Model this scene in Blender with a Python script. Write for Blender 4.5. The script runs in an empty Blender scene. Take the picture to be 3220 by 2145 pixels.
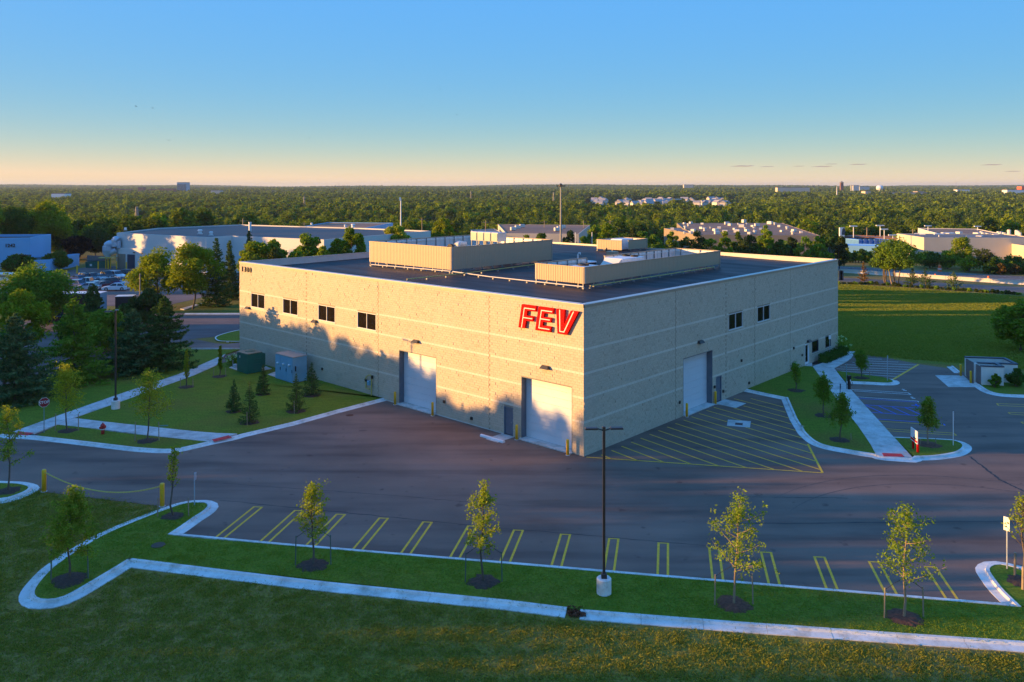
import bpy, bmesh, math, random
import numpy as np
from mathutils import Vector, Matrix

SC = bpy.context.scene
COL = SC.collection
R_ = math.radians

# ------------------------------------------------------------------ camera, sky, sun, exposure
CAM_H = 20.0
cd = bpy.data.cameras.new('camera')
cd.sensor_width = 36.0
cd.lens = 36.0 * 2527.0 / 3220.0
cd.shift_y = -0.1513
cd.clip_start = 0.5
cd.clip_end = 30000.0
cam = bpy.data.objects.new('camera', cd)
cam.location = (0, 0, CAM_H)
cam.rotation_euler = (R_(90), 0, 0)
COL.objects.link(cam)
SC.camera = cam

SUN_EL = 6.2
SKY_POW, SKY_VAL = -1.0, .37 * .826 / .15
SKY_GAIN = .15 * .15 ** SKY_POW
SUN_DIR = Vector((0.994, 0.03, 0)).normalized()          # the way the light travels over the ground
world = bpy.data.worlds.new('World')
SC.world = world
world.use_nodes = True
nt = world.node_tree
bg = nt.nodes['Background']
sky = nt.nodes.new('ShaderNodeTexSky')
sky.sky_type = 'NISHITA'
sky.sun_disc = False
sky.sun_elevation = R_(SUN_EL)
sky.sun_rotation = math.atan2(-SUN_DIR.x, -SUN_DIR.y)
sky.altitude = 200.0
sky.air_density = 1.0
sky.dust_density = 0.7
sky.ozone_density = 2.5
# evening haze: one colour response over the whole dome (brightness compressed, upper sky bluer, horizon greyer)
def sky_math(op, a, b=None, c=None):
    n = nt.nodes.new('ShaderNodeMath'); n.operation = op
    for i, v in enumerate((a, b, c)):
        if v is None: continue
        if isinstance(v, (int, float)): n.inputs[i].default_value = v
        else: nt.links.new(v, n.inputs[i])
    return n.outputs[0]
bw = nt.nodes.new('ShaderNodeRGBToBW'); nt.links.new(sky.outputs['Color'], bw.inputs[0])
vm = nt.nodes.new('ShaderNodeVectorMath'); vm.operation = 'SCALE'
nt.links.new(sky.outputs['Color'], vm.inputs[0]); nt.links.new(sky_math('MULTIPLY', sky_math('POWER', bw.outputs[0], SKY_POW), SKY_GAIN), vm.inputs['Scale'])
sp_ = nt.nodes.new('ShaderNodeSeparateColor'); nt.links.new(vm.outputs[0], sp_.inputs[0])
red = sky_math('MINIMUM', sp_.outputs[0], 1.2)
cb_ = nt.nodes.new('ShaderNodeCombineColor')
nt.links.new(sky_math('MULTIPLY', sky_math('POWER', red, 2.7), .49 * SKY_VAL), cb_.inputs[0])
nt.links.new(sky_math('MULTIPLY', sky_math('MULTIPLY', sp_.outputs[1], sky_math('POWER', red, .76)), .515 * SKY_VAL), cb_.inputs[1])
nt.links.new(sky_math('MULTIPLY', sky_math('MULTIPLY', sp_.outputs[2], sky_math('POWER', red, .70)), .71 * SKY_VAL), cb_.inputs[2])
nt.links.new(cb_.outputs[0], bg.inputs['Color'])
bg.inputs['Strength'].default_value = 0.15

sd = bpy.data.lights.new('sun', 'SUN')
sd.energy = 2.9
sd.angle = R_(0.5)
sd.color = (1.0, 0.54, 0.165)
sun = bpy.data.objects.new('sun', sd)
lt = Vector((SUN_DIR.x * math.cos(R_(SUN_EL)), SUN_DIR.y * math.cos(R_(SUN_EL)), -math.sin(R_(SUN_EL))))
sun.rotation_euler = lt.to_track_quat('-Z', 'Y').to_euler()
sun.location = (-60, 0, 60)
COL.objects.link(sun)

SC.view_settings.view_transform = 'Standard'
SC.view_settings.look = 'None'
SC.view_settings.exposure = 2.05
SC.view_settings.gamma = 1.0
SC.view_settings.use_curve_mapping = False
SC.cycles.max_bounces = 5
SC.cycles.diffuse_bounces = 3
SC.cycles.transparent_max_bounces = 6
SC.cycles.caustics_reflective = False
SC.cycles.caustics_refractive = False

# ------------------------------------------------------------------ survey: from the photograph's sight lines to metres on the ground
F_, CX_, HY_ = 2527.0, 1610.0, 586.0
def crop(x0, y0, s): return lambda x, y: (x0 + x / s, y0 + y / s)
K = 2323 / 800
c1 = crop(0, 520, K); c2 = crop(750, 520, K); c3 = crop(1500, 520, K); c4 = crop(2420, 520, K)
c5 = crop(0, 1000, 2.8); c6 = crop(700, 900, 2.8); c7 = crop(1400, 880, 2163 / 800); c8 = crop(2100, 920, 1960 / 600)
c9 = crop(2520, 1000, 2195 / 700); c10 = crop(0, 1460, K); c11 = crop(700, 1460, 2352 / 900); c12 = crop(1500, 1460, 2352 / 900)
c13 = crop(2320, 1460, 2352 / 900); c14 = crop(1100, 700, 2354 / 650); c15 = crop(1650, 700, 2354 / 650)
c16 = crop(2040, 660, 2354 / 600); c17 = crop(2600, 700, 2354 / 620); c18 = crop(720, 1060, 2354 / 300); c19 = crop(400, 880, 5.6)
c20 = crop(2740, 1200, 5.6); c21 = crop(2980, 1060, 1882 / 240); c22 = crop(1400, 560, 2354 / 460); c23 = crop(200, 780, 2354 / 280)
DD = lambda x, y: (x * 3220 / 2354, y * 3220 / 2354)
def G(p, z=0.0):
    Y = F_ * (CAM_H - z) / (p[1] - HY_)
    return ((p[0] - CX_) / F_ * Y, Y)
def A(p, Y): return ((p[0] - CX_) / F_ * Y, Y, CAM_H - (p[1] - HY_) / F_ * Y)
BC = Vector((5.31, 59.42)); BL = Vector((-.7374, .6755)); BR = Vector((.6755, .7374))
def onL(p):
    m = (p[0] - CX_) / F_
    s = (m * BC.y - BC.x) / (BL.x - m * BL.y)
    return s, CAM_H - (p[1] - HY_) / F_ * (BC.y + s * BL.y)
def onR(p):
    m = (p[0] - CX_) / F_
    s = (m * BC.y - BC.x) / (BR.x - m * BR.y)
    return s, CAM_H - (p[1] - HY_) / F_ * (BC.y + s * BR.y)
def ss(a, b, x):
    t = np.clip((x - a) / (b - a), 0, 1)
    return t * t * (3 - 2 * t)
def terrain(x, y):
    x = np.asarray(x, float); y = np.asarray(y, float)
    z = -1.9 * ss(98, 150, y) * ss(18, 55, x)
    z = z + (-13 - z) * ss(225, 420, y) + 12 * ss(600, 5200, y)
    z = z + ss(3200, 6500, y) * (7 * np.sin(x * .0013 + .6) + 5 * np.sin(x * .0041 + y * .001))
    z = z + 2.2 * np.sin(x * .0043 + 1.0) * np.sin(y * .0037) * ss(400, 900, y)
    return z
def GT(p):                                                    # where a sight line meets the terrain
    z = 0.0
    for _ in range(25):
        g = G(p, z)
        z = .5 * z + .5 * float(terrain(g[0], g[1]))
    return (g[0], g[1], z)

# ------------------------------------------------------------------ mesh helpers
def ordn(i):
    return ('first', 'second', 'third', 'fourth', 'fifth', 'sixth', 'seventh', 'eighth', 'ninth', 'tenth')[i] if i < 10 else '%d%s' % (i + 1, 'th' if 10 < (i + 1) % 100 < 14 else {1: 'st', 2: 'nd', 3: 'rd'}.get((i + 1) % 10, 'th'))
def chaikin(P, n=2):
    P = [Vector(p) for p in P]
    for _ in range(n): P = [P[0]] + [q for a, b in zip(P[:-1], P[1:]) for q in (a * .75 + b * .25, a * .25 + b * .75)] + [P[-1]]
    return P
class MB:
    def __init__(s): s.v = []; s.f = []
    def add(s, vs, fs):
        o = len(s.v); s.v += [tuple(v) for v in vs]; s.f += [tuple(i + o for i in f) for f in fs]; return s
    def box(s, c, d, rz=0.0, bev=0.0):
        x, y, z = d[0] / 2, d[1] / 2, d[2] / 2
        ca, sa = math.cos(rz), math.sin(rz)
        if bev <= 0:
            vs = [(-x, -y, -z), (x, -y, -z), (x, y, -z), (-x, y, -z), (-x, -y, z), (x, -y, z), (x, y, z), (-x, y, z)]
            fs = [(0, 3, 2, 1), (4, 5, 6, 7), (0, 1, 5, 4), (1, 2, 6, 5), (2, 3, 7, 6), (3, 0, 4, 7)]
        else:
            b = bev
            vs = [(-x, -y, -z), (x, -y, -z), (x, y, -z), (-x, y, -z), (-x, -y, z - b), (x, -y, z - b), (x, y, z - b), (-x, y, z - b),
                  (-x + b, -y + b, z), (x - b, -y + b, z), (x - b, y - b, z), (-x + b, y - b, z)]
            fs = [(0, 3, 2, 1), (8, 9, 10, 11)]
            for i in range(4):
                j = (i + 1) % 4
                fs += [(i, j, j + 4, i + 4), (i + 4, j + 4, j + 8, i + 8)]
        return s.add([(c[0] + a * ca - b_ * sa, c[1] + a * sa + b_ * ca, c[2] + z_) for a, b_, z_ in vs], fs)
    def prism(s, pts, z0, z1):                                # outline in plan, counter-clockwise
        n = len(pts)
        return s.add([(p[0], p[1], z0) for p in pts] + [(p[0], p[1], z1) for p in pts],
                     [tuple(range(n - 1, -1, -1)), tuple(range(n, 2 * n))] + [(i, (i + 1) % n, n + (i + 1) % n, n + i) for i in range(n)])
    def extr(s, pts, org, ux, uy, un, d0, d1):                 # outline in the plane (ux, uy), thickness along un
        n = len(pts); org = Vector(org); ux = Vector(ux); uy = Vector(uy); un = Vector(un)
        a = [org + ux * p[0] + uy * p[1] + un * d0 for p in pts]; b = [org + ux * p[0] + uy * p[1] + un * d1 for p in pts]
        return s.add(a + b, [tuple(range(n - 1, -1, -1)), tuple(range(n, 2 * n))] + [(i, (i + 1) % n, n + (i + 1) % n, n + i) for i in range(n)])
    def tube(s, pts, rad, n=8, cap=True):
        if not hasattr(rad, '__len__'): rad = [rad] * len(pts)
        pts = [Vector(p) for p in pts]; rings = []
        for i, p in enumerate(pts):
            d = (pts[min(i + 1, len(pts) - 1)] - pts[max(i - 1, 0)])
            d = d.normalized() if d.length > 1e-9 else Vector((0, 0, 1))
            a = d.cross(Vector((0, 0, 1)) if abs(d.z) < .9 else Vector((1, 0, 0))).normalized(); b = d.cross(a)
            rings.append([p + (a * math.cos(2 * math.pi * k / n) + b * math.sin(2 * math.pi * k / n)) * rad[i] for k in range(n)])
        vs = [v for r in rings for v in r]; fs = []
        for i in range(len(pts) - 1):
            for k in range(n):
                fs.append((i * n + k, i * n + (k + 1) % n, (i + 1) * n + (k + 1) % n, (i + 1) * n + k))
        if cap: fs += [tuple(range(n - 1, -1, -1)), tuple((len(pts) - 1) * n + k for k in range(n))]
        return s.add(vs, fs)
    def lathe(s, prof, c=(0, 0, 0), n=16):
        vs = [(c[0] + r * math.cos(2 * math.pi * k / n), c[1] + r * math.sin(2 * math.pi * k / n), c[2] + z) for r, z in prof for k in range(n)]
        fs = [(i * n + k, i * n + (k + 1) % n, (i + 1) * n + (k + 1) % n, (i + 1) * n + k) for i in range(len(prof) - 1) for k in range(n)]
        fs += [tuple(range(n - 1, -1, -1)), tuple((len(prof) - 1) * n + k for k in range(n))]
        return s.add(vs, fs)
    def mesh(s, name, smooth=False):
        me = bpy.data.meshes.new(name); me.from_pydata(s.v, [], s.f)
        bm = bmesh.new(); bm.from_mesh(me); bmesh.ops.recalc_face_normals(bm, faces=bm.faces)
        big = [f for f in bm.faces if len(f.verts) > 4]
        if big: bmesh.ops.triangulate(bm, faces=big)
        bm.to_mesh(me); bm.free()
        if smooth: me.shade_smooth()
        return me

def tag(o, label=None, cat=None, group=None, kind=None):
    if label: o['label'] = label
    if cat: o['category'] = cat
    if group: o['group'] = group
    if kind: o['kind'] = kind
    return o
def link(name, me, mat=None, parent=None):
    o = bpy.data.objects.new(name, me)
    if mat is not None and me is not None and not me.materials: me.materials.append(mat)
    COL.objects.link(o)
    if parent is not None: o.parent = parent
    return o
def obj(name, mb, mat, parent=None, smooth=False): return link(name, mb.mesh(name, smooth), mat, parent)
def thing(name, label, cat, loc=(0, 0, 0), rz=0.0, group=None, scale=None):
    o = bpy.data.objects.new(name, None); o.empty_display_size = .2
    o.location = loc; o.rotation_euler = (0, 0, rz)
    if scale is not None: o.scale = scale if hasattr(scale, '__len__') else (scale,) * 3
    COL.objects.link(o)
    return tag(o, label, cat, group)
def struct(name, mb, mat): return tag(obj(name, mb, mat), kind='structure')
def dup(root, loc, rz=None, label=None, scale=None, group=None):
    def cp(o, parent):
        c = o.copy(); COL.objects.link(c); c.parent = parent
        for ch in kids.get(o, []): cp(ch, c)
        return c
    kids = {}
    def walk(o):
        kids[o] = list(o.children)
        for ch in kids[o]: walk(ch)
    walk(root)
    c = cp(root, None); c.location = loc
    if rz is not None: c.rotation_euler = (0, 0, rz)
    if label: c['label'] = label
    if group: c['group'] = group
    if scale is not None: c.scale = scale if hasattr(scale, '__len__') else (scale,) * 3
    return c
def np_mesh(name, V, nper, smooth=False):                     # V: (n, nper, 3) separate faces
    n = V.shape[0]; me = bpy.data.meshes.new(name)
    me.vertices.add(n * nper); me.vertices.foreach_set('co', V.reshape(-1).astype(np.float32))
    me.loops.add(n * nper); me.loops.foreach_set('vertex_index', np.arange(n * nper, dtype=np.int32))
    me.polygons.add(n); me.polygons.foreach_set('loop_start', np.arange(0, n * nper, nper, dtype=np.int32))
    me.polygons.foreach_set('loop_total', np.full(n, nper, np.int32))
    me.update(calc_edges=True)
    return me

# ------------------------------------------------------------------ materials
def new_mat(name):
    m = bpy.data.materials.new(name); m.use_nodes = True
    return m, m.node_tree, m.node_tree.nodes['Principled BSDF']
def N(nt, t, **kw):
    n = nt.nodes.new(t)
    for k, v in kw.items():
        if k in n.inputs: n.inputs[k].default_value = v
        else: setattr(n, k, v)
    return n
def ramp(nt, fac, stops):
    r = nt.nodes.new('ShaderNodeValToRGB'); e = r.color_ramp.elements
    while len(e) < len(stops): e.new(.5)
    for i, (p, c) in enumerate(stops):
        e[i].position = p; e[i].color = tuple(c) + (1,) if len(c) == 3 else c
    nt.links.new(fac, r.inputs['Fac']); return r.outputs['Color']
def noise(nt, scale, detail=4, vec=None, rough=.55):
    n = N(nt, 'ShaderNodeTexNoise', Scale=scale, Detail=detail, Roughness=rough)
    if vec is not None: nt.links.new(vec, n.inputs['Vector'])
    return n.outputs['Fac']
def objco(nt, scale=(1, 1, 1)):
    tc = nt.nodes.new('ShaderNodeTexCoord'); mp = nt.nodes.new('ShaderNodeMapping')
    mp.inputs['Scale'].default_value = scale
    nt.links.new(tc.outputs['Object'], mp.inputs['Vector']); return mp.outputs['Vector']
def mixc(nt, fac, a, b, mode='MIX'):
    m = nt.nodes.new('ShaderNodeMix'); m.data_type = 'RGBA'; m.blend_type = mode
    for sock, v in ((m.inputs[0], fac), (m.inputs[6], a), (m.inputs[7], b)):
        if isinstance(v, (int, float)): sock.default_value = v
        elif isinstance(v, tuple): sock.default_value = v + (1,)
        else: nt.links.new(v, sock)
    return m.outputs[2]
def bump(nt, bs, h, strength=.3, dist=.02):
    b = N(nt, 'ShaderNodeBump', Strength=strength, Distance=dist)
    nt.links.new(h, b.inputs['Height']); nt.links.new(b.outputs['Normal'], bs.inputs['Normal'])
def mat(name, col, rough=.6, var=.12, scale=3.0, metal=0.0, bmp=0.0, spec=.5, stretch=(1, 1, 1)):
    m, nt, bs = new_mat(name)
    bs.inputs['Roughness'].default_value = rough; bs.inputs['Metallic'].default_value = metal
    bs.inputs['Specular IOR Level'].default_value = spec
    v = objco(nt, stretch); f = noise(nt, scale, 5, v)
    lo = tuple(c * (1 - var) for c in col); hi = tuple(min(1, c * (1 + var)) for c in col)
    nt.links.new(ramp(nt, f, [(.3, lo), (.7, hi)]), bs.inputs['Base Color'])
    if bmp: bump(nt, bs, noise(nt, scale * 6, 3, v), bmp, .02)
    return m

M = {}
M['white_door'] = mat('white_door', (.66, .67, .68), .45, .04, .6)
M['grey_steel'] = mat('grey_steel', (.12, .14, .17), .5, .1, 2)
M['frame_grey'] = mat('frame_grey', (.62, .62, .6), .4, .05, 3)
M['bronze'] = mat('bronze', (.035, .028, .024), .4, .15, 5)
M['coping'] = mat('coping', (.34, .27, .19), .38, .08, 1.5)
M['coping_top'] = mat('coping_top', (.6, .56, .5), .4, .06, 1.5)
M['glass_dark'] = mat('glass_dark', (.012, .009, .007), .12, .3, 1.5, spec=.35)
M['concrete'] = mat('concrete', (.60, .585, .56), .85, .14, 1.2, bmp=.15)
M['concrete_kerb'] = mat('concrete_kerb', (.72, .71, .68), .85, .13, .9, bmp=.15)
for k_ in ('concrete', 'concrete_kerb'):
    nt = M[k_].node_tree; bs = nt.nodes['Principled BSDF']; src = bs.inputs['Base Color'].links[0].from_socket
    gpos = nt.nodes.new('ShaderNodeNewGeometry').outputs['Position']
    c = mixc(nt, 1.0, src, ramp(nt, noise(nt, .8, 6, gpos, .7), [(.33, (.70, .66, .60)), (.52, (1, 1, 1))]), 'MULTIPLY')
    c = mixc(nt, 1.0, c, ramp(nt, noise(nt, 5, 4, gpos), [(.28, (.78, .76, .72)), (.42, (1, 1, 1))]), 'MULTIPLY')
    oi = nt.nodes.new('ShaderNodeObjectInfo'); c = mixc(nt, 1.0, c, ramp(nt, oi.outputs['Random'], [(0, (.90, .90, .90)), (1, (1.04, 1.03, 1.01))]), 'MULTIPLY')
    nt.links.new(c, bs.inputs['Base Color'])
M['joint'] = mat('joint', (.2, .19, .18), .9)
M['red_sign'] = mat('red_sign', (.62, .002, .002), .7, .02, 2, spec=.08)
M['red_side'] = mat('red_side', (.58, .003, .003), .7, .05, 2, spec=.08)
M['sign_inline'] = mat('sign_inline', (.9, .62, .55), .4, .03)
M['black_paint'] = mat('black_paint', (.012, .01, .01), .4)
M['yellow'] = mat('yellow_paint', (.85, .46, .015), .45, .08, 4)
M['yellow_line'] = mat('yellow_line', (.96, .46, .03), .8, .22, 6)
M['white_line'] = mat('white_line', (.72, .72, .7), .8, .16, 6)
M['blue_line'] = mat('blue_line', (.02, .13, .62), .8, .15, 6)
M['red_tactile'] = mat('red_tactile', (.66, .035, .035), .8, .1, 4)
M['screen'] = mat('screen_metal', (.43, .325, .215), .5, .04, 1.0, spec=.3)
M['screen_in'] = mat('screen_inner', (.74, .73, .70), .5, .05, 1.0)
M['galv'] = mat('galvanised', (.25, .24, .225), .45, .1, 4)
M['pipe_yellow'] = mat('pipe_yellow', (.55, .42, .10), .45, .1, 4)
M['unit'] = mat('unit_cream', (.66, .62, .55), .5, .06, 2)
M['unit_grey'] = mat('unit_grey', (.5, .51, .5), .5, .08, 2)
M['rubber'] = mat('rubber', (.02, .02, .02), .7)
M['green_box'] = mat('green_box', (.010, .12, .085), .4, .08, 1.5)
M['green_top'] = mat('green_top', (.16, .19, .13), .5, .08, 1.5)
M['switch_grey'] = mat('switch_grey', (.16, .36, .50), .45, .05, 1.5)
M['switch_top'] = mat('switch_top', (.34, .31, .27), .5, .06, 1.5)
M['meter'] = mat('meter', (.75, .74, .74), .2, .1)
M['mulch'] = mat('mulch', (.055, .032, .022), .95, .5, 7, bmp=.9)
M['mulch_red'] = mat('mulch_red', (.12, .045, .024), .95, .5, 7, bmp=.9)
M['stake'] = mat('stake', (.30, .23, .15), .8, .15, 6)
M['stake_green'] = mat('stake_green', (.10, .13, .10), .6, .1, 6)
M['bark'] = mat('bark', (.12, .09, .065), .9, .25, 5, bmp=.5)
M['bark_pale'] = mat('bark_pale', (.30, .22, .14), .9, .2, 5, bmp=.5)
M['white_paint'] = mat('white_paint', (.76, .76, .75), .5, .05, 2)
M['stop_red'] = mat('stop_red', (.33, .012, .02), .4, .05)
M['hydrant_red'] = mat('hydrant_red', (.40, .02, .02), .4, .08)
M['post_teal'] = mat('post_teal', (.16, .26, .27), .5, .1)
M['post_grey'] = mat('post_grey', (.38, .42, .46), .4, .1)
M['wood_fence'] = mat('wood_fence', (.21, .17, .155), .8, .2, 3, stretch=(6, 6, .6))
M['navy_metal'] = mat('navy_metal', (.03, .05, .08), .4)
M['orange'] = mat('orange', (.75, .13, .03), .5, .08)
M['barrier'] = mat('barrier_concrete', (.62, .56, .45), .85, .1, .3)

# split-faced block wall: every block takes a tint of its own
def block_mat(name, col, var):
    m, nt, bs = new_mat(name)
    bs.inputs['Roughness'].default_value = .88; bs.inputs['Specular IOR Level'].default_value = .2
    g = nt.nodes.new('ShaderNodeNewGeometry'); oi = nt.nodes.new('ShaderNodeObjectInfo')
    ad = N(nt, 'ShaderNodeMath', operation='ADD'); nt.links.new(g.outputs['Random Per Island'], ad.inputs[0]); nt.links.new(oi.outputs['Random'], ad.inputs[1])
    fr = N(nt, 'ShaderNodeMath', operation='FRACT'); nt.links.new(ad.outputs[0], fr.inputs[0])
    c = ramp(nt, fr.outputs[0], [(0, tuple(x * (1 - var) for x in col)), (.45, col), (.93, tuple(x * (1 + var * .5) for x in col)), (.97, tuple(x * (1 - 2.2 * var) for x in col))])
    tc = nt.nodes.new('ShaderNodeNewGeometry')
    f = noise(nt, .35, 4, tc.outputs['Position']); f2 = noise(nt, 9, 3, tc.outputs['Position'])
    c = mixc(nt, 1.0, c, ramp(nt, f, [(.3, (.96, .96, .96)), (.7, (1.03, 1.03, 1.03))]), 'MULTIPLY')
    c = mixc(nt, 1.0, c, ramp(nt, f2, [(.25, (.93, .93, .93)), (.7, (1.03, 1.03, 1.03))]), 'MULTIPLY')
    nt.links.new(c, bs.inputs['Base Color'])
    bump(nt, bs, f2, .2, .02)
    return m
M['block'] = block_mat('split_face_block', (.55, .455, .335), .055)
M['block_smooth'] = block_mat('smooth_band_block', (.66, .58, .46), .02)
M['mortar'] = mat('mortar', (.34, .27, .19), .95, .1, 2)

# roof membrane with lap seams and grime
m, nt, bs = new_mat('roof_membrane'); M['roof'] = m
v = objco(nt, (1, .18, 1)); f = noise(nt, .5, 6, v)
nt.links.new(ramp(nt, f, [(.3, (.014, .012, .014)), (.7, (.027, .023, .026))]), bs.inputs['Base Color'])
nt.links.new(ramp(nt, noise(nt, .8, 4, v), [(.3, (.5, .5, .5)), (.7, (.7, .7, .7))]), bs.inputs['Roughness']); bs.inputs['Specular IOR Level'].default_value = .3
bump(nt, bs, noise(nt, 2.0, 3, v), .15, .03)

# asphalt: soft blotches, wheel streaks, fine aggregate
def asphalt(name, col, streak):
    m, nt, bs = new_mat(name)
    p = objco(nt); st = objco(nt, streak)
    a = noise(nt, .12, 5, p); b = noise(nt, .6, 6, st); c = noise(nt, 30, 2, p)
    base = ramp(nt, a, [(.3, tuple(x * .80 for x in col)), (.7, tuple(x * 1.22 for x in col))])
    base = mixc(nt, 1.0, base, ramp(nt, b, [(.28, (.55, .55, .57)), (.5, (1, 1, 1)), (.75, (1.22, 1.19, 1.15))]), 'MULTIPLY')
    base = mixc(nt, 1.0, base, ramp(nt, c, [(.3, (.85, .85, .85)), (.7, (1.12, 1.12, 1.12))]), 'MULTIPLY')
    sp = noise(nt, 1.1, 3, objco(nt, (1, 1, 1)), .5)
    base = mixc(nt, 1.0, base, ramp(nt, sp, [(.27, (.62, .62, .64)), (.34, (1, 1, 1)), (.70, (1, 1, 1)), (.78, (1.10, 1.08, 1.05))]), 'MULTIPLY')
    nt.links.new(base, bs.inputs['Base Color']); bs.inputs['Roughness'].default_value = .88
    bs.inputs['Specular IOR Level'].default_value = .3
    bump(nt, bs, noise(nt, 12, 4, p), .35, .012)
    return m
M['asphalt'] = asphalt('asphalt', (.205, .132, .10), (.12, .9, 1))
M['asphalt_old'] = asphalt('asphalt_old', (.17, .12, .105), (.1, .5, 1))
M['highway'] = asphalt('highway_asphalt', (.15, .125, .11), (.08, .8, 1))

# mown grass
def grass(name, g1, g2, dry, dfac):
    m, nt, bs = new_mat(name)
    p = objco(nt); st = objco(nt, (.6, 1.6, 1))
    a = noise(nt, .10, 5, p); b = noise(nt, 1.3, 6, st, .65); c = noise(nt, 7, 5, p, .7)
    base = ramp(nt, b, [(.3, g1), (.72, g2)])
    base = mixc(nt, ramp(nt, a, [(.5 - dfac, (0, 0, 0)), (.72, (1, 1, 1))]), base, dry)
    base = mixc(nt, 1.0, base, ramp(nt, c, [(.28, (.45, .45, .42)), (.52, (1, 1, 1)), (.75, (1.5, 1.45, 1.25))]), 'MULTIPLY')
    nt.links.new(base, bs.inputs['Base Color']); bs.inputs['Roughness'].default_value = .95
    bs.inputs['Specular IOR Level'].default_value = .1
    bump(nt, bs, c, .6, .03)
    return m
M['lawn'] = grass('lawn', (.105, .165, .014), (.185, .225, .024), (.20, .15, .03), .0)
M['rough'] = grass('rough_grass', (.085, .130, .022), (.155, .180, .036), (.17, .14, .038), .1)
M['field'] = grass('field_grass', (.15, .175, .026), (.25, .225, .036), (.30, .21, .038), .08)
M['dry'] = grass('dry_verge', (.16, .13, .04), (.26, .19, .06), (.30, .21, .07), .1)

# terrain sheet: grass close by, leaf-dark forest floor farther off
m, nt, bs = new_mat('terrain'); M['terrain'] = m
p = objco(nt)
c = noise(nt, 5, 5, p, .7); b = noise(nt, .9, 6, p, .65); a = noise(nt, .07, 4, p)
near = ramp(nt, b, [(.3, (.15, .155, .024)), (.72, (.28, .225, .042))])
near = mixc(nt, ramp(nt, a, [(.35, (0, 0, 0)), (.62, (1, 1, 1))]), near, (.28, .18, .05))
near = mixc(nt, 1.0, near, ramp(nt, c, [(.28, (.45, .45, .42)), (.52, (1, 1, 1)), (.75, (1.5, 1.45, 1.25))]), 'MULTIPLY')
far = ramp(nt, noise(nt, .05, 6, p), [(.35, (.018, .030, .010)), (.7, (.040, .055, .018))])
sx = nt.nodes.new('ShaderNodeSeparateXYZ'); nt.links.new(p, sx.inputs[0])
mr = N(nt, 'ShaderNodeMapRange'); mr.inputs['From Min'].default_value = 215; mr.inputs['From Max'].default_value = 300
nt.links.new(sx.outputs['Y'], mr.inputs['Value'])
nt.links.new(mixc(nt, mr.outputs['Result'], near, far), bs.inputs['Base Color'])
bs.inputs['Roughness'].default_value = .95; bs.inputs['Specular IOR Level'].default_value = .1
bump(nt, bs, c, .7, .04)

# leaves: diffuse and light coming through, a tint per leaf and per tree
def leafmat(name, col, col2, trans=.35, pertree=.25):
    m = bpy.data.materials.new(name); m.use_nodes = True; nt = m.node_tree
    nt.nodes.remove(nt.nodes['Principled BSDF']); out = nt.nodes['Material Output']
    g = nt.nodes.new('ShaderNodeNewGeometry'); oi = nt.nodes.new('ShaderNodeObjectInfo')
    col, col2 = [(c[0] * 1.0, c[1] * 1.28, c[2]) for c in (col, col2)]
    c = ramp(nt, g.outputs['Random Per Island'], [(0, col), (1, col2)])
    lo, hi = 1 - pertree, 1 + pertree
    c = mixc(nt, 1.0, c, ramp(nt, oi.outputs['Random'], [(0, (lo * .9, lo, lo)), (.5, (1, 1, 1)), (.8, (hi * 1.12, hi, lo)), (1, (lo, lo * 1.02, lo * 1.15))]), 'MULTIPLY')
    d = nt.nodes.new('ShaderNodeBsdfDiffuse'); t = nt.nodes.new('ShaderNodeBsdfTranslucent'); mx = nt.nodes.new('ShaderNodeMixShader')
    nt.links.new(c, d.inputs['Color']); nt.links.new(mixc(nt, 1.0, c, (1.25, 1.15, .6), 'MULTIPLY'), t.inputs['Color'])
    mx.inputs[0].default_value = trans
    nt.links.new(d.outputs[0], mx.inputs[1]); nt.links.new(t.outputs[0], mx.inputs[2]); nt.links.new(mx.outputs[0], out.inputs['Surface'])
    return m
M['leaf_young'] = leafmat('leaf_young', (.15, .19, .022), (.29, .29, .045), .4, .08)
M['leaf_yellow'] = leafmat('leaf_yellow', (.22, .22, .02), (.40, .34, .045), .4, .06)
M['leaf_green'] = leafmat('leaf_green', (.12, .18, .022), (.20, .235, .034), .35, .1)
M['leaf_maple'] = leafmat('leaf_maple', (.14, .175, .016), (.24, .245, .026), .35, .08)
M['leaf_dark'] = leafmat('leaf_dark', (.056, .092, .020), (.10, .132, .03), .3, .15)
M['leaf_olive'] = leafmat('leaf_olive', (.055, .065, .022), (.085, .09, .03), .3, .12)
M['leaf_purple'] = leafmat('leaf_purple', (.016, .010, .014), (.028, .016, .02), .2, .1)
M['needle'] = leafmat('needle', (.060, .090, .034), (.115, .145, .052), .2, .12)
M['needle_lime'] = leafmat('needle_lime', (.12, .17, .024), (.19, .235, .034), .3, .05)
M['needle_blue'] = leafmat('needle_blue', (.060, .092, .048), (.110, .145, .072), .2, .1)
M['needle_red'] = leafmat('needle_red', (.12, .055, .02), (.18, .09, .03), .2, .1)
M['forest'] = leafmat('forest_leaf', (.088, .115, .017), (.18, .19, .028), .3, .5)
M['flower'] = leafmat('flower_white', (.5, .52, .35), (.75, .75, .62), .3, .05)
M['blade'] = leafmat('grass_blade', (.14, .18, .018), (.26, .25, .036), .3, .1)
M['blade_dry'] = leafmat('grass_blade_rough', (.18, .165, .028), (.32, .24, .05), .3, .1)
M['blade_field'] = leafmat('grass_blade_field', (.20, .20, .03), (.36, .28, .06), .25, .05)
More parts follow.
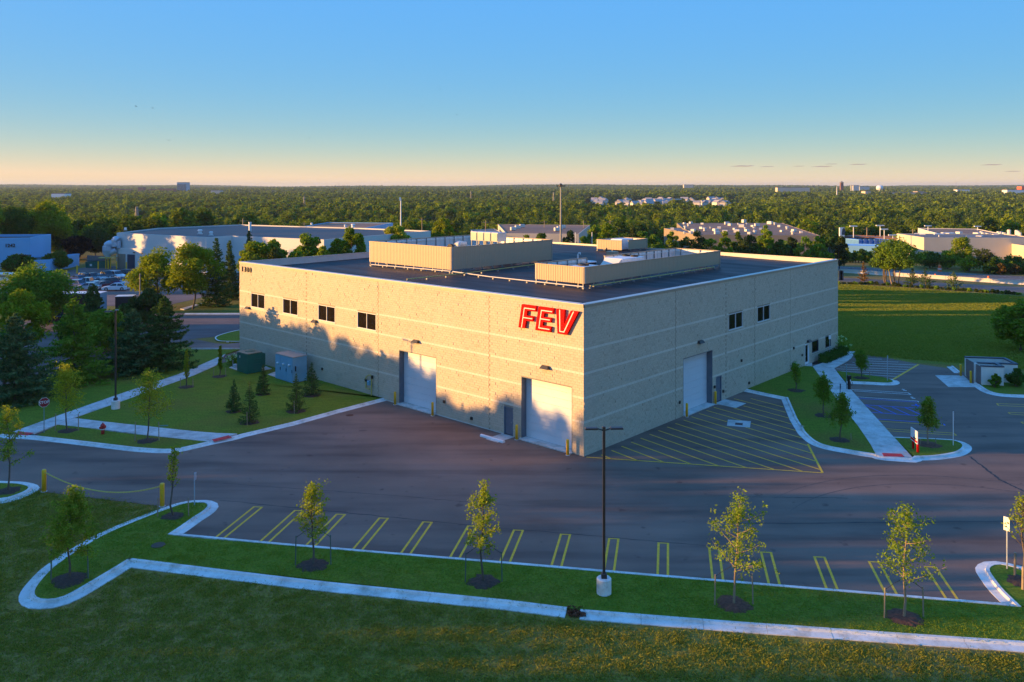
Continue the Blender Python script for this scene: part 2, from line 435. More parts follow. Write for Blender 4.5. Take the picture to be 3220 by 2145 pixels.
# ================================================================== THE SETTING
rng = np.random.default_rng(7)
xs = np.concatenate([np.linspace(-9000, -600, 22), np.linspace(-500, -220, 8), np.linspace(-200, 260, 70), np.linspace(290, 600, 9), np.linspace(800, 9000, 22)])
ys = np.concatenate([np.linspace(-80, 90, 8), np.linspace(95, 440, 70), np.linspace(460, 1400, 30), np.linspace(1500, 12000, 30)])
gx, gy = np.meshgrid(xs, ys); gz = terrain(gx, gy) - .03
nx, ny = len(xs), len(ys)
tm = MB(); tm.v = list(zip(gx.ravel(), gy.ravel(), gz.ravel()))
tm.f = [(j * nx + i, j * nx + i + 1, (j + 1) * nx + i + 1, (j + 1) * nx + i) for j in range(ny - 1) for i in range(nx - 1)]
struct('ground', tm, M['terrain'])

def cr(pts, n=8, closed=False):                               # smooth curve through survey points
    P = [Vector((p[0], p[1], 0)) for p in pts]; out = []
    m = len(P)
    rngi = range(m) if closed else range(m - 1)
    for i in rngi:
        p0 = P[(i - 1) % m] if closed or i > 0 else P[0] * 2 - P[1]
        p1, p2 = P[i], P[(i + 1) % m]
        p3 = P[(i + 2) % m] if closed or i + 2 < m else p2 * 2 - p1
        for k in range(n):
            t = k / n
            q = .5 * ((2 * p1) + (-p0 + p2) * t + (2 * p0 - 5 * p1 + 4 * p2 - p3) * t * t + (-p0 + 3 * p1 - 3 * p2 + p3) * t ** 3)
            out.append((q.x, q.y))
    if not closed: out.append((P[-1].x, P[-1].y))
    return out
def resample(pts, step):
    P = np.array([(p[0], p[1]) for p in pts], float); d = np.r_[0, np.cumsum(np.hypot(*np.diff(P, axis=0).T))]
    n = max(2, int(round(d[-1] / step)) + 1); t = np.linspace(0, d[-1], n)
    return np.c_[np.interp(t, d, P[:, 0]), np.interp(t, d, P[:, 1])], d[-1]
def sheet(name, pts, z, mt, parent=None, thick=0.0, kind='structure'):
    b = MB()
    if thick: b.prism(pts, z - thick, z)
    else: b.add([(p[0], p[1], z) for p in pts], [tuple(range(len(pts)))])
    me = b.mesh(name)
    if not thick and me.polygons and me.polygons[0].normal.z < 0: me.flip_normals()
    o = link(name, me, mt, parent)
    if parent is None: o['kind'] = kind
    return o
def offs(P, d):
    P = np.asarray(P, float); t = np.gradient(P, axis=0); t /= np.linalg.norm(t, axis=1)[:, None] + 1e-9
    return P + np.c_[-t[:, 1], t[:, 0]] * d
def kerb(pts, side=1, gutter=.42, h=.14, top=.17, seg=3.0, z0=0.0, mt='concrete_kerb'):
    P, Ln = resample(pts, .35)
    root = bpy.data.objects.new('kerb', None); COL.objects.link(root); root['kind'] = 'structure'
    prof = [(0, -.12), (0, h), (top, h), (top + .05, .035)] + ([(top + .05 + gutter, .012)] if gutter else []) + [(top + .05 + gutter, -.12)]
    rings = [offs(P, side * o) for o, _ in prof]
    per = max(2, int(seg / .35)); i = 0
    while i < len(P) - 1:
        j = min(len(P) - 1, i + per)
        if len(P) - 1 - j < 4: j = len(P) - 1
        b = MB(); vs = []; k = len(prof); dz = random.Random(i).uniform(-.004, .004)
        for q in range(i, j + 1):
            for r_, (o, z) in zip(rings, prof):
                x, y = r_[q]
                if q == i and i > 0: x, y = (np.array((x, y)) * .955 + np.array(r_[q + 1]) * .045)
                vs.append((x, y, z + z0 + dz))
        fs = [(a * k + c, a * k + (c + 1) % k, (a + 1) * k + (c + 1) % k, (a + 1) * k + c) for a in range(j - i) for c in range(k)]
        fs += [tuple(range(k)), tuple((j - i) * k + c for c in range(k))]
        b.add(vs, fs); obj('kerb_segment', b, M[mt], root); i = j
    return root
def slabs(name, Lp, Rp, z, step=1.75, mt='concrete', skip=()):
    a, l1 = resample(Lp, .2); c, l2 = resample(Rp, .2); n = max(1, int(round((l1 + l2) / 2 / step)))
    def at(P, t): x = t * (len(P) - 1); i = min(int(x), len(P) - 2); return P[i] + (P[i + 1] - P[i]) * (x - i)
    root = bpy.data.objects.new(name, None); COL.objects.link(root); root['kind'] = 'structure'
    base = MB(); L2 = [at(a, i / 12) for i in range(13)]; R2 = [at(c, i / 12) for i in range(13)]
    base.add([(*p, z - .02) for p in L2] + [(*p, z - .02) for p in R2], [(i, i + 1, 14 + i, 13 + i) for i in range(12)])
    obj('joint_bed', base, M['joint'], root)
    e = .012 / step
    for i in range(n):
        t0, t1 = (i + e) / n, (i + 1 - e) / n; zz = z + random.uniform(-.004, .004)
        q = [at(a, t0), at(a, t1), at(c, t1), at(c, t0)]
        b = MB(); b.prism([tuple(p) for p in q], z - .1, zz); obj('slab', b, M[mt], root)
    return root
g5 = lambda *pp: [G(c5(*p)) for p in pp]
g9 = lambda *pp: [G(c9(*p)) for p in pp]
g10 = lambda *pp: [G(c10(*p)) for p in pp]
g13 = lambda *pp: [G(c13(*p)) for p in pp]
gD = lambda *pp: [G(DD(*p)) for p in pp]

# ---- asphalt lot (one sheet under the raised islands)
southk = [G(c10(1530, 668)), G(DD(487, 1250)), G(DD(1390, 1338)), G(DD(2300, 1398))]
k0 = Vector(G(DD(425, 1240))); k1 = Vector(G(DD(2300, 1398))); kd = (k1 - k0).normalized()
lot_pts = gD((-160, 1090), (100, 1131), (372, 1165), (470, 1162)) + [G(c10(1540, 660)), tuple(k0), tuple(k1), tuple(k1 + kd * 4)] + [(45, 33.5), (75, 33), (90, 60), (88, 79)] \
    + [G(c9(1700, 560)), G(c9(1440, 497)), G(c9(1150, 456)), G(c9(800, 385)), G(c9(600, 362)), (41, 95), (5, 100), (-30, 108), (-70, 66)]
lot = sheet('asphalt_lot', lot_pts, 0.0, M['asphalt'])
# darker seal lines between paving lanes, cracks
def strip(b, p0, p1, w, z=.006):
    p0 = Vector((p0[0], p0[1])); p1 = Vector((p1[0], p1[1])); d = (p1 - p0).normalized(); n = Vector((-d.y, d.x)) * w / 2
    return b.add([(*(p0 - n), z), (*(p1 - n), z), (*(p1 + n), z), (*(p0 + n), z)], [(0, 1, 2, 3)])
M['seal'] = mat('seal_line', (.022, .020, .022), .7, .2, 3)
def wobble(p0, p1, w, amp=.05, n=24, z=.004):
    b = MB(); r = random.Random(int(abs(p0[0] * 91 + p1[1] * 7)))
    P = [(p0[0] + (p1[0] - p0[0]) * i / n + r.uniform(-amp, amp), p0[1] + (p1[1] - p0[1]) * i / n + r.uniform(-amp, amp)) for i in range(n + 1)]
    W = [w * r.uniform(.5, 1.5) for _ in P]; Q = offs(P, .5); P = np.array(P); nn = (Q - P) * 2
    vs = []
    for p, q, ww in zip(P, nn, W): vs += [(*(p - q * ww / 2), z), (*(p + q * ww / 2), z)]
    b.add(vs, [(2 * i, 2 * i + 2, 2 * i + 3, 2 * i + 1) for i in range(n)]); return b
for p0, p1, w in [(DD(505, 1150), DD(1080, 1208), .07), (DD(1080, 1208), DD(1700, 1262), .06), (c13(0, 490), c13(2352, 470), .08), (c13(0, 268), c13(900, 280), .06),
                  (c9(1660, 1370), c9(1960, 1600), .16), (c9(1960, 1600), c13(2352, 225), .14), (c7(1177, 1512), c9(200, 1530), .05),
                  (c11(1300, 250), c11(2352, 340), .05), (c11(0, 160), c11(1300, 250), .05)]:
    obj('seal_line', wobble(G(p0), G(p1), w), M['seal'], lot)

M['tyre'] = mat('tyre_mark', (.10, .07, .058), .8, .35, 3)
for k, (r0, cx, cy, a0, a1) in enumerate(((13.0, 27, 41, 35, 140), (14.6, 27, 41, 40, 135))):
    b = MB(); n = 40; vs = []
    for i in range(n + 1):
        a = R_(a0 + (a1 - a0) * i / n); w = .06 * math.sin(math.pi * i / n) + .004
        for q in (-w, w): vs.append((cx + (r0 + q) * math.cos(a), cy + (r0 + q) * math.sin(a), .003))
    b.add(vs, [(2 * i, 2 * i + 2, 2 * i + 3, 2 * i + 1) for i in range(n)]); obj('tyre_mark', b, M['tyre'], lot)
# ---- raised lawns
LZ = .125
def lawn(name, pts, mt='lawn', z=LZ): return sheet(name, pts, z, M[mt], thick=.18)
isl_s = cr(g10((1880, 372), (1700, 376), (1500, 440), (1230, 545), (950, 668), (720, 803), (540, 925), (440, 1012), (335, 1140), (318, 1215), (380, 1254), (520, 1248), (640, 1202), (800, 1110), (1010, 985)), 6) \
    + g10((1180, 882),) + [G(c11(2352, 1140))] + [G(c12(740, 1205)), G(c12(850, 1217)), G(c13(0, 1318)), G(c13(2352, 1480)), (34, 31.2)] + [(36, 37.2)] \
    + [tuple(k1 + kd * 3 + Vector((0, -.05))), tuple(k1), tuple(k0)] + g10((1532, 665), (1640, 590), (1760, 505), (1850, 450), (1890, 400))
lawn('island_lawn', isl_s)
isl_w = cr(g10((-160, 182), (0, 190), (150, 196), (240, 215), (255, 238), (200, 275), (80, 318), (0, 330), (-160, 340)), 6)
lawn('west_island_lawn', isl_w)
lawn('triangle_lawn', g5((320, 1052), (505, 955), (700, 975), (1100, 1030), (1845, 1107), (1560, 1163), (1430, 1170), (1200, 1155), (700, 1095)))
wb = lambda s, o=.0: tuple(BC + BL * s - BR * o)
lawn('transformer_lawn', g5((655, 897), (1005, 772), (1370, 632), (1700, 522), (1905, 432)) + [wb(50.2, .4), wb(49.9)] + [wb(23.4)] + [G(c6(1440, 992)), G(c6(600, 1215)), G(c6(160, 1318))] + g5((2110, 1036), (1840, 1028), (1000, 938)))
wl = g5((-420, 1100), (100, 1018), (500, 878), (1010, 698), (1600, 498), (1990, 328)) + g5((2110, 286), (1730, 288)) + [(-41, 98.5), (-45, 96), (-49, 80), (-53, 66), (-60, 58)]
lawn('west_lawn', wl)
lawn('front_door_lawn', [tuple(BC + BR * 23.6), tuple(BC + BR * 40.6)] + g9((20, 480), (112, 492), (190, 600), (340, 800), (480, 985), (565, 1090), (680, 1260), (735, 1358)) + cr(g9((735, 1358), (480, 1318), (200, 1258), (60, 1160), (5, 1075)), 5) + [G(c8(1390, 1400)), G(c8(1335, 1310)), G(c8(1240, 1100)), G(c8(780, 992))])
lawn('tip_lawn', g9((912, 1197), (1000, 1200), (1300, 1212)) + cr(g9((1500, 1224), (1560, 1245), (1588, 1275), (1560, 1312), (1480, 1345), (1300, 1372), (1110, 1380)), 5))
lawn('small_island_lawn', g9((345, 533), (600, 568), (800, 596)) + cr(g9((880, 620), (903, 637), (880, 648), (820, 652)), 4) + g9((640, 642), (432, 635)))
lawn('east_lawn', cr(g9((1760, 668), (1830, 718), (1920, 752), (2060, 766), (2195, 772)), 5) + [(62, 76), (62, 92), G(c9(1990, 640)), G(c9(1800, 650))])
isl_e = cr(g13((2300, 1180), (2180, 1050), (2090, 930), (2070, 880), (2110, 850), (2200, 852), (2352, 900)), 5) + [(33, 43), (36, 37.5), tuple(k1 + kd * 3)]
lawn('east_island_lawn', isl_e)

# ---- the mown field behind, the highway and its verges
def band(name, pa, pb, qa, qb, mt, lift, ext=(60, 150), rows=8, cols=40):
    A0, A1, B0, B1 = [np.array(GT(p)[:2]) for p in (pa, pb, qa, qb)]
    da = (A1 - A0) / np.linalg.norm(A1 - A0); db = (B1 - B0) / np.linalg.norm(B1 - B0)
    A0, A1, B0, B1 = A0 - da * ext[0], A1 + da * ext[1], B0 - db * ext[0], B1 + db * ext[1]
    vs = []
    for j in range(rows + 1):
        for i in range(cols + 1):
            p = (A0 + (A1 - A0) * i / cols) * (1 - j / rows) + (B0 + (B1 - B0) * i / cols) * j / rows
            vs.append((p[0], p[1], float(terrain(p[0], p[1])) + lift))
    b = MB().add(vs, [(j * (cols + 1) + i, j * (cols + 1) + i + 1, (j + 1) * (cols + 1) + i + 1, (j + 1) * (cols + 1) + i) for j in range(rows) for i in range(cols)])
    o = struct(name, b, M[mt])
    if o.data.polygons[0].normal.z < 0: o.data.flip_normals()
    return o
band('field', (2560, 1118), (3220, 1165), (2640, 891), (3220, 931), 'field', -.012, ext=(34, 120), rows=30, cols=50)
band('verge', (2640, 895), (3220, 934), (2640, 826), (3220, 866), 'dry', -.004)
band('service_road', (2640, 885), (3220, 921), (2640, 874), (3220, 904), 'highway', .01)
hw = band('highway', (2640, 855), (3220, 893), (2640, 838), (3220, 870), 'highway', .02)
for (a, b_, w) in (((2640, 846), (3220, 881), .15), ((2640, 841), (3220, 874), .12)):
    p0, p1 = GT(a), GT(b_); d = Vector(p1) - Vector(p0); bb = MB()
    for i in range(-4, 60):
        q0 = Vector(p0) + d * (i / 40); q1 = q0 + d * (.014 if w < .14 else .025)
        strip(bb, q0[:2], q1[:2], w, .0); o_ = len(bb.v)
        for k in range(o_ - 4, o_): x, y, _ = bb.v[k]; bb.v[k] = (x, y, float(terrain(x, y)) + .03)
    obj('lane_marking', bb, M['white_line'], hw)
# streets beyond the trees on the left
sheet('side_street', g5((1760, 275), (2112, 275), (2112, 238), (1900, 225), (1730, 190), (1400, 200)), -.008, M['asphalt'])
st_pts = [G(c19(1040, 622)), G(c19(2005, 615)), (-24, 126), (-24, 108), G(c19(2010, 890)), G(c19(1900, 905)), G(c19(1500, 1010)), G(c19(1000, 1060)), (-52, 98), (-72, 101), (-72, 122), (-52, 127)]
sheet('street', st_pts, -.015, M['asphalt_old'])
sheet('car_park', [(-105, 134), (-58, 134), (-54, 152), (-50, 200), (-64, 214), (-105, 200)], -.012, M['asphalt_old'])
sheet('tree_side_lot', [(-56, 60), (-49.5, 76), (-46, 90), (-40, 99), (-52, 97), (-75, 100), (-75, 60)], -.0105, M['asphalt_old'])
lawn('street_lawn', [G(c19(1010, 598)), G(c19(2005, 598)), (-20, 134), (-52, 134)], 'rough', .05)
lawn('street_island_lawn', cr([G(c19(*q)) for q in ((2030, 890), (1900, 912), (1700, 962), (1560, 1015), (1550, 1060), (1620, 1095), (1800, 1103), (2030, 1105))], 5), 'lawn', .1)

# ---- kerbs (back line first; the gutter lies on the given side)
def kr(pts, side, **k): return kerb(pts, side, **k)
kr(cr(g10((1180, 880), (1010, 985), (800, 1110), (640, 1202), (520, 1248), (380, 1254), (318, 1215), (335, 1140), (440, 1012), (540, 925), (720, 803), (950, 668), (1230, 545), (1500, 440), (1700, 376), (1860, 368)), 6), 1, gutter=.45)
kr([G(c10(1180, 880)), G(c11(700, 972)), G(c11(2352, 1140)), G(c12(740, 1200))], -1, gutter=.45)
kr([G(c12(850, 1217)), G(c13(0, 1318)), G(c13(1200, 1402)), G(c13(2352, 1480)), (36, 31.0)], -1, gutter=.42)
kr(cr(g10((1820, 366), (1880, 374), (1895, 402), (1850, 450)), 5) + g10((1760, 505), (1640, 590), (1540, 655)), 1, gutter=.42)
kr([G(c10(1532, 663)), tuple(k0 + kd * 6), tuple(k0 + kd * 14), tuple(k0 + kd * 22), tuple(k0 + kd * 30), tuple(k1 + kd * .3)], 1, gutter=.0, top=.2, h=.15)
kr(cr(g10((-160, 182), (0, 190), (150, 196), (240, 215), (258, 238), (200, 275), (80, 318), (0, 330), (-160, 340)), 6), 1, gutter=.42)
kr([G(c5(-420, 1015)), G(c5(120, 1042)), G(c5(320, 1052)), G(c5(700, 1095)), G(c5(1200, 1155))] + cr(g5((1200, 1155), (1430, 1170), (1560, 1163), (1700, 1135), (1860, 1098), (2040, 1062)), 5) + [G(c6(160, 1318)), G(c6(600, 1215)), G(c6(1000, 1105)), G(c6(1425, 996))], -1, gutter=.38)
kr([G(c8(765, 997)), G(c8(1000, 1048)), G(c8(1215, 1092))], -1, gutter=.38)
kr([G(c8(1235, 1092)), G(c8(1330, 1310)), G(c8(1385, 1400))] + cr(g9((5, 1075), (60, 1160), (200, 1258), (480, 1318), (735, 1358)), 5)
   + g9((780, 1378), (1090, 1400)) + cr(g9((1110, 1380), (1300, 1372), (1480, 1345), (1560, 1312), (1588, 1275), (1560, 1245), (1500, 1224)), 5), -1, gutter=.42)
kr(g9((1500, 1224), (1300, 1212), (912, 1197)), -1, gutter=.0)
kr(g9((440, 637), (640, 644), (820, 654)) + cr(g9((820, 654), (880, 650), (905, 637), (880, 618)), 4), -1, gutter=.40)
kr(cr(g9((1720, 652), (1760, 672), (1830, 720), (1920, 754), (2060, 768), (2240, 775)), 5), -1, gutter=.42)
kr([G(c21(130, 745)), G(c21(320, 900))], -1, gutter=.40)
kr(cr(g13((2330, 1195), (2180, 1050), (2090, 930), (2068, 880), (2110, 848), (2200, 850), (2420, 905)), 5), 1, gutter=.42)
kr(cr([G(c19(*q)) for q in ((2030, 890), (1900, 912), (1700, 962), (1560, 1015), (1550, 1060), (1620, 1095), (1800, 1103), (2030, 1105))], 5), 1, gutter=.35, h=.12)
kr([G(c19(1020, 606)), G(c19(2005, 604))], -1, gutter=.2)
kr([G(c19(1130, 1232)), G(c19(2005, 1232))], 1, gutter=.25, z0=.02)

# ---- footpaths
slabs('footpath', g5((110, 1020), (500, 879), (1010, 699), (1600, 499), (1985, 329)), g5((300, 1036), (648, 896), (1008, 771), (1700, 521), (1902, 431)), LZ + .02, 1.9)
slabs('footpath', g5((655, 897), (1000, 938), (1840, 1028), (2090, 1036)), g5((505, 955), (850, 990), (1300, 1050), (1850, 1106)), LZ + .02, 1.75)
slabs('entrance_path', g9((112, 491), (190, 600), (340, 800), (480, 985), (565, 1090), (680, 1260), (740, 1375)), g9((322, 508), (470, 700), (610, 860), (760, 1025), (910, 1192), (1010, 1300), (1090, 1392)), LZ + .02, 2.4)
slabs('entrance_path', g9((112, 491), (210, 455), (340, 400), (470, 342)), g9((322, 506), (400, 465), (480, 424), (530, 345)), LZ + .02, 2.2)
slabs('entrance_path', [tuple(BC + BR * 40.7 - BL * .05), G(c9(104, 440))], [tuple(BC + BR * 39.9 - BL * .05), G(c9(108, 490))], LZ + .015, 2.2)
slabs('enclosure_apron', g9((1318, 568), (1450, 683)), g9((1600, 572), (1722, 685)), .02, 2.6)
slabs('street_path', [G(c19(930, 520)), G(c19(1320, 412))], [G(c19(1000, 535)), G(c19(1340, 425))], .07, 3)
slabs('door_stoop', [wb(8.2, .05), wb(8.2, 2.0)], [wb(6.9, .05), wb(6.9, 2.0)], .03, 2.2)
slabs('door_stoop', [tuple(BC + BR * 19.6 - BL * .05), tuple(BC + BR * 19.6 - BL * 2.2)], [tuple(BC + BR * 21.6 - BL * .05), tuple(BC + BR * 21.6 - BL * 2.2)], .03, 2.4)
slabs('switchgear_pad', [G(c18(0, 790)), G(c18(450, 935))], [G(c18(520, 600)), G(c18(1060, 820))], LZ + .03, 2.0)
slabs('switchgear_pad', [G(c18(955, 960)), G(c18(1520, 1150))], [G(c18(1260, 850)), G(c18(1850, 1010))], LZ + .03, 2.2)

def pad(name, q, mt, z):
    root = bpy.data.objects.new(name, None); COL.objects.link(root); root['kind'] = 'structure'
    q = [Vector(G(p)) for p in q]; b = MB(); b.prism([tuple(p) for p in q], z - .02, z); obj('plate', b, M[mt], root)
    d = MB()
    for i in range(1, 14):
        for j in range(1, 5):
            u, v_ = i / 14, j / 5; p = q[0] * (1 - u) * (1 - v_) + q[1] * u * (1 - v_) + q[2] * u * v_ + q[3] * (1 - u) * v_
            d.lathe([(.028, 0), (.018, .008)], (p.x, p.y, z), 6)
    o = obj('tactile_dome', d, M[mt], root); o['kind'] = 'stuff'
pad('tactile_paving', [c5(130, 1044), c5(243, 1052), c5(298, 1030), c5(165, 1020)], 'red_tactile', LZ + .035)
pad('tactile_paving', [c5(1865, 1090), c5(1885, 1108), c5(2043, 1070), c5(2012, 1052)], 'red_tactile', LZ + .035)
pad('tactile_paving', [c9(812, 1387), c9(1018, 1391), c9(985, 1362), c9(795, 1353)], 'red_tactile', LZ + .035)

# ---- painted markings on the lot
P1 = Vector(G(DD(487, 1243))); P10 = Vector(G(c12(1482, 990))); F1 = Vector(G(DD(585, 1165))); F10 = Vector(G(c12(1492, 645)))
stepv = (P10 - P1) / 9; fv = (F10 - F1) / 9; wv = Vector(G(c12(1578, 995))) - P10
hair = None
for i in range(15):
    a = P1 + stepv * i; f = F1 + fv * i; w = wv.normalized() * .52
    f = a + (f - a).normalized() * min((f - a).length, 6.2)
    b = MB(); d = (f - a).normalized(); a0 = a + d * .15
    strip(b, a0, f, .13); strip(b, a0 + w, f + w, .13); strip(b, f - d * .055 + w.normalized() * .056, f - d * .055 + w - w.normalized() * .056, .11)
    obj('stall_marking', b, M['yellow_line'], lot)
# hatched keep-clear zone before the right-hand door
hz = MB(); HZ = [G(c7(1200, 1510)), G(c9(210, 1530)), G(c9(62, 1245))]
strip(hz, HZ[0], HZ[1], .13); obj('zone_border', hz, M['yellow_line'], lot)
hz = MB(); strip(hz, HZ[1], HZ[2], .16); obj('zone_border', hz, M['yellow_line'], lot)
# hatch lines: parallel, cut by the wall, the south border, the east border and the kerb
e0 = Vector(G(c8(710, 1055))); e1 = Vector(G(c8(1165, 1173))); hd = (e1 - e0).normalized()
poly = [Vector(p) for p in (HZ[0], HZ[1], HZ[2], G(c8(1372, 1480)), G(c8(1290, 1370)), G(c8(1170, 1130)), G(c8(740, 1040)))]
poly[0] = BC + Vector((.55, -.3)); poly[6] = BC + BR * 23.3 - BL * .45
hn = Vector((-hd.y, hd.x)); s0 = min((p - e0).dot(hn) for p in poly); s1 = max((p - e0).dot(hn) for p in poly)
gap = abs((Vector(G(c8(640, 1085))) - e0).dot(hn))
gap = max(.75, min(1.3, gap)); k = -40
box = [Vector(G(c8(*q))) for q in ((617, 1308), (853, 1325), (843, 1390), (607, 1370))]
stoop = [Vector(BC + BR * 19.5 - BL * 0), Vector(BC + BR * 21.7), Vector(BC + BR * 21.7 - BL * 2.3), Vector(BC + BR * 19.5 - BL * 2.3)]
def clip_line(o, d, pl):
    ts = []
    for i in range(len(pl)):
        p, q = pl[i], pl[(i + 1) % len(pl)]; e = q - p; den = d.x * e.y - d.y * e.x
        if abs(den) < 1e-9: continue
        t = ((p.x - o.x) * e.y - (p.y - o.y) * e.x) / den; u = ((p.x - o.x) * d.y - (p.y - o.y) * d.x) / den
        if -1e-6 <= u <= 1 + 1e-6: ts.append(t)
    return sorted(ts)
for i in range(-60, 60):
    o = e0 + hn * gap * i; ts = clip_line(o, hd, poly)
    if len(ts) < 2: continue
    t0, t1 = ts[0] + .12, ts[-1] - .1
    if t1 - t0 < .6: continue
    cuts = []
    for pl in (box, stoop):
        tc = clip_line(o, hd, pl)
        if len(tc) >= 2: cuts.append((tc[0] - .05, tc[-1] + .05))
    segs = [(t0, t1)]
    for c0, c1_ in cuts:
        segs = [s for a, b_ in segs for s in ((a, min(b_, c0)), (max(a, c1_), b_)) if s[1] - s[0] > .15]
    if not segs: continue
    b = MB()
    for a, b_ in segs: strip(b, o + hd * a, o + hd * b_, .13)
    obj('hatch_line', b, M['yellow_line'], lot)
b = MB(); b.add([(*p, .008) for p in box], [(0, 1, 2, 3)]); obj('marking_panel', b, M['concrete'], lot)
q = [Vector(G(c8(*p))) for p in ((693, 1340), (770, 1345), (768, 1368), (690, 1362))]
b = MB(); b.add([(*p, .012) for p in q], [(0, 1, 2, 3)]); obj('drain_grate', b, mat('grate_rust', (.10, .04, .035), .8, .3, 6), lot)
# bays on the right
def lines(name, L, w, mt, z=.006):
    for a, c in L:
        b = MB(); strip(b, G(c9(*a)), G(c9(*c)), w, z); obj(name, b, M[mt], lot)
lines('bay_line', [((495, 708), (1050, 740)), ((520, 722), (1080, 758)), ((1050, 740), (1080, 758)), ((545, 780), (1145, 822)), ((1145, 822), (1163, 835))], .11, 'white_line')
lines('bay_line', [((560, 795), (1140, 832)), ((612, 858), (1165, 893)), ((675, 932), (1175, 967)), ((730, 998), (1400, 1046)), ((1400, 1046), (1418, 1062)),
                   ((640, 866), (800, 940)), ((758, 868), (935, 948)), ((893, 880), (1065, 958)), ((1025, 886), (1180, 958))], .11, 'blue_line')
lines('bay_line', [((750, 1018), (1415, 1062)), ((832, 1095), (1500, 1138)), ((850, 1115), (1530, 1160)), ((1500, 1138), (1530, 1160)),
                   ((1925, 846), (2260, 858)), ((1945, 866), (2260, 880)), ((1925, 846), (1945, 866)), ((2040, 934), (2260, 942)), ((2060, 950), (2260, 964)), ((2040, 934), (2060, 950)), ((2165, 1028), (2300, 1034)), ((2190, 1046), (2300, 1054)), ((2165, 1028), (2190, 1046))], .10, 'yellow_line')
lines('bay_line', [((660, 405), (795, 409)), ((600, 424), (955, 437)), ((505, 441), (1130, 466)), ((430, 462), (1110, 490)), ((385, 485), (1070, 512)), ((345, 504), (1030, 533)), ((340, 526), (985, 556)), ((560, 556), (945, 580)), ((770, 596), (905, 606))], .10, 'white_line')
lines('zone_border', [((885, 620), (1155, 460))], .22, 'yellow_line')
# worn stencil strokes at the ends of the two white bays, wheelchair-size stroke in the blue bay
for (x, y) in ((1000, 705), (1085, 782)):
    lines('stencil_stroke', [((x - 10, y), (x + 18, y + 3)), ((x + 3, y + 11), (x + 38, y + 14))], .2, 'white_line')
lines('stencil_stroke', [((1085, 862), (1165, 868)), ((1125, 850), (1150, 875))], .16, 'blue_line')
# ================================================================== THE WAREHOUSE
TH = math.atan2(BR.y, BR.x)                                   # local x runs along the right face, local y along the left face
WL, WR, WH, CH = 50.05, 49.9, 11.0, .2
def bframe(r, l, z=0): return (BC.x + BR.x * r + BL.x * l, BC.y + BR.y * r + BL.y * l, z)
ware = thing('warehouse', 'large square block warehouse with flat dark roof, roof screens and red letters on it', 'warehouse', (BC.x, BC.y, 0), TH)
winL = [(44.53, 47.46), (37.92, 40.81), (31.21, 34.16), (24.62, 27.54)]
winR = [(22.43, 25.31), (28.46, 31.34)]
openL = [(a, b, 6.28, 7.86) for a, b in winL] + [(16.18, 21.24, 0, 4.97), (1.09, 6.19, 0, 4.95), (7.07, 8.07, 0, 2.26)]
openR = [(a, b, 6.34, 7.86) for a, b in winR] + [(42.13, 43.94, 1.17, 2.48), (46.03, 47.62, 1.17, 2.48), (40.2, 41.3, .12, 2.48), (14.16, 19.32, 0, 4.98), (19.98, 21.04, 0, 2.36)]
def PL(s, z, o=0.0): return (-o, s, z)                        # a point of the left face, o metres out of the wall
def PR(s, z, o=0.0): return (s, -o, z)
def cells(W, Hh, op):
    X = sorted({0, W} | {v for o in op for v in o[:2]}); Z = sorted({0, Hh} | {v for o in op for v in o[2:]})
    for a, b in zip(X[:-1], X[1:]):
        for c, d in zip(Z[:-1], Z[1:]):
            m, n = (a + b) / 2, (c + d) / 2
            if not any(o[0] < m < o[1] and o[2] < n < o[3] for o in op): yield a, b, c, d
wall = MB()
for P_, W, op in ((PL, WL, openL), (PR, WR, openR)):
    for a, b, c, d in cells(W, WH + .05, op):
        wall.add([P_(a, c), P_(b, c), P_(b, d), P_(a, d)], [(0, 1, 2, 3)])
wall.add([(WR, 0, 0), (WR, WL, 0), (WR, WL, WH + .05), (WR, 0, WH + .05)], [(0, 1, 2, 3)])
wall.add([(0, WL, 0), (WR, WL, 0), (WR, WL, WH + .05), (0, WL, WH + .05)], [(0, 1, 2, 3)])
me = wall.mesh('wall'); link('wall', me, M['mortar'], ware)

# split-faced blocks, one course of smooth block at four heights
bands = {12, 21, 30, 39}
jointsL = [9.75, 18.7 + 5.6, 36.2]; jointsR = [12.9, 22.0, 27.9, 36.3]
rb = np.random.default_rng(3)
stuffV, bandV, singles = [], [], []
def block_verts(P_, a, b, c, d, dep, inset=.0045):
    o = dep + rb.uniform(-.006, .006, 4) if inset else np.full(4, dep)
    g = .0065
    return [P_(a + g, c + g, 0), P_(b - g, c + g, 0), P_(b - g, d - g, 0), P_(a + g, d - g, 0),
            P_(a + g, c + g, o[0]), P_(b - g, c + g, o[1]), P_(b - g, d - g, o[2]), P_(a + g, d - g, o[3])]
for face, (P_, W, op, jn) in enumerate(((PL, WL, openL, jointsL), (PR, WR, openR, jointsR))):
    for k in range(int(WH / CH)):
        c, d = k * CH, (k + 1) * CH
        cuts = [0.0 if k % 2 else -.0] + list(np.arange(.2 if k % 2 else .4, W, .4)) + [W]
        for a, b in zip(cuts[:-1], cuts[1:]):
            pieces = [(a, b)]
            for o in op:
                if o[2] < d - .03 and o[3] > c + .03:
                    pieces = [q for p in pieces for q in ((p[0], min(p[1], o[0])), (max(p[0], o[1]), p[1])) if q[1] - q[0] > .03]
            for p in pieces:
                for j in jn:
                    if p[0] < j < p[1]: p = (p[0], j - .005) if j - p[0] > p[1] - j else (j + .005, p[1])
                if k in bands: bandV.append(block_verts(P_, p[0], p[1], c, d, .008, 0))
                else:
                    full = abs(p[1] - p[0] - .4) < .01
                    if full and p[0] < 2.2: singles.append((p[0] + (face == 0) * .001, face, p, c))
                    else: stuffV.append(block_verts(P_, p[0], p[1], c, d, .012 + rb.uniform(-.006, .006) + (rb.random() < .07) * .024))
singles.sort(key=lambda t: (t[0], t[3]))
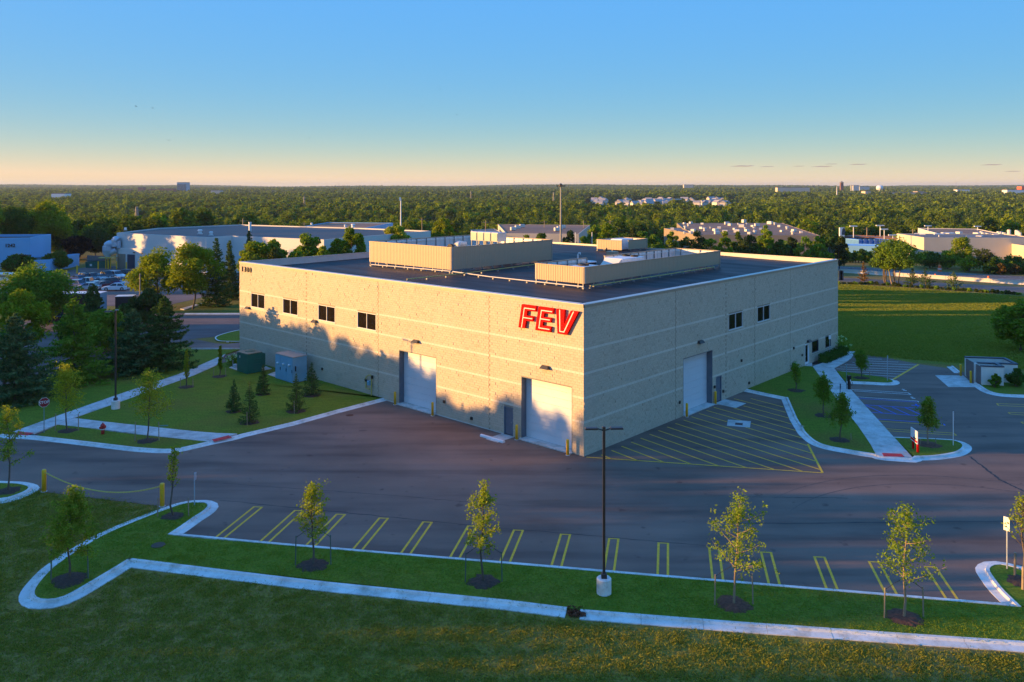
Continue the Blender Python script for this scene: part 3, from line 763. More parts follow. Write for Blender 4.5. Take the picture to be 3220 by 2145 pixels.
for s_, face, p, c in singles[300:]:
    stuffV.append(block_verts((PL, PR)[face], p[0], p[1], c, c + CH, .012))
BF = [(4, 5, 6, 7), (0, 1, 5, 4), (1, 2, 6, 5), (2, 3, 7, 6), (3, 0, 4, 7)]
def blocks_mesh(name, VV):
    V = np.array(VV, np.float32); n = len(V); me = bpy.data.meshes.new(name)
    me.vertices.add(n * 8); me.vertices.foreach_set('co', V.reshape(-1))
    idx = (np.arange(n)[:, None, None] * 8 + np.array(BF)[None]).reshape(-1).astype(np.int32)
    me.loops.add(len(idx)); me.loops.foreach_set('vertex_index', idx)
    me.polygons.add(n * 5); me.polygons.foreach_set('loop_start', np.arange(0, n * 20, 4, dtype=np.int32)); me.polygons.foreach_set('loop_total', np.full(n * 5, 4, np.int32))
    me.update(calc_edges=True); me.shade_flat()
    bm = bmesh.new(); bm.from_mesh(me); bmesh.ops.recalc_face_normals(bm, faces=bm.faces); bm.to_mesh(me); bm.free()
    return me
tag(link('block_courses', blocks_mesh('block_courses', stuffV), M['block'], ware), kind='stuff')
tag(link('band_courses', blocks_mesh('band_courses', bandV), M['block_smooth'], ware), kind='stuff')
bmesh_ = []
for i in range(6):
    me = blocks_mesh('block', [block_verts(PR, -.2, .2, -.1, .1, .012)]); me.materials.append(M['block']); bmesh_.append(me)
for i, (s_, face, p, c) in enumerate(singles[:300]):
    o = link('block', bmesh_[i % 6], None, ware)
    if face == 0: o.location = PL((p[0] + p[1]) / 2, c + .1); o.rotation_euler = (0, 0, -math.pi / 2)
    else: o.location = PR((p[0] + p[1]) / 2, c + .1)

# corner edge returns, coping, roof
def zroof(r, l):
    return 10.68 + .34 * float(ss(8, 46, r)) * float(ss(4, 26, l)) - .22 * float(ss(27, 46, l)) * (1 - float(ss(20, 46, r)))
rf = MB(); n_ = 24
for j in range(n_ + 1):
    for i in range(n_ + 1):
        r, l = .3 + (WR - .6) * i / n_, .3 + (WL - .6) * j / n_; rf.v.append((r, l, zroof(r, l)))
rf.f = [(j * (n_ + 1) + i, j * (n_ + 1) + i + 1, (j + 1) * (n_ + 1) + i + 1, (j + 1) * (n_ + 1) + i) for j in range(n_) for i in range(n_)]
obj('roof', rf, M['roof'], ware)
pp = MB()
for (x0, y0, x1, y1) in ((.3, .3, .3, WL - .3), (.3, WL - .3, WR - .3, WL - .3), (WR - .3, WL - .3, WR - .3, .3), (WR - .3, .3, .3, .3)):
    pp.add([(x0, y0, 10.3), (x1, y1, 10.3), (x1, y1, WH + .2), (x0, y0, WH + .2)], [(0, 1, 2, 3)])
obj('parapet', pp, M['coping_top'], ware)
def coping_piece(L_):
    a = MB(); a.add([(0, -.05, WH), (L_, -.05, WH), (L_, -.05, WH + .24), (0, -.05, WH + .24), (0, .02, WH), (L_, .02, WH)], [(0, 1, 2, 3), (0, 4, 5, 1)])
    t = MB(); t.add([(0, -.06, WH + .24), (L_, -.06, WH + .24), (L_, .34, WH + .275), (0, .34, WH + .275), (L_, .34, WH + .17), (0, .34, WH + .17), (0, -.06, WH + .2), (L_, -.06, WH + .2)],
                    [(0, 1, 2, 3), (3, 2, 4, 5), (6, 7, 1, 0)])
    return a.mesh('coping_fascia'), t.mesh('coping_cap')
nC = 16
fa, ca = coping_piece(WL / nC - .006); fb, cb = coping_piece(WR / nC - .006)
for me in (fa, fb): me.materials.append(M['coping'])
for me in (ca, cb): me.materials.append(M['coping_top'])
for side in range(4):
    W = WL if side in (0, 2) else WR; f, c = (fa, ca) if side in (0, 2) else (fb, cb)
    for i in range(nC):
        s = W * i / nC
        loc, rz = {0: ((0, W - s, 0), -math.pi / 2), 1: ((s, 0, 0), 0), 2: ((WR, s, 0), math.pi / 2), 3: ((W - s, WL, 0), math.pi)}[side]
        o = link('coping_fascia', f, None, ware); o.location = loc; o.rotation_euler = (0, 0, rz)
        q = link('coping_cap', c, None, o)

# windows, doors
def pane_rect(P_, a, b, c, d, o0, o1): return MB().add([P_(a, c, o0), P_(b, c, o0), P_(b, d, o0), P_(a, d, o0), P_(a, c, o1), P_(b, c, o1), P_(b, d, o1), P_(a, d, o1)],
                                                       [(0, 3, 2, 1), (4, 5, 6, 7), (0, 1, 5, 4), (1, 2, 6, 5), (2, 3, 7, 6), (3, 0, 4, 7)])
def join(*m):
    r = MB()
    for q in m: r.add(q.v, q.f)
    return r
def window(P_, a, b, c, d, split=True, frame='frame_grey'):
    t, o0, o1 = .055, -.10, .03
    fr = join(pane_rect(P_, a, b, c, c + t, o0, o1), pane_rect(P_, a, b, d - t, d, o0, o1), pane_rect(P_, a, a + t, c + t, d - t, o0, o1), pane_rect(P_, b - t, b, c + t, d - t, o0, o1))
    w = obj('window', fr, M[frame], ware)
    if split:
        m_ = (a + b) / 2; obj('mullion', pane_rect(P_, m_ - .03, m_ + .03, c + t, d - t, -.08, .02), M[frame], w)
        for x0, x1 in ((a + t, m_ - .03), (m_ + .03, b - t)): obj('pane', pane_rect(P_, x0, x1, c + t, d - t, -.07, -.05), M['glass_dark'], w)
    else: obj('pane', pane_rect(P_, a + t, b - t, c + t, d - t, -.07, -.05), M['glass_dark'], w)
    obj('sill', pane_rect(P_, a - .05, b + .05, c - .07, c, -.05, .06), M['block_smooth'], w)
for a, b in winL: window(PL, a, b, 6.28, 7.86)
for a, b in winR: window(PR, a, b, 6.34, 7.86)
window(PR, 42.13, 43.94, 1.17, 2.48, False, 'navy_metal'); window(PR, 46.03, 47.62, 1.17, 2.48, False, 'navy_metal')
M['door_blue'] = mat('door_blue_grey', (.13, .16, .20), .5, .06, 2)
def big_door(P_, a, b, h, dep=.55):
    fr = join(pane_rect(P_, a, a + .04, 0, h, -dep, .015), pane_rect(P_, b - .04, b, 0, h, -dep, .015), pane_rect(P_, a + .04, b - .04, h - .05, h, -dep, .012))
    f = obj('door_frame', fr, M['grey_steel'], ware)
    n = 8
    d = obj('overhead_door', join(*[pane_rect(P_, a + .04, b - .04, .1 + (h - .17) * i / n, .1 + (h - .17) * (i + 1) / n - .012, -dep - .06, -dep) for i in range(n)]), M['white_door'], ware)
    obj('threshold', pane_rect(P_, a - .05, b + .05, -.05, .09, -dep, .28), M['concrete'], ware)
big_door(PL, 16.18, 21.24, 4.97); big_door(PL, 1.09, 6.19, 4.95); big_door(PR, 14.16, 19.32, 4.98)
def small_door(P_, a, b, h, z0=.05, glass=False, hs=1):
    fr = join(pane_rect(P_, a, a + .07, z0, h, -.16, .02), pane_rect(P_, b - .07, b, z0, h, -.16, .02), pane_rect(P_, a + .07, b - .07, h - .07, h, -.16, .02))
    d = obj('door', pane_rect(P_, a + .07, b - .07, z0, h - .07, -.12, -.07), M['grey_steel'] if not glass else M['white_paint'], ware)
    obj('door_frame', fr, M['door_blue'] if not glass else M['white_paint'], d)
    if glass: obj('glass', pane_rect(P_, a + .2, b - .2, z0 + .3, h - .2, -.075, -.06), M['glass_dark'], d)
    hx = b - .2 if hs > 0 else a + .2
    obj('handle', pane_rect(P_, hx - .05, hx + .05, 1.0, 1.12, -.07, .0), M['galv'], d)
small_door(PL, 7.07, 8.07, 2.26, hs=-1); small_door(PR, 19.98, 21.04, 2.36); small_door(PR, 40.2, 41.3, 2.48, .12, True, -1)
for P_, conv, pts in ((PL, onL, [c6(880, 730), c6(1955, 1018), c6(2195, 1165)]), (PR, onR, [c8(115, 1128), c8(475, 970), c8(830, 930), c8(565, 1015), c8(752, 700), c8(1290, 572), c8(1375, 643)])):
    for p in pts:
        s, z = conv(p); obj('wall_outlet', pane_rect(P_, s - .11, s + .11, z - .12, z + .12, 0, .12), M['bronze'], ware)
obj('base_flashing', join(pane_rect(PL, 8.1, 16.1, 0, .05, .02, .06), pane_rect(PL, 21.3, 23.3, 0, .05, .02, .06)), M['coping_top'], ware)

# ---- the red letters and the number
LM = Matrix(((0, 0, -1), (-1, 0, 0), (0, 1, 0)))              # text axes in the warehouse's frame: x -> -y, y -> z, z -> -x
def face_thing(name, label, cat, s, z, o, P_='L', group=None):
    t = thing(name, label, cat, (0, 0, 0), 0, group)
    Rz = Matrix.Rotation(TH, 3, 'Z'); A_ = LM if P_ == 'L' else Matrix(((1, 0, 0), (0, 0, -1), (0, 1, 0)))
    loc = Rz @ Vector(PL(s, z, o) if P_ == 'L' else PR(s, z, o)) + Vector((BC.x, BC.y, 0))
    t.matrix_world = Matrix.Translation(loc) @ (Rz @ A_).to_4x4()
    return t
sg = face_thing('wall_sign', 'big red channel letters reading FEV high on the sunlit wall near the corner', 'sign', 6.3, 8.84, .03)
def shear(pts, k=.19): return [(x + k * y, y) for x, y in pts]
FH = 1.86
Fp = shear([(0, 0), (.66, 0), (.66, .62), (1.36, .62), (1.36, 1.02), (.66, 1.02), (.66, 1.42), (1.50, 1.42), (1.50, FH), (0, FH)])
Ep = shear([(1.75, 0), (3.25, 0), (3.25, .43), (2.40, .43), (2.40, .74), (3.15, .74), (3.15, 1.10), (2.40, 1.10), (2.40, 1.42), (3.25, 1.42), (3.25, FH), (1.75, FH)])
Vp = [(3.86, FH), (4.66, FH), (4.60, .72), (5.25, FH), (5.98, FH), (4.86, 0), (3.98, 0)]
Fi = [shear([(.30, .03), (.37, .03), (.37, 1.62), (.30, 1.62)]), shear([(.37, 1.56), (1.44, 1.56), (1.44, 1.63), (.37, 1.63)]), shear([(.37, .80), (1.30, .80), (1.30, .87), (.37, .87)])]
Ei = [shear([(2.06, .18), (2.13, .18), (2.13, 1.63), (2.06, 1.63)]), shear([(2.13, 1.56), (3.16, 1.56), (3.16, 1.63), (2.13, 1.63)]), shear([(2.13, .90), (3.06, .90), (3.06, .97), (2.13, .97)]), shear([(2.13, .18), (3.16, .18), (3.16, .25), (2.13, .25)])]
Vi = [[(4.18, .16), (4.26, .16), (4.24, 1.83), (4.16, 1.83)], [(4.26, .16), (4.64, .16), (4.68, .23), (4.26, .23)], [(4.58, .23), (4.67, .22), (5.58, 1.83), (5.49, 1.83)]]
for nm, pl, ins in (('letter', Fp, Fi), ('letter', Ep, Ei), ('letter', Vp, Vi)):
    b = MB().extr(pl, (0, 0, 0), (1, 0, 0), (0, 1, 0), (0, 0, 1), .0, .20); le = obj(nm, b, M['red_side'], sg)
    b = MB().extr(pl, (0, 0, 0), (1, 0, 0), (0, 1, 0), (0, 0, 1), .202, .215); obj('letter_face', b, M['red_sign'], le)
    b = MB()
    for q in ins: b.extr(q, (0, 0, 0), (1, 0, 0), (0, 1, 0), (0, 0, 1), .217, .223)
    obj('inline', b, M['sign_inline'], le)
def text_mesh(t, size, extrude, bold=.012):
    cu = bpy.data.curves.new('letters', 'FONT'); cu.body = t; cu.size = size; cu.extrude = extrude; cu.offset = bold; cu.align_x = 'CENTER'; cu.align_y = 'CENTER'
    cu.resolution_u = 3
    o = bpy.data.objects.new('tmp', cu); COL.objects.link(o); dg = bpy.context.evaluated_depsgraph_get(); me = bpy.data.meshes.new_from_object(o.evaluated_get(dg))
    bpy.data.objects.remove(o); bpy.data.curves.remove(cu); me.materials.clear(); return me
nb = face_thing('building_number', 'dark metal numerals 1300 at the far upper left of the sunlit wall', 'number', 49.55, 10.1, .03)
for i, ch in enumerate('1300'):
    me = text_mesh(ch, .82, .04, .012); o = link('numeral', me, M['bronze'], nb); o.location = (.2 + .60 * i, .31, .05)

# ---- wall lights
def wall_light(label, P_, s, z):
    t = face_thing('wall_light', label, 'wall light', s, z, .0, P_, 'wall lights on the warehouse')
    b = MB().add([(-.42, -.02, .02), (.42, -.02, .02), (.36, .22, .02), (-.36, .22, .02), (-.42, -.02, .34), (.42, -.02, .34), (.30, .22, .2), (-.30, .22, .2)],
                 [(0, 3, 2, 1), (4, 5, 6, 7), (0, 1, 5, 4), (1, 2, 6, 5), (2, 3, 7, 6), (3, 0, 4, 7)])
    obj('housing', b, M['bronze'], t); obj('lens', MB().box((0, -.03, .19), (.66, .02, .22)), M['unit_grey'], t)
wall_light('dark wall light left of the first window under the number 1300', 'L', 48.05, 6.0)
wall_light('dark wall light below the third window of the sunlit wall', 'L', 34.7, 5.98)
wall_light('dark wall light above the tall white door beside the lawn', 'L', 18.8, 5.98)
wall_light('dark wall light above the white door nearest the corner', 'L', 3.65, 5.97)
wall_light('dark wall light above the white door on the shaded wall', 'R', 17.0, 5.98)
wall_light('small dark wall light over the glazed entrance door', 'R', 41.1, 2.62)

# ---- roof screens
def bthing(name, label, cat, r, l, z, group=None): return thing(name, label, cat, bframe(r, l, z), TH, group)
M['screen_dark'] = M['screen']
def panel_mesh(w, h):
    b = MB(); prof = []; n = 3
    for i in range(n):
        x = w * i / n; u = w / n
        prof += [(x + .002, 0), (x + u * .62, 0), (x + u * .72, -.022), (x + u * .92, -.022)]
    prof.append((w - .004, 0))
    k = len(prof)
    vs = [(x, y, 0) for x, y in prof] + [(x, y, h) for x, y in prof]
    b.add(vs, [(i, i + 1, k + i + 1, k + i) for i in range(k - 1)])
    me = b.mesh('panel'); me.materials.append(M['screen']); return me
def liner_mesh(w, h):
    b = MB().box((w / 2, .06, h / 2), (w - .05, .03, h - .1)); b.box((w - .02, .085, h / 2), (.05, .05, h - .04))
    me = b.mesh('liner_panel'); me.materials.append(M['screen_in']); return me
def screen(label, r0, r1, l0, l1, zb, zt, gaps=()):
    t = bthing('roof_screen', label, 'roof screen', r0, l0, zroof((r0 + r1) / 2, (l0 + l1) / 2), 'screens on the warehouse roof')
    z0 = t.location.z; h = zt - zb
    sides = [((r0, l1), (r0, l0), 'f'), ((r0, l0), (r1, l0), 's'), ((r1, l0), (r1, l1), 'b'), ((r1, l1), (r0, l1), 'l')]
    for (a, c, nm) in sides:
        L_ = math.hypot(c[0] - a[0], c[1] - a[1]); n = max(1, round(L_ / .8)); w = L_ / n
        pm, lm = panel_mesh(w, h), liner_mesh(w, h); ang = math.atan2(c[1] - a[1], c[0] - a[0])
        d = ((c[0] - a[0]) / L_, (c[1] - a[1]) / L_); inn = (-d[1], d[0])
        gp = [g for g in gaps if g[0] == nm]
        runs = []
        for i in range(n):
            s = w * i
            if any(g[1] < s + w / 2 < g[2] for g in gp): continue
            runs.append(i); loc = (a[0] + d[0] * s - r0, a[1] + d[1] * s - l0, zb - z0)
            o = link('panel', pm, None, t); o.location = loc; o.rotation_euler = (0, 0, ang)
            q = link('liner_panel', lm, None, t); q.location = loc; q.rotation_euler = (0, 0, ang)
        for i in range(0, n + 1, 2 if L_ > 8 else 3):
            if i not in runs and i - 1 not in runs: continue
            s = w * i; x, y = a[0] + d[0] * s + inn[0] * .16, a[1] + d[1] * s + inn[1] * .16
            zr = zroof(x, y); b = MB().box((x - r0, y - l0, (zr + zt) / 2 - z0 - .02), (.085, .085, zt - zr + .02), ang)
            o = obj('post', b, M['galv'], t)
            b = MB().box((x - r0, y - l0, zr + .03 - z0), (.2, .2, .06), ang); obj('base_plate', b, M['galv'], o)
        if runs:
            rr = [[runs[0], runs[0]]]
            for i in runs[1:]:
                if i == rr[-1][1] + 1: rr[-1][1] = i
                else: rr.append([i, i])
            for i, j in rr:
                s0_, s1_ = w * i, w * (j + 1); mx, my = a[0] + d[0] * (s0_ + s1_) / 2 - r0, a[1] + d[1] * (s0_ + s1_) / 2 - l0
                obj('cap_rail', MB().box((mx + inn[0] * .03, my + inn[1] * .03, zt - z0 + .02), (s1_ - s0_ + .04, .16, .06), ang), M['screen'], t)
                for zz in (zb + .25, zt - .3): obj('girt', MB().box((mx + inn[0] * .13, my + inn[1] * .13, zz - z0), (s1_ - s0_ - .05, .07, .09), ang), M['screen_in'], t)
    return t
screen('largest roof screen of tan ribbed metal, at the left of the dark roof', 11.9, 28.9, 26.9, 41.2, 10.98, 13.38)
screen('long low roof screen of tan ribbed metal nearest the front corner', 11.05, 36.6, 8.35, 14.3, 11.08, 12.56, (('l', 14.6, 17.2),))
screen('small tan roof screen with an open corner at the far back of the roof', 43.0, 49.3, 26.4, 30.6, 11.3, 12.55, (('s', 0, 1.8),))

# ---- roof plant
def fan(b_, x, y, z, r): b_.lathe([(r, 0), (r, .16), (r * .92, .16), (r * .9, .1)], (x, y, z), 18)
u = bthing('rooftop_unit', 'big cream rooftop unit with four raised glass guards inside the largest screen', 'rooftop unit', 22.5, 31.3, 10.85)
obj('housing', MB().box((0, 0, 1.0), (2.4, 6.2, 1.7), 0, .06), M['unit'], u)
obj('base', MB().box((0, 0, .08), (2.2, 6.0, .16)), M['galv'], u)
b = MB(); [b.box((-.2, y, 1.86), (1.7, .05, .1)) for y in (-2, -1, 0, 1, 2)]; obj('seam', b, M['unit_grey'], u)
M['guard_glass'] = mat('guard_glass', (.22, .32, .28), .25, .08, 2)
for k in range(4):
    y = -2.2 + k * 1.15
    g = obj('hail_guard', MB().box((-.9, y, 3.15), (1.5, 1.05, 1.05), 0, .03), M['unit_grey'], u)
    obj('guard_pane', MB().box((-1.68, y, 3.12), (.03, .95, .9)), M['guard_glass'], g)
    obj('guard_side', MB().box((-.9, y + .54, 3.12), (1.2, .02, .8)), M['white_paint'], g) if k == 3 else None
    b = MB(); [b.box((xx, y + yy, 2.28), (.07, .07, .9)) for xx in (-1.55, -.25) for yy in (-.45, .45)]; obj('stand', b, M['galv'], g)
b = MB().tube([(-2.4, 3.6, .2), (-2.4, 3.6, 1.5), (-2.2, 3.6, 1.9), (-1.8, 3.6, 2.05), (-1.0, 3.4, 1.9)], .42, 12); obj('duct', b, M['unit'], u, True)
b = MB().tube([(-2.75, 4.3, 1.6), (-2.45, 4.3, 1.6)], .5, 16); obj('fan_cowl', b, M['rubber'], u)
u2 = bthing('rooftop_unit', 'white rooftop unit with slanted hood behind the long low screen', 'rooftop unit', 21.5, 11.6, 10.75)
obj('housing', MB().box((.6, 0, 1.0), (4.0, 2.2, 1.75), 0, .05), M['white_paint'], u2)
obj('base', MB().box((.3, 0, .07), (4.4, 2.0, .14)), M['galv'], u2)
obj('hood', MB().extr([(-1.4, .8), (-2.3, .9), (-2.3, 1.15), (-1.4, 1.85)], (0, -1.0, 0), (1, 0, 0), (0, 0, 1), (0, 1, 0), 0, 2.0), M['unit'], u2)
b = MB(); fan(b, 1.7, -.5, 1.88, .4); fan(b, 1.7, .5, 1.88, .4); obj('fan', b, M['rubber'], u2)
u3 = bthing('rooftop_unit', 'low pale rooftop unit with round fan at the near end of the long screen', 'rooftop unit', 14.6, 11.2, 10.72)
obj('housing', MB().box((0, 0, .85), (2.6, 1.6, 1.5), 0, .05), M['white_paint'], u3); b = MB(); fan(b, 0, 0, 1.6, .55); obj('fan', b, M['rubber'], u3)
u4 = bthing('rooftop_unit', 'white rooftop unit with two hoods showing through the open corner of the small screen', 'rooftop unit', 45.6, 28.2, 11.0)
obj('housing', MB().box((.4, .3, .95), (2.6, 1.8, 1.4), 0, .05), M['white_paint'], u4)
for zz in (.45, 1.05): obj('hood', MB().extr([(-.9, zz), (-1.7, zz - .1), (-1.7, zz + .1), (-.9, zz + .5)], (0, -.6, 0), (1, 0, 0), (0, 0, 1), (0, 1, 0), 0, 1.8), M['unit'], u4)
t = bthing('roof_hatch', 'flat white skylight hatch on the dark roof behind the long screen', 'roof hatch', 27.9, 21.2, zroof(28, 21))
obj('curb', MB().box((0, 0, .12), (1.2, 2.4, .24)), M['roof'], t); obj('lid', MB().box((0, 0, .33), (1.3, 2.5, .16), 0, .05), M['white_paint'], t)
t = bthing('exhaust_fan', 'small brown roof fan with a short stack in front of the small screen', 'roof fan', 36.3, 23.2, zroof(36, 23))
obj('housing', MB().box((0, 0, .4), (1.0, 1.2, .8), 0, .05), M['screen'], t); obj('stack', MB().tube([(-.2, .75, 0), (-.2, .75, 1.2)], .09), M['bronze'], t)
t = bthing('roof_vent', 'little white gooseneck vent on the roof right of the largest screen', 'roof vent', 31.0, 24.6, zroof(31, 24.6))
obj('neck', MB().tube([(0, 0, 0), (0, 0, .7), (.08, -.06, .85), (.22, -.16, .85), (.25, -.2, .7)], .1, 8), M['white_paint'], t); obj('flange', MB().lathe([(.2, 0), (.12, .08)]), M['white_paint'], t)
def roof_pipe(label, pts, mt, step=2.4, hgt=.22, rad=.05):
    t = bthing('roof_pipe', label, 'pipe', pts[0][0], pts[0][1], zroof(*pts[0]), 'pipes lying on the warehouse roof')
    z0 = t.location.z
    P = [(p[0] - pts[0][0], p[1] - pts[0][1], zroof(*p) - z0 + hgt) for p in pts]
    obj('pipe', MB().tube(P, rad, 6), M[mt], t)
    rs, L_ = resample([(p[0], p[1]) for p in pts], step)
    for x, y in rs: obj('support_block', MB().box((x - pts[0][0], y - pts[0][1], zroof(x, y) - z0 + .07), (.16, .16, .14)), M['galv'], t)
roof_pipe('yellow gas pipe on small blocks crossing the roof in front of the largest screen', [(3.5, 24.3), (12.0, 23.9), (26.0, 24.0)], 'pipe_yellow', 2.6, .24)
roof_pipe('pale conduit running from the largest screen corner to the long low screen', [(11.4, 26.2), (10.6, 20), (10.55, 8.1)], 'unit')
roof_pipe('pale conduit lying along the foot of the largest screen', [(11.4, 40.2), (11.3, 33), (11.4, 26.6)], 'unit')
roof_pipe('pale conduit lying along the shaded foot of the long low screen', [(11.4, 8.0), (22, 7.9), (34.5, 8.0)], 'pipe_yellow')
for (r, l) in ((13.5, 12.8), (13.0, 10.3), (13.6, 30), (13.4, 36)):
    pass

# ---- things along the walls
def bollard(label, p, h=1.18, group='yellow bollards beside the doors', r=.11, g=None):
    x, y = G(p); t = thing('bollard', label, 'bollard', (x, y, 0), 0, group)
    obj('post', MB().lathe([(r, 0), (r, h - .1), (r * .9, h - .03), (r * .5, h)], n=14), M['yellow'], t, True)
    obj('footing', MB().lathe([(r + .06, 0), (r + .05, .02)], n=14), M['concrete'], t); return t
bollard('yellow bollard left of the tall white door beside the lawn', c6(1518, 1045))
bollard('yellow bollard right of the tall white door beside the lawn', c6(1848, 1142))
bollard('yellow bollard between the grey door and the corner white door', c7(607, 1360))
bollard('yellow bollard nearest the building corner', c7(1040, 1492))
bollard('yellow bollard left of the white door on the shaded wall', c8(195, 1278))
bollard('yellow bollard between the white and grey doors of the shaded wall', c8(490, 1148))
bollard('left yellow bollard of the wooden-gated enclosure', c21(322, 968), 1.25, 'yellow bollards at the enclosure')
bollard('right yellow bollard of the wooden-gated enclosure', c21(570, 1142), 1.25, 'yellow bollards at the enclosure')
a = Vector(G(c7(305, 1330))); c = Vector(G(c7(500, 1388))); mid = (a + c) / 2; d = c - a
t = thing('wheel_stop', 'white rounded wheel stop lying before the grey door stoop', 'wheel stop', (mid.x, mid.y, 0), math.atan2(d.y, d.x))
L_ = d.length / 2
obj('bar', MB().extr([(-.14, .0), (.14, .0), (.12, .12), (.06, .17), (-.06, .17), (-.12, .12)], (0, 0, 0), (0, 1, 0), (0, 0, 1), (1, 0, 0), -L_, L_), M['white_paint'], t)
b = MB(); [b.lathe([(.02, 0), (.02, .012)], (x, 0, .17), 6) for x in (-L_ * .6, L_ * .6)]; obj('pin', b, M['galv'], t)
gm = face_thing('gas_meter', 'yellow gas pipes and grey meter fixed to the wall above the lawn', 'gas meter', onL(c6(1300, 850))[0], .1, .0)
X = lambda px: -(onL(c6(px, 850))[0] - onL(c6(1300, 850))[0])
Zz = lambda px, py: onL(c6(px, py))[1] - .1
obj('riser', MB().tube([(X(1325), -.1, .2), (X(1325), Zz(1325, 800), .2), (X(1318), Zz(1318, 782), .2), (X(1300), Zz(1300, 782), .22), (X(1280), Zz(1280, 795), .22), (X(1278), Zz(1278, 895), .22), (X(1310), Zz(1310, 905), .22)], .055, 8), M['pipe_yellow'], gm)
obj('meter_body', MB().box((X(1308), Zz(1308, 850), .26), (.32, .42, .28), 0, .05), M['switch_grey'], gm)
obj('regulator', MB().lathe([(.16, -.03), (.2, 0), (.16, .05), (.05, .1)], (X(1276), Zz(1276, 825), .2), 12), M['rubber'], gm)
obj('valve', MB().box((X(1330), Zz(1330, 800), .2), (.16, .3, .16)), M['bronze'], gm)
# ================================================================== TREES AND PLANTS
def leaves(C, size, rg, up=.35, ratio=.55, jit=.35):
    """leaf-sized diamond faces at the points C, turned every way with a bias towards the sky"""
    n = len(C); nrm = rg.normal(size=(n, 3)); nrm[:, 2] = np.abs(nrm[:, 2]) * (1 - up) + up * 1.2; nrm /= np.linalg.norm(nrm, axis=1)[:, None]
    a = np.cross(nrm, rg.normal(size=(n, 3))); a /= np.linalg.norm(a, axis=1)[:, None] + 1e-9; b = np.cross(nrm, a)
    s = size * rg.uniform(1 - jit, 1 + jit, (n, 1)); q = s * ratio
    return np.stack([C - a * s, C - b * q + nrm * s * .12, C + a * s, C + b * q + nrm * s * .12], 1)
def skel(rg, h, cb, cw, nb, rise=.8, curve=.3, lean=.0, lv=(.75, 1.15)):
    """trunk and main limbs; returns tubes and limb paths"""
    tr = [Vector((0, 0, 0))]; x = y = 0.0
    for i in range(1, 7):
        x += rg.normal() * .012 * h + lean * h / 6; y += rg.normal() * .012 * h
        tr.append(Vector((x, y, h * .93 * i / 6)))
    def tp(z):
        f = np.clip(z / (h * .93) * 6, 0, 5.999); i = int(f); return tr[i] + (tr[i + 1] - tr[i]) * (f - i)
    limbs = []
    for k in range(nb):
        f = (k + .3) / nb; z = cb + (h * .93 - cb) * f * .92; p = tp(z); az = k * 2.4 + rg.uniform(-.5, .5)
        L = cw / 2 * (1 - .62 * f) * rg.uniform(*lv); el = rise * rg.uniform(.6, 1.2)
        d = Vector((math.cos(az), math.sin(az), el)).normalized()
        q1 = p + d * L * .55; q2 = q1 + (d + Vector((0, 0, curve))).normalized() * L * .6
        limbs.append([p, q1, q2])
    return tr, limbs
def young_tree(seed, h, cb, cw, nleaf, lsize, style='loose', r0=.055):
    rg = np.random.default_rng(seed); nb = {'loose': 17, 'dense': 16, 'cone': 22, 'column': 22, 'bare': 26, 'vase': 20}[style]
    tr, limbs = skel(rg, h, cb, cw, nb, {'loose': .55, 'dense': .8, 'cone': .25, 'column': 2.6, 'bare': 1.9, 'vase': 2.2}[style], .15 if style != 'cone' else -.1, 0, (.45, 1.35) if style == 'loose' else (.75, 1.15))
    tb = MB(); tb.tube(tr, [r0 * (1 - .85 * i / 6) + .006 for i in range(7)], 7)
    P = []
    for l in limbs:
        tb.tube(l, [.022 if style != 'bare' else .018, .013, .005], 4, False)
        m = max(2, int(nleaf / nb)); t = rg.beta(2.0, 1.2, m) if style != 'bare' else rg.beta(3, .9, m)
        a, b, c = [np.array(v) for v in l]
        pos = np.where(t[:, None] < .5, a + (b - a) * t[:, None] * 2, b + (c - b) * (t[:, None] * 2 - 1))
        sp = {'loose': .16, 'dense': .26, 'cone': .17, 'column': .12, 'bare': .12, 'vase': .16}[style] * cw / 2
        k = rg.integers(3, 6)
        # twigs: leaves gather in tufts
        cen = pos[rg.integers(0, m, k * 2)] + rg.normal(size=(k * 2, 3)) * sp * .8
        w = rg.integers(0, k * 2, m); mixv = rg.random((m, 1)) < .7
        pos = np.where(mixv, cen[w] + rg.normal(size=(m, 3)) * sp * .42, pos + rg.normal(size=(m, 3)) * sp * .7)
        P.append(pos)
    if style in ('loose', 'dense', 'cone'):
        m = nleaf // 9; z = rg.uniform(h * .78, h, m); P.append(np.c_[rg.normal(size=(m, 2)) * cw * .06, z] + np.array(tr[-1]) * [1, 1, 0])
    P = np.concatenate(P); P = P[P[:, 2] > cb * .75]
    return tb.mesh('trunk'), np_mesh('crown', leaves(P, lsize, rg), 4)
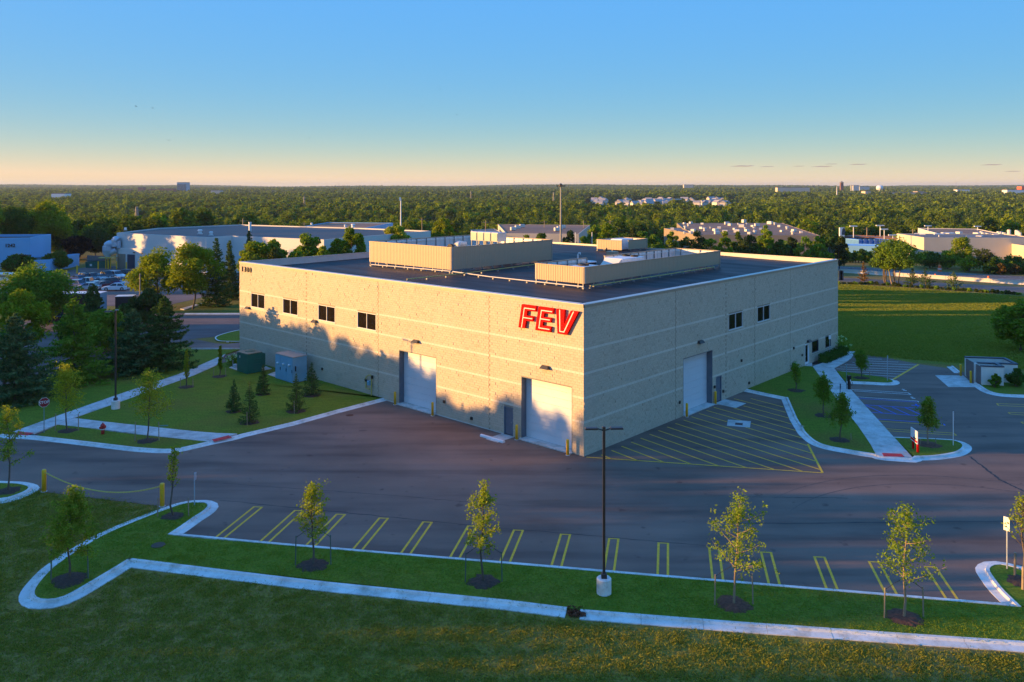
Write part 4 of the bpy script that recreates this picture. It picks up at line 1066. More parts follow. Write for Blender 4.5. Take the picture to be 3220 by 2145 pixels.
def big_tree(seed, h, cb, cw, nclump, nleaf, lsize, r0=.2, flat=.8, trunks=1, core=True):
    rg = np.random.default_rng(seed); tb = MB(); Cc = []
    for q in range(trunks):
        ox, oy = (rg.normal(size=2) * cw * .14 if trunks > 1 else (0, 0))
        tr, limbs = skel(rg, h * .85, max(cb, h * .25), cw * .8, 9, .9, .2, ox / h * .8 if trunks > 1 else 0)
        o = Vector((ox * .5, oy * .5, 0)); tb.tube([p + o for p in tr], [r0 * (1 - .8 * i / 6) for i in range(7)], 7)
        for l in limbs: tb.tube([p + o for p in l], [r0 * .4, r0 * .22, .02], 5, False)
    ch = (h - cb) / 2; zc = cb + ch
    for i in range(nclump):
        d = rg.normal(size=3); d /= np.linalg.norm(d); rr = rg.uniform(.35, 1) ** .5
        wid = (1 - .35 * max(0, d[2])) ; Cc.append([d[0] * cw / 2 * rr * wid * .82, d[1] * cw / 2 * rr * wid * .82, zc + d[2] * ch * rr * .86])
    Cc = np.array(Cc); rad = cw * rg.uniform(.10, .19, nclump)
    w = rg.integers(0, nclump, nleaf); d = rg.normal(size=(nleaf, 3)); d /= np.linalg.norm(d, axis=1)[:, None]
    r = rad[w][:, None] * rg.uniform(.25, 1.1, (nleaf, 1)) ** .6; d[:, 2] *= flat
    P = Cc[w] + d * r; P = P[(P[:, 2] > cb * .8)]
    return tb.mesh('trunk'), np_mesh('crown', leaves(P, lsize, rg, .25), 4)
def conifer(seed, h, w, whorls, per, nneed, size, droop=.25, base=.06, ragged=.25, r0=.12, open_=0.0, prof=.85):
    rg = np.random.default_rng(seed); tb = MB(); tb.tube([(0, 0, 0), (0, 0, h * .5), (0, 0, h * .98)], [r0, r0 * .6, .015], 7)
    P = []; zt = []
    for k in range(whorls):
        f = k / (whorls - 1); z = h * (base + (1 - base) * f ** (1.0)); L0 = w / 2 * (1 - f) ** prof + .04 * w * (1 - f) + .02 * h * (f > .9)
        for j in range(per):
            az = rg.uniform(0, 6.283); L = L0 * rg.uniform(1 - ragged, 1 + ragged * .7)
            if open_ and rg.random() < open_: continue
            n = max(2, int(nneed * L / (w / 2))); t = rg.beta(1.5, 1.0, n)
            x = t * L; dz = -droop * L * t + .22 * L * t ** 2.2 * (1 + f)
            side = rg.normal(size=n) * .13 * L * (1 - t * .5) ; zz = z + dz + rg.normal(size=n) * .03 * h / 6
            P.append(np.c_[x * math.cos(az) - side * math.sin(az), x * math.sin(az) + side * math.cos(az), zz])
            if k % 2 == 0 and f < .8: tb.tube([(0, 0, z), (L * .8 * math.cos(az), L * .8 * math.sin(az), z - droop * L * .8 + .1 * L)], [r0 * .2 * (1 - f), .01], 4, False)
    P = np.concatenate(P); P = P[P[:, 2] > .05]
    return tb.mesh('trunk'), np_mesh('crown', leaves(P, size, rg, .2, .38), 4)
def plant(name, meshes, leaf, label, cat, loc, rz=0, group=None, scale=None, bark='bark', crown='crown'):
    t = thing(name, label, cat, loc, rz, group, scale)
    a, b = meshes
    if not a.materials: a.materials.append(M[bark])
    if not b.materials: b.materials.append(M[leaf])
    link('trunk', a, None, t); link(crown, b, None, t); return t

def mulch_ring(x, y, r, mt, z, label):
    rr = random.Random(int(x * 13 + y * 7)); b = MB(); n = 22; vs = [(x, y, z + .07)]
    for q, zz in ((.55, .06), (1.0, -.01)):
        for k in range(n):
            a = 2 * math.pi * k / n; f = r * .88 * q * (1 + rr.uniform(-.16, .12)); vs.append((x + f * math.cos(a), y + f * math.sin(a) * .95, z + zz + rr.uniform(-.012, .012)))
    fs = [(0, 1 + k, 1 + (k + 1) % n) for k in range(n)] + [(1 + k, 1 + n + k, 1 + n + (k + 1) % n, 1 + (k + 1) % n) for k in range(n)]
    b.add(vs, fs); o = obj('mulch_ring', b, M[mt]); tag(o, kind='stuff'); return o
def stakes(x, y, z, d, h, mt, where, two=True, strap=0.0):
    for k, sx in enumerate((-1, 1) if two else (1,)):
        t = thing('tree_stake', ('left ' if sx < 0 else 'right ') + 'support stake beside ' + where, 'stake', (x + sx * d, y + .04 * sx, z - .1), 0, 'stakes beside the young trees')
        obj('post', MB().tube([(0, 0, 0), (sx * -.03, 0, h + .1)], [.035, .03], 6), M[mt], t)
        if strap: obj('strap', MB().tube([(sx * -.03, 0, h), (-sx * d * .5, 0, h + strap * .55), (-sx * d, -.0, h + strap)], .013, 4), M['rubber'], t)

YT = [  # base pixel, top pixel, crown width in photo px, style, leaf material, label
 (DD(720, 1299), DD(716, 1110), 92, 'loose', 'leaf_young', 'thin young tree with sparse bent branches, leftmost tree of the strip below the parking stalls', 'mulch', 'stake_green', 1.55, 21),
 (DD(1112, 1338), DD(1112, 1103), 84, 'loose', 'leaf_yellow', 'tall narrow young tree standing left of the double-headed lamp post', 'mulch', 'stake_green', 1.5, 22),
 (DD(1687, 1390), DD(1690, 1135), 132, 'loose', 'leaf_young', 'sunlit young tree on red mulch right of the double-headed lamp post', 'mulch_red', 'stake', 1.45, 23),
 (DD(2078, 1420), DD(2078, 1157), 136, 'loose', 'leaf_young', 'sunlit young tree on red mulch at the right end of the parking row', 'mulch_red', 'stake', 1.4, 24),
 (DD(160, 1332), DD(160, 1120), 106, 'cone', 'leaf_young', 'pyramid-shaped bright green young tree in the curved kerb at the lower left', 'mulch', 'stake_green', 1.5, 25),
 (DD(398, 1187), DD(397, 1016), 52, 'bare', 'leaf_yellow', 'half-bare young tree with upswept branches beside the right chain bollard', 'mulch', 'stake', 1.1, 26),
 (DD(338, 1014), DD(338, 853), 92, 'dense', 'leaf_yellow', 'yellow young maple on the triangular lawn near the red hydrant', 'mulch', 'stake', 1.5, 27),
 (DD(154, 991), DD(157, 838), 82, 'dense', 'leaf_yellow', 'yellow-green young maple behind the stop sign', 'mulch', 'stake', 1.4, 28),
 (DD(429, 890), DD(429, 795), 25, 'column', 'leaf_yellow', 'slim columnar yellow-green tree beside the long footpath', 'mulch', 'stake', .9, 29),
 (DD(505, 866), DD(504, 790), 24, 'column', 'leaf_maple', 'slim columnar olive tree left of the green transformer', 'mulch', 'stake', .9, 30),
 (DD(336, 905), DD(335, 842), 26, 'column', 'leaf_maple', 'slim columnar tree across the footpath behind the yellow maple', None, None, 0, 31),
 (c10(72, 245), DD(8, 932), 76, 'loose', 'leaf_young', 'young tree cut off by the left edge of the picture', 'mulch', None, 0, 32),
 (DD(2352, 1338), DD(2352, 1133), 100, 'bare', 'leaf_young', 'bushy young tree cut off by the right edge of the picture', 'mulch', None, 0, 33),
 (c9(378, 1205), c9(385, 740), 72, 'dense', 'leaf_green', 'dark round-headed young tree on the lawn left of the entrance path, nearer one', 'mulch', 'stake', .5, 34),
 (c9(220, 965), c9(235, 570), 62, 'dense', 'leaf_green', 'dark young tree behind another on the lawn left of the entrance path', 'mulch', 'stake', .9, 35),
 (c9(1250, 1250), c9(1240, 778), 70, 'dense', 'leaf_young', 'sunlit round-headed young tree behind the small red-legged sign', 'mulch_red', 'stake', .45, 36),
 (c9(590, 592), c9(585, 325), 48, 'dense', 'leaf_green', 'young tree on the small island between the hatched bays', 'mulch', 'stake', .6, 37),
 (c8(1315, 1008), c8(1315, 735), 62, 'vase', 'leaf_green', 'loose vase-shaped sapling on the lawn near the shaded wall', 'mulch', None, 0, 38)]
STK = {21: 'the sparse leftmost tree below the stalls', 22: 'the narrow tree left of the lamp post', 23: 'the sunlit tree right of the lamp post', 24: 'the sunlit tree at the right end of the parking row', 25: 'the pyramid tree at the lower left',
       26: 'the half-bare tree by the chain bollard', 27: 'the yellow maple near the hydrant', 28: 'the yellow-green maple behind the stop sign', 29: 'the columnar tree by the long footpath', 30: 'the columnar tree left of the transformer',
       34: 'the nearer dark tree left of the entrance path', 35: 'the farther dark tree left of the entrance path', 36: 'the sunlit tree behind the red-legged sign', 37: 'the tree on the small bay island'}
NL = {'loose': 1150, 'dense': 1550, 'cone': 3300, 'column': 1500, 'bare': 420, 'vase': 700}
for (pb, pt, wpx, style, lm, label, mul, stk, sh, seed) in YT:
    z = LZ; x, y = G(pb, z); s = y / F_; h = (pb[1] - pt[1]) * s; cw = wpx * 1.368 * s if wpx > 80 or style in ('column', 'bare', 'loose', 'cone') and wpx != 48 else wpx * s
    if seed in (34, 35, 36, 37, 38): cw = wpx * s
    cb = {'loose': .30, 'dense': .30, 'cone': .30, 'column': .16, 'bare': .36, 'vase': .15}[style] * h
    ms = young_tree(seed, h, cb, cw * (1.12 if style in ('loose', 'cone') else 1.0), int(NL[style] * 1.7), .064 if style != 'dense' else .078, style)
    plant('young_tree', ms, lm, label, 'tree', (x, y, z), 0, 'young planted trees', bark='bark_pale' if lm == 'leaf_young' and seed in (23, 24, 36) else 'bark')
    if mul: mulch_ring(x, y, {21: 1.0, 22: 1.0, 23: 1.05, 24: 1.0, 25: 1.1, 26: .85, 36: 1.1}.get(seed, .95), mul, z, label)
    if stk: stakes(x, y, z, .62 if seed in (29, 30, 36) else .92, sh, stk, STK[seed], seed not in (34, 35, 37), .55 if seed in (21, 22, 23, 24) else 0)

SP = [((100, 1104), 830, 150, 'small dark spruce, leftmost of the five on the transformer lawn'), ((238, 1202), 848, 190, 'small spruce with bright leader, nearest of the five on the transformer lawn'),
      ((358, 952), 698, 135, 'narrow small spruce between the green transformer and blue cabinet'), ((648, 1102), 780, 195, 'small broad spruce in front of the grey cabinet side'), ((785, 962), 680, 180, 'small bushy spruce right of the grey cabinet against the wall')]
for i, (b_, top, w, label) in enumerate(SP):
    p = c6(*b_); x, y = G(p, LZ); s = y / F_; h = (b_[1] - top) / 2.8 * s; cw = w / 2.8 * s
    plant('small_spruce', conifer(60 + i, h, cw, 20, 9, 24, .075, .12, .04, .15, .05), 'needle', label, 'spruce', (x, y, LZ), i, 'small spruces on the transformer lawn')
    mulch_ring(x, y, cw * .55, 'mulch', LZ, label)
    if i in (1, 3): stakes(x - .05, y - .8, LZ, .1, 1.1, 'stake', ('the small spruce with bright leader', '', '', 'the small broad spruce by the cabinet')[i - 1 if i == 1 else 3], False)

# the belt of tall trees left of the lot
def at_px(p, Y, z=None):
    x, _, zz = A(p, Y); return x, zz
BT = [  # kind, pixel of top, depth, crown px width, label
 ('con', c1(675, 1225), 82, 176, 'needle_lime', 'tall lime-green layered spruce left of the lamp post', .42, .45),
 ('con', c1(1500, 1205), 88, 150, 'needle', 'dark layered spruce nearest the side street, right of the lamp post', .3, .38),
 ('con', c1(1215, 1325), 86, 150, 'needle_blue', 'broad dark spruce directly behind the lamp post', .3, .38),
 ('con', c1(140, 1365), 74.5, 190, 'needle_blue', 'big dark spruce at the left edge behind the stop sign', .25, .3),
 ('dec', c1(190, 1170), 90, 150, 'leaf_maple', 'round-topped green tree at the left edge above the dark spruce', 0, 0),
 ('con', c1(850, 1095), 106, 90, 'needle', 'dark narrow spruce in front of the dark trailer', .2, .2),
 ('dec', c1(330, 950), 112, 215, 'leaf_green', 'spreading tree with layered boughs at the far left in front of the blue building', 0, 0),
 ('dec', c1(1440, 800), 132, 150, 'leaf_maple', 'bright yellow-green maple left of its twin near the side street', 0, 0),
 ('dec', c1(1760, 745), 130, 165, 'leaf_maple', 'bright yellow-green maple with bare trunk beside the dark spruces', 0, 0),
 ('con', c1(1975, 675), 134, 96, 'needle', 'tall dark spruce between the maple and the warehouse corner', .16, .2),
 ('con', c1(2095, 700), 142, 60, 'needle', 'slim dark spruce against the white building', .16, .2),
 ('con', c1(2275, 605), 168, 60, 'needle', 'dark spruce rising behind the warehouse roof edge', .16, .2),
 ('dec', c1(1350, 1145), 114, 128, 'leaf_olive', 'low brownish flat-topped tree under the maples', 0, 0),
 ('dec', c2(160, 690), 150, 105, 'leaf_maple', 'bushy yellow-green tree behind the left end of the warehouse roof', 0, 0),
 ('dec', c2(330, 695), 152, 80, 'leaf_green', 'small green tree behind the left roof edge near the white wall', 0, 0),
 ('dec', c2(640, 632), 160, 90, 'leaf_maple', 'round green tree standing before the corner of the white building', 0, 0),
 ('dec', c2(900, 680), 162, 70, 'leaf_maple', 'green tree left of the peaked tree by the largest screen', 0, 0),
 ('dec', c2(1040, 568), 163, 88, 'leaf_maple', 'tall peaked green tree left of the largest roof screen', 0, 0),
 ('dec', c2(1430, 545), 195, 85, 'leaf_yellow', 'yellowish tree behind the largest roof screen', 0, 0),
 ('dec', c2(1860, 490), 215, 72, 'leaf_maple', 'bright round tree far behind the largest roof screen', 0, 0),
 ('dec', c1(130, 360), 222, 130, 'leaf_dark', 'large dark tree at the left edge above the blue building', 0, 0),
 ('dec', c1(430, 355), 226, 128, 'leaf_maple', 'tall yellow-green tree behind the blue building', 0, 0),
 ('dec', c1(700, 650), 214, 84, 'leaf_purple', 'nearly black purple-leaved tree behind the car park', 0, 0),
 ('dec', c1(520, 806), 191, 84, 'leaf_dark', 'clipped round dark bush-tree beside the blue annex', 0, 0),
 ('dec', c1(165, 835), 184, 98, 'leaf_dark', 'broad dark bush-tree in front of the blue building', 0, 0),
 ('dec', c1(880, 600), 224, 110, 'leaf_olive', 'mixed green trees beside the white building pipes', 0, 0),
 ('dec', c1(960, 1330), 97, 130, 'leaf_green', 'mid-green tree filling the gap behind the lime spruce', 0, 0),
 ('dec', c1(690, 1290), 101, 120, 'leaf_dark', 'dark leafy tree left of the lime spruce tip', 0, 0),
 ('con', c1(1130, 1270), 103, 110, 'needle', 'dark spruce behind the head of the lamp post', .25, .3),
 ('dec', c1(40, 1500), 80, 120, 'leaf_green', 'leafy tree at the very left edge below the round-topped tree', 0, 0),
 ('dec', c1(560, 560), 232, 120, 'leaf_dark', 'dark tree behind the purple tree', 0, 0)]
for i, (k, pt, Y, w, lm, label, dr, rag) in enumerate(BT):
    x, zt = at_px(pt, Y); s = Y / F_; cw = w * s; zg = float(terrain(x, Y)); h = zt - zg
    if k == 'con':
        near = Y < 110
        ms = conifer(100 + i, h, cw * (1.3 if near else 1.12), 28 if near else 32, 9, 72 if near else 44, .19 if near else .2, dr, .03, rag, .14, .08 if near else 0, .68 if near else .85)
        plant('spruce_tree', ms, lm, label, 'tree', (x, Y, zg), 0, 'trees left of the warehouse')
    else:
        cb = h * (.2 if h > 6 else .06); nl = int(min(16000, 3600 + 130 * cw * cw))
        if i == 8: cb = h * .26
        ms = big_tree(100 + i, h * 1.05, cb, cw * 1.15, int(26 + cw * 2.2), nl, .2 if Y < 135 else .27, .16)
        plant('broadleaf_tree', ms, lm, label, 'tree', (x, Y, zg), 0, 'trees left of the warehouse')

# trees outside the picture on the left whose shade falls on the lot
def shade_h(y):
    for y1, h in ((31.3, 12.7), (35.0, 10.1), (41.6, 12.6), (44.0, 11.6), (50, 13.8), (53.2, 11.7), (57.5, 13.8), (62.5, 12.9), (69, 11.2), (76, 13.4), (84, 14.2), (200, 13.8)):
        if y < y1: return h
outm = [big_tree(300 + i, 10, .9, 8, 40, 4200, .30, .2) for i in range(3)]
for i in range(52):
    y = 8 + i * 3.0 if i < 34 else 61.5 + (i - 34) * 2.6; x = -84 - (i % 3) * 1.5 - max(0, y - 62) * .62; h = shade_h(y)
    plant('broadleaf_tree', outm[i % 3], 'leaf_green', 'one of the row of broad trees along the left of the site', 'tree', (x, y, 0), i * 1.3, 'row of broad trees along the left of the site', (.72, .72, h / 10))
for i in range(24):
    y = 8 + i * 4.2; x = -108 - (i % 3) * 5 - max(0, y - 60) * .5
    plant('broadleaf_tree', outm[i % 3], 'leaf_green', 'one of the row of broad trees along the left of the site', 'tree', (x, y, 0), i * .7, 'row of broad trees along the left of the site', (1.0, 1.0, 1.12 if not 31 < y < 37 else 1.0))

for i in range(10):
    plant('broadleaf_tree', outm[i % 3], 'leaf_green', 'one of the row of broad trees along the left of the site', 'tree', (-137 - (i % 2) * 7, 150 + i * 7.5, 0), i, 'row of broad trees along the left of the site', (1.0, 1.0, 1.75 + .2 * (i % 3)))
for i, (x, y, h) in enumerate(((20, 149.5, 9.0), (25, 153.5, 9.3), (17, 157, 9.2), (24, 160.5, 9.0), (20, 133.5, 8.6), (27, 136, 8.2))):  # added out of sight behind the warehouse so their shade bands the field
    zg = float(terrain(x, y)); plant('broadleaf_tree', outm[i % 3], 'leaf_green', 'one of the unseen trees added behind the warehouse to shade the field', 'tree', (x, y, zg), i, 'unseen trees added behind the warehouse for their shade', (.62, .62, (h - zg) / 9.4))
# right side: clump, pines, bank of trees beyond the highway, tree at the right edge
TB = [(2055, 742, 60), (2110, 728, 55), (2150, 748, 50), (2190, 738, 70), (2235, 745, 55), (2278, 735, 50), (2325, 738, 60), (2365, 742, 65), (2408, 715, 60), (2415, 748, 60), (2455, 752, 60), (2490, 748, 45), (2530, 752, 60), (2575, 750, 60), (2610, 738, 45), (2640, 745, 50),
      (1870, 715, 60), (1910, 708, 60), (1945, 682, 70), (1985, 720, 60), (2020, 725, 50), (1660, 745, 40), (1700, 735, 45), (1790, 735, 50), (1835, 748, 40), (1470, 738, 40), (1515, 742, 50), (2340, 765, 90), (2470, 768, 90), (2580, 770, 80)]
HID = [(800, 792, 70, 138), (868, 785, 70, 143), (930, 782, 60, 149), (1010, 780, 70, 141), (1085, 778, 70, 152)]  # extra trees added behind the roof edge to throw shade on the field
rank = {(t[0], t[1]): k for k, t in enumerate(sorted(TB))}
for i, (px, pv, wpx, *Yo) in enumerate(TB + HID):
    Y = Yo[0] if Yo else (196 + (i * 37) % 26 if px < 2330 or i > 26 else 202 + (i * 17) % 12)
    x, zt = at_px((px, pv), Y); zg = float(terrain(x, Y)); h = max(2.5, zt - zg) * 1.12; s = Y / F_
    ms = big_tree(520 + i, h, h * .06, wpx * s * 1.15, 30, 2600, .30, .14)
    plant('broadleaf_tree', ms, ('leaf_green', 'leaf_maple', 'leaf_dark', 'leaf_olive')[i % 4], ((ordn(rank[px, pv]) + ' leafy tree from the left in the belt behind the warehouse roof') if not Yo else 'one of the leafy trees added behind the left part of the warehouse to shade the field'), 'tree', (x, Y, zg), 0, 'leafy trees between the warehouse and the brown-roofed halls')
def place(kind, base, top, w, lm, label, name='broadleaf_tree', seed=0, nl=5000, ls=.24, trunks=1, cbf=.2, group='trees along the highway', rag=.3, op=.25, bark='bark'):
    g = GT(base); s = g[1] / F_; h = (base[1] - top[1]) * s; cw = w * s
    ms = big_tree(seed, h, h * cbf, cw * 1.08, int(26 + cw * 2.5), nl, ls, .16, .75, trunks) if kind == 'dec' else conifer(seed, h, cw * 1.1, 14, 6, 26, ls, .05, .1, rag, .09, op)
    return plant(name, ms, lm, label, 'tree', g, 0, group, bark=bark)
place('dec', c17(840, 745), c17(800, 195), 148, 'leaf_green', 'large spreading tree with several pale trunks between field and highway', seed=401, nl=9500, trunks=4, cbf=.33, bark='bark_pale')
place('dec', c17(690, 735), c17(640, 250), 95, 'leaf_dark', 'left half of the leafy clump between field and highway', seed=402, nl=5500, trunks=3, cbf=.34)
place('con', c17(440, 715), c17(440, 480), 36, 'needle_red', 'small pine with rusty lower needles left of the leafy clump', 'pine_tree', 403, ls=.16)
place('con', c17(1020, 755), c17(1020, 550), 42, 'needle', 'ragged dark pine just right of the leafy clump', 'pine_tree', 404, ls=.18)
place('con', c17(1180, 775), c17(1180, 545), 48, 'needle', 'second ragged dark pine right of the leafy clump', 'pine_tree', 405, ls=.18)
place('con', c17(1510, 800), c17(1515, 595), 58, 'needle', 'dark pine standing alone at the field edge', 'pine_tree', 406, ls=.18)
place('dec', c17(1600, 545), c17(1605, 160), 82, 'leaf_maple', 'tall sunlit tree across the highway', seed=407, nl=4200, trunks=2, cbf=.15)
place('dec', c17(1440, 555), c17(1430, 330), 70, 'leaf_green', 'lower tree left of the tall sunlit tree across the highway', seed=408, nl=3600, cbf=.05)
place('dec', c17(1230, 545), c17(1220, 340), 76, 'leaf_dark', 'dark tree across the highway behind the pines', seed=409, nl=3600, cbf=.05)
place('dec', c17(1870, 600), c17(1860, 310), 62, 'leaf_olive', 'thin tree with bare pale stems across the highway', seed=410, nl=900, trunks=3, cbf=.45, bark='bark_pale')
rs = random.Random(5)
for i in range(15):
    px = 140 + i * 34 if i < 12 else 1700 + (i - 12) * 260
    place('dec', c17(px, 480 if i < 12 else 590), c17(px, rs.uniform(300, 360) if i < 12 else rs.uniform(380, 430)), rs.uniform(22, 34) if i < 12 else 75, ('leaf_maple', 'leaf_green', 'leaf_dark')[i % 3],
          (ordn(i) + ' bushy tree from the left in the bank beyond the highway'), seed=420 + i, nl=1500, ls=.28, cbf=.03, group='hedge bank beyond the highway')
for i in range(7):
    place('dec', c17(1930 + i * 66, 615), c17(1930 + i * 66, rs.uniform(400, 470)), rs.uniform(30, 44), 'leaf_dark', (ordn(i) + ' from the left of the low dark trees beyond the highway'), seed=440 + i, nl=1500, ls=.28, cbf=.02, group='low dark trees beyond the highway')
for i in range(2):
    place('dec', c17(2080 + i * 170, 622), c17(2080 + i * 170, 480 + 20 * i), 34, 'needle_red', ('rust-brown shrub at the roadside across the highway', 'second rust-brown shrub at the right edge across the highway')[i], 'shrub', 450 + i, 900, .25, 1, .02)
place('dec', c4(2290, 1700), c4(2330, 1215), 150, 'leaf_green', 'large dark green tree cut off by the right edge behind the wooden-gated enclosure', seed=461, nl=9000, ls=.2, cbf=.08, group=None)
place('dec', c21(1700, 1250), c21(1600, 770), 55, 'leaf_dark', 'dark shrub between the enclosure and the right edge', 'shrub', 462, 2600, .12, 1, .02, None)
place('dec', c21(1180, 1270), c21(1150, 905), 36, 'leaf_green', 'green shrub in front of the pale enclosure wall', 'shrub', 463, 1500, .10, 1, .02, None)
# weeds along the field edge
for i in range(34):
    px = 150 + i * 65 + rs.uniform(-15, 15); by = 733 + max(0, px - 500) * .071
    place('dec', c17(px, by + 6), c17(px, by - rs.uniform(12, 40)), rs.uniform(9, 20), 'leaf_olive' if i % 3 else 'leaf_green', ordn(i) + ' weedy shrub from the left along the far edge of the field', 'shrub', 470 + i % 6, 260, .2, 1, .02, 'weedy shrubs along the field edge')

# hedge, flowering shrubs, planting bed by the entrance
sheet('planting_bed', [tuple(BC + BR * 41.5 - BL * .05), tuple(BC + BR * 50.5 - BL * .05), G(c9(440, 338)), G(c9(340, 385)), G(c9(185, 455))], LZ + .01, M['mulch'], None, .1)
rg = np.random.default_rng(9)
hb = thing('hedge', 'clipped dark hedge under the two low windows by the entrance', 'hedge', bframe(46.0, -1.0, LZ), TH)
P = rg.uniform([-3.4, -.55, .02], [3.4, .55, .95], (3800, 3)); k = np.abs(P[:, 1]) > .38; P = P[k | (P[:, 2] > .7)]
link('foliage', np_mesh('foliage', leaves(P, .09, rg), 4), M['leaf_dark'], hb)
core = obj('stem_mass', MB().box((0, 0, .4), (6.5, .7, .7)), M['leaf_dark'], hb)
def flower_shrub(label, loc, r, seed):
    rg = np.random.default_rng(seed); t = thing('flowering_shrub', label, 'shrub', loc, 0, 'white flowering shrubs')
    P = rg.normal(size=(700, 3)) * [r * .42, r * .42, r * .3] + [0, 0, r * .6]; link('foliage', np_mesh('foliage', leaves(P[P[:, 2] > .05], .1, rg), 4), M['leaf_green'], t)
    d = rg.normal(size=(16, 3)); d[:, 2] = abs(d[:, 2]); d /= np.linalg.norm(d, axis=1)[:, None]; Q = []
    for c in d * [r * .85, r * .85, r * .75] + [0, 0, r * .5]: Q.append(c + rg.normal(size=(14, 3)) * .07)
    link('blossom', np_mesh('blossom', leaves(np.concatenate(Q), .07, rg), 4), M['flower'], t)
    obj('stem', MB().tube([(0, 0, 0), (.05, 0, r * .5)], .03, 5), M['bark'], t)
x, y = G(c9(375, 335), LZ); flower_shrub('white flowering shrub at the far corner of the shaded wall', (x, y, LZ), 1.5, 1)
x, y = G(c18(130, 690), LZ); flower_shrub('white flowering shrub beside the green transformer', (x, y, LZ), .95, 2)
x, y = G(c8(1275, 800), LZ); flower_shrub('white flowering shrub by the wall spigot near the entrance', (x, y, LZ), .7, 3)

# grass: tufts on the near lawns (nobody could count them)
def tuft(name, seed, n, hgt, spread, mt, wid=.012):
    rg = np.random.default_rng(seed); V = []
    for i in range(n):
        p = rg.normal(size=2) * spread; a = rg.uniform(0, 6.28); l = hgt * rg.uniform(.55, 1.25); b = rg.normal(size=2) * l * .95
        w = np.array([math.cos(a), math.sin(a)]) * wid
        V.append([[p[0] - w[0], p[1] - w[1], 0], [p[0] + w[0], p[1] + w[1], 0], [p[0] + b[0] * .5 + w[0] * .6, p[1] + b[1] * .5 + w[1] * .6, l * .7], [p[0] + b[0], p[1] + b[1], l]])
    me = np_mesh(name, np.array(V), 4); me.materials.append(mt); return bpy.data.objects.new(name, me)
def scatter(name, pts, srcs, smin, smax, seed, zf=1.0):
    """one object: the sources spread over the points by geometry nodes (ground cover only)"""
    me = bpy.data.meshes.new(name); me.vertices.add(len(pts)); me.vertices.foreach_set('co', np.asarray(pts, np.float32).reshape(-1))
    o = link(name, me); tag(o, kind='stuff')
    ng = bpy.data.node_groups.new(name, 'GeometryNodeTree'); ng.interface.new_socket('Geometry', in_out='INPUT', socket_type='NodeSocketGeometry'); ng.interface.new_socket('Geometry', in_out='OUTPUT', socket_type='NodeSocketGeometry')
    gi, go = ng.nodes.new('NodeGroupInput'), ng.nodes.new('NodeGroupOutput'); iop = ng.nodes.new('GeometryNodeInstanceOnPoints')
    jn = ng.nodes.new('GeometryNodeGeometryToInstance')
    for s in srcs:
        oi = ng.nodes.new('GeometryNodeObjectInfo'); oi.inputs['Object'].default_value = s; oi.inputs['As Instance'].default_value = True
        ng.links.new(oi.outputs['Geometry'], jn.inputs[0])
    def rnd(t, a, b, sd):
        r = ng.nodes.new('FunctionNodeRandomValue'); r.data_type = t; r.inputs['Seed'].default_value = sd
        ins = [i for i in r.inputs if i.name in ('Min', 'Max') and i.enabled]; ins[0].default_value = a; ins[1].default_value = b
        return [q for q in r.outputs if q.enabled][0]
    iop.inputs['Pick Instance'].default_value = True
    ng.links.new(gi.outputs[0], iop.inputs['Points']); ng.links.new(jn.outputs[0], iop.inputs['Instance'])
    ng.links.new(rnd('INT', 0, len(srcs) - 1, seed), iop.inputs['Instance Index'])
    ng.links.new(rnd('FLOAT_VECTOR', (0, 0, 0), (0, 0, 6.283), seed + 1), iop.inputs['Rotation'])
    ng.links.new(rnd('FLOAT_VECTOR', (smin, smin, smin * .85 * zf), (smax, smax, smax * 1.1 * zf), seed + 2), iop.inputs['Scale'])
    ng.links.new(iop.outputs[0], go.inputs[0])
    md = o.modifiers.new('scatter', 'NODES'); md.node_group = ng
    return o
def in_poly(P, poly):
    x, y = P[:, 0], P[:, 1]; ins = np.zeros(len(P), bool); q = np.array([(p[0], p[1]) for p in poly]); j = len(q) - 1
    for i in range(len(q)):
        c = ((q[i, 1] > y) != (q[j, 1] > y)) & (x < (q[j, 0] - q[i, 0]) * (y - q[i, 1]) / (q[j, 1] - q[i, 1] + 1e-12) + q[i, 0]); ins ^= c; j = i
    return ins
tl = [tuft('lawn_tuft', 500 + i, 26, .045, .15, M['blade']) for i in range(3)]
tr_ = [tuft('rough_tuft', 510 + i, 30, .07, .17, M['blade_dry'], .016) for i in range(4)]
rg = np.random.default_rng(77)
P = rg.uniform([-27, 29], [37, 52], (34000, 2)); P = P[in_poly(P, isl_s)]
scatter('lawn_grass', np.c_[P, np.full(len(P), LZ - .01)], tl, .7, 1.25, 1)
P = rg.uniform([-36, 24], [36, 56], (36000, 2)); lotm = in_poly(P, lot_pts) | in_poly(P, isl_s) | in_poly(P, isl_w)
front = [G(c10(1180, 880)), G(c11(2352, 1150)), G(c13(2352, 1500)), (37, 30)]
P = P[~lotm & (np.abs(P[:, 0]) < P[:, 1] * .66 + 2) & ((P[:, 0] > -60))]
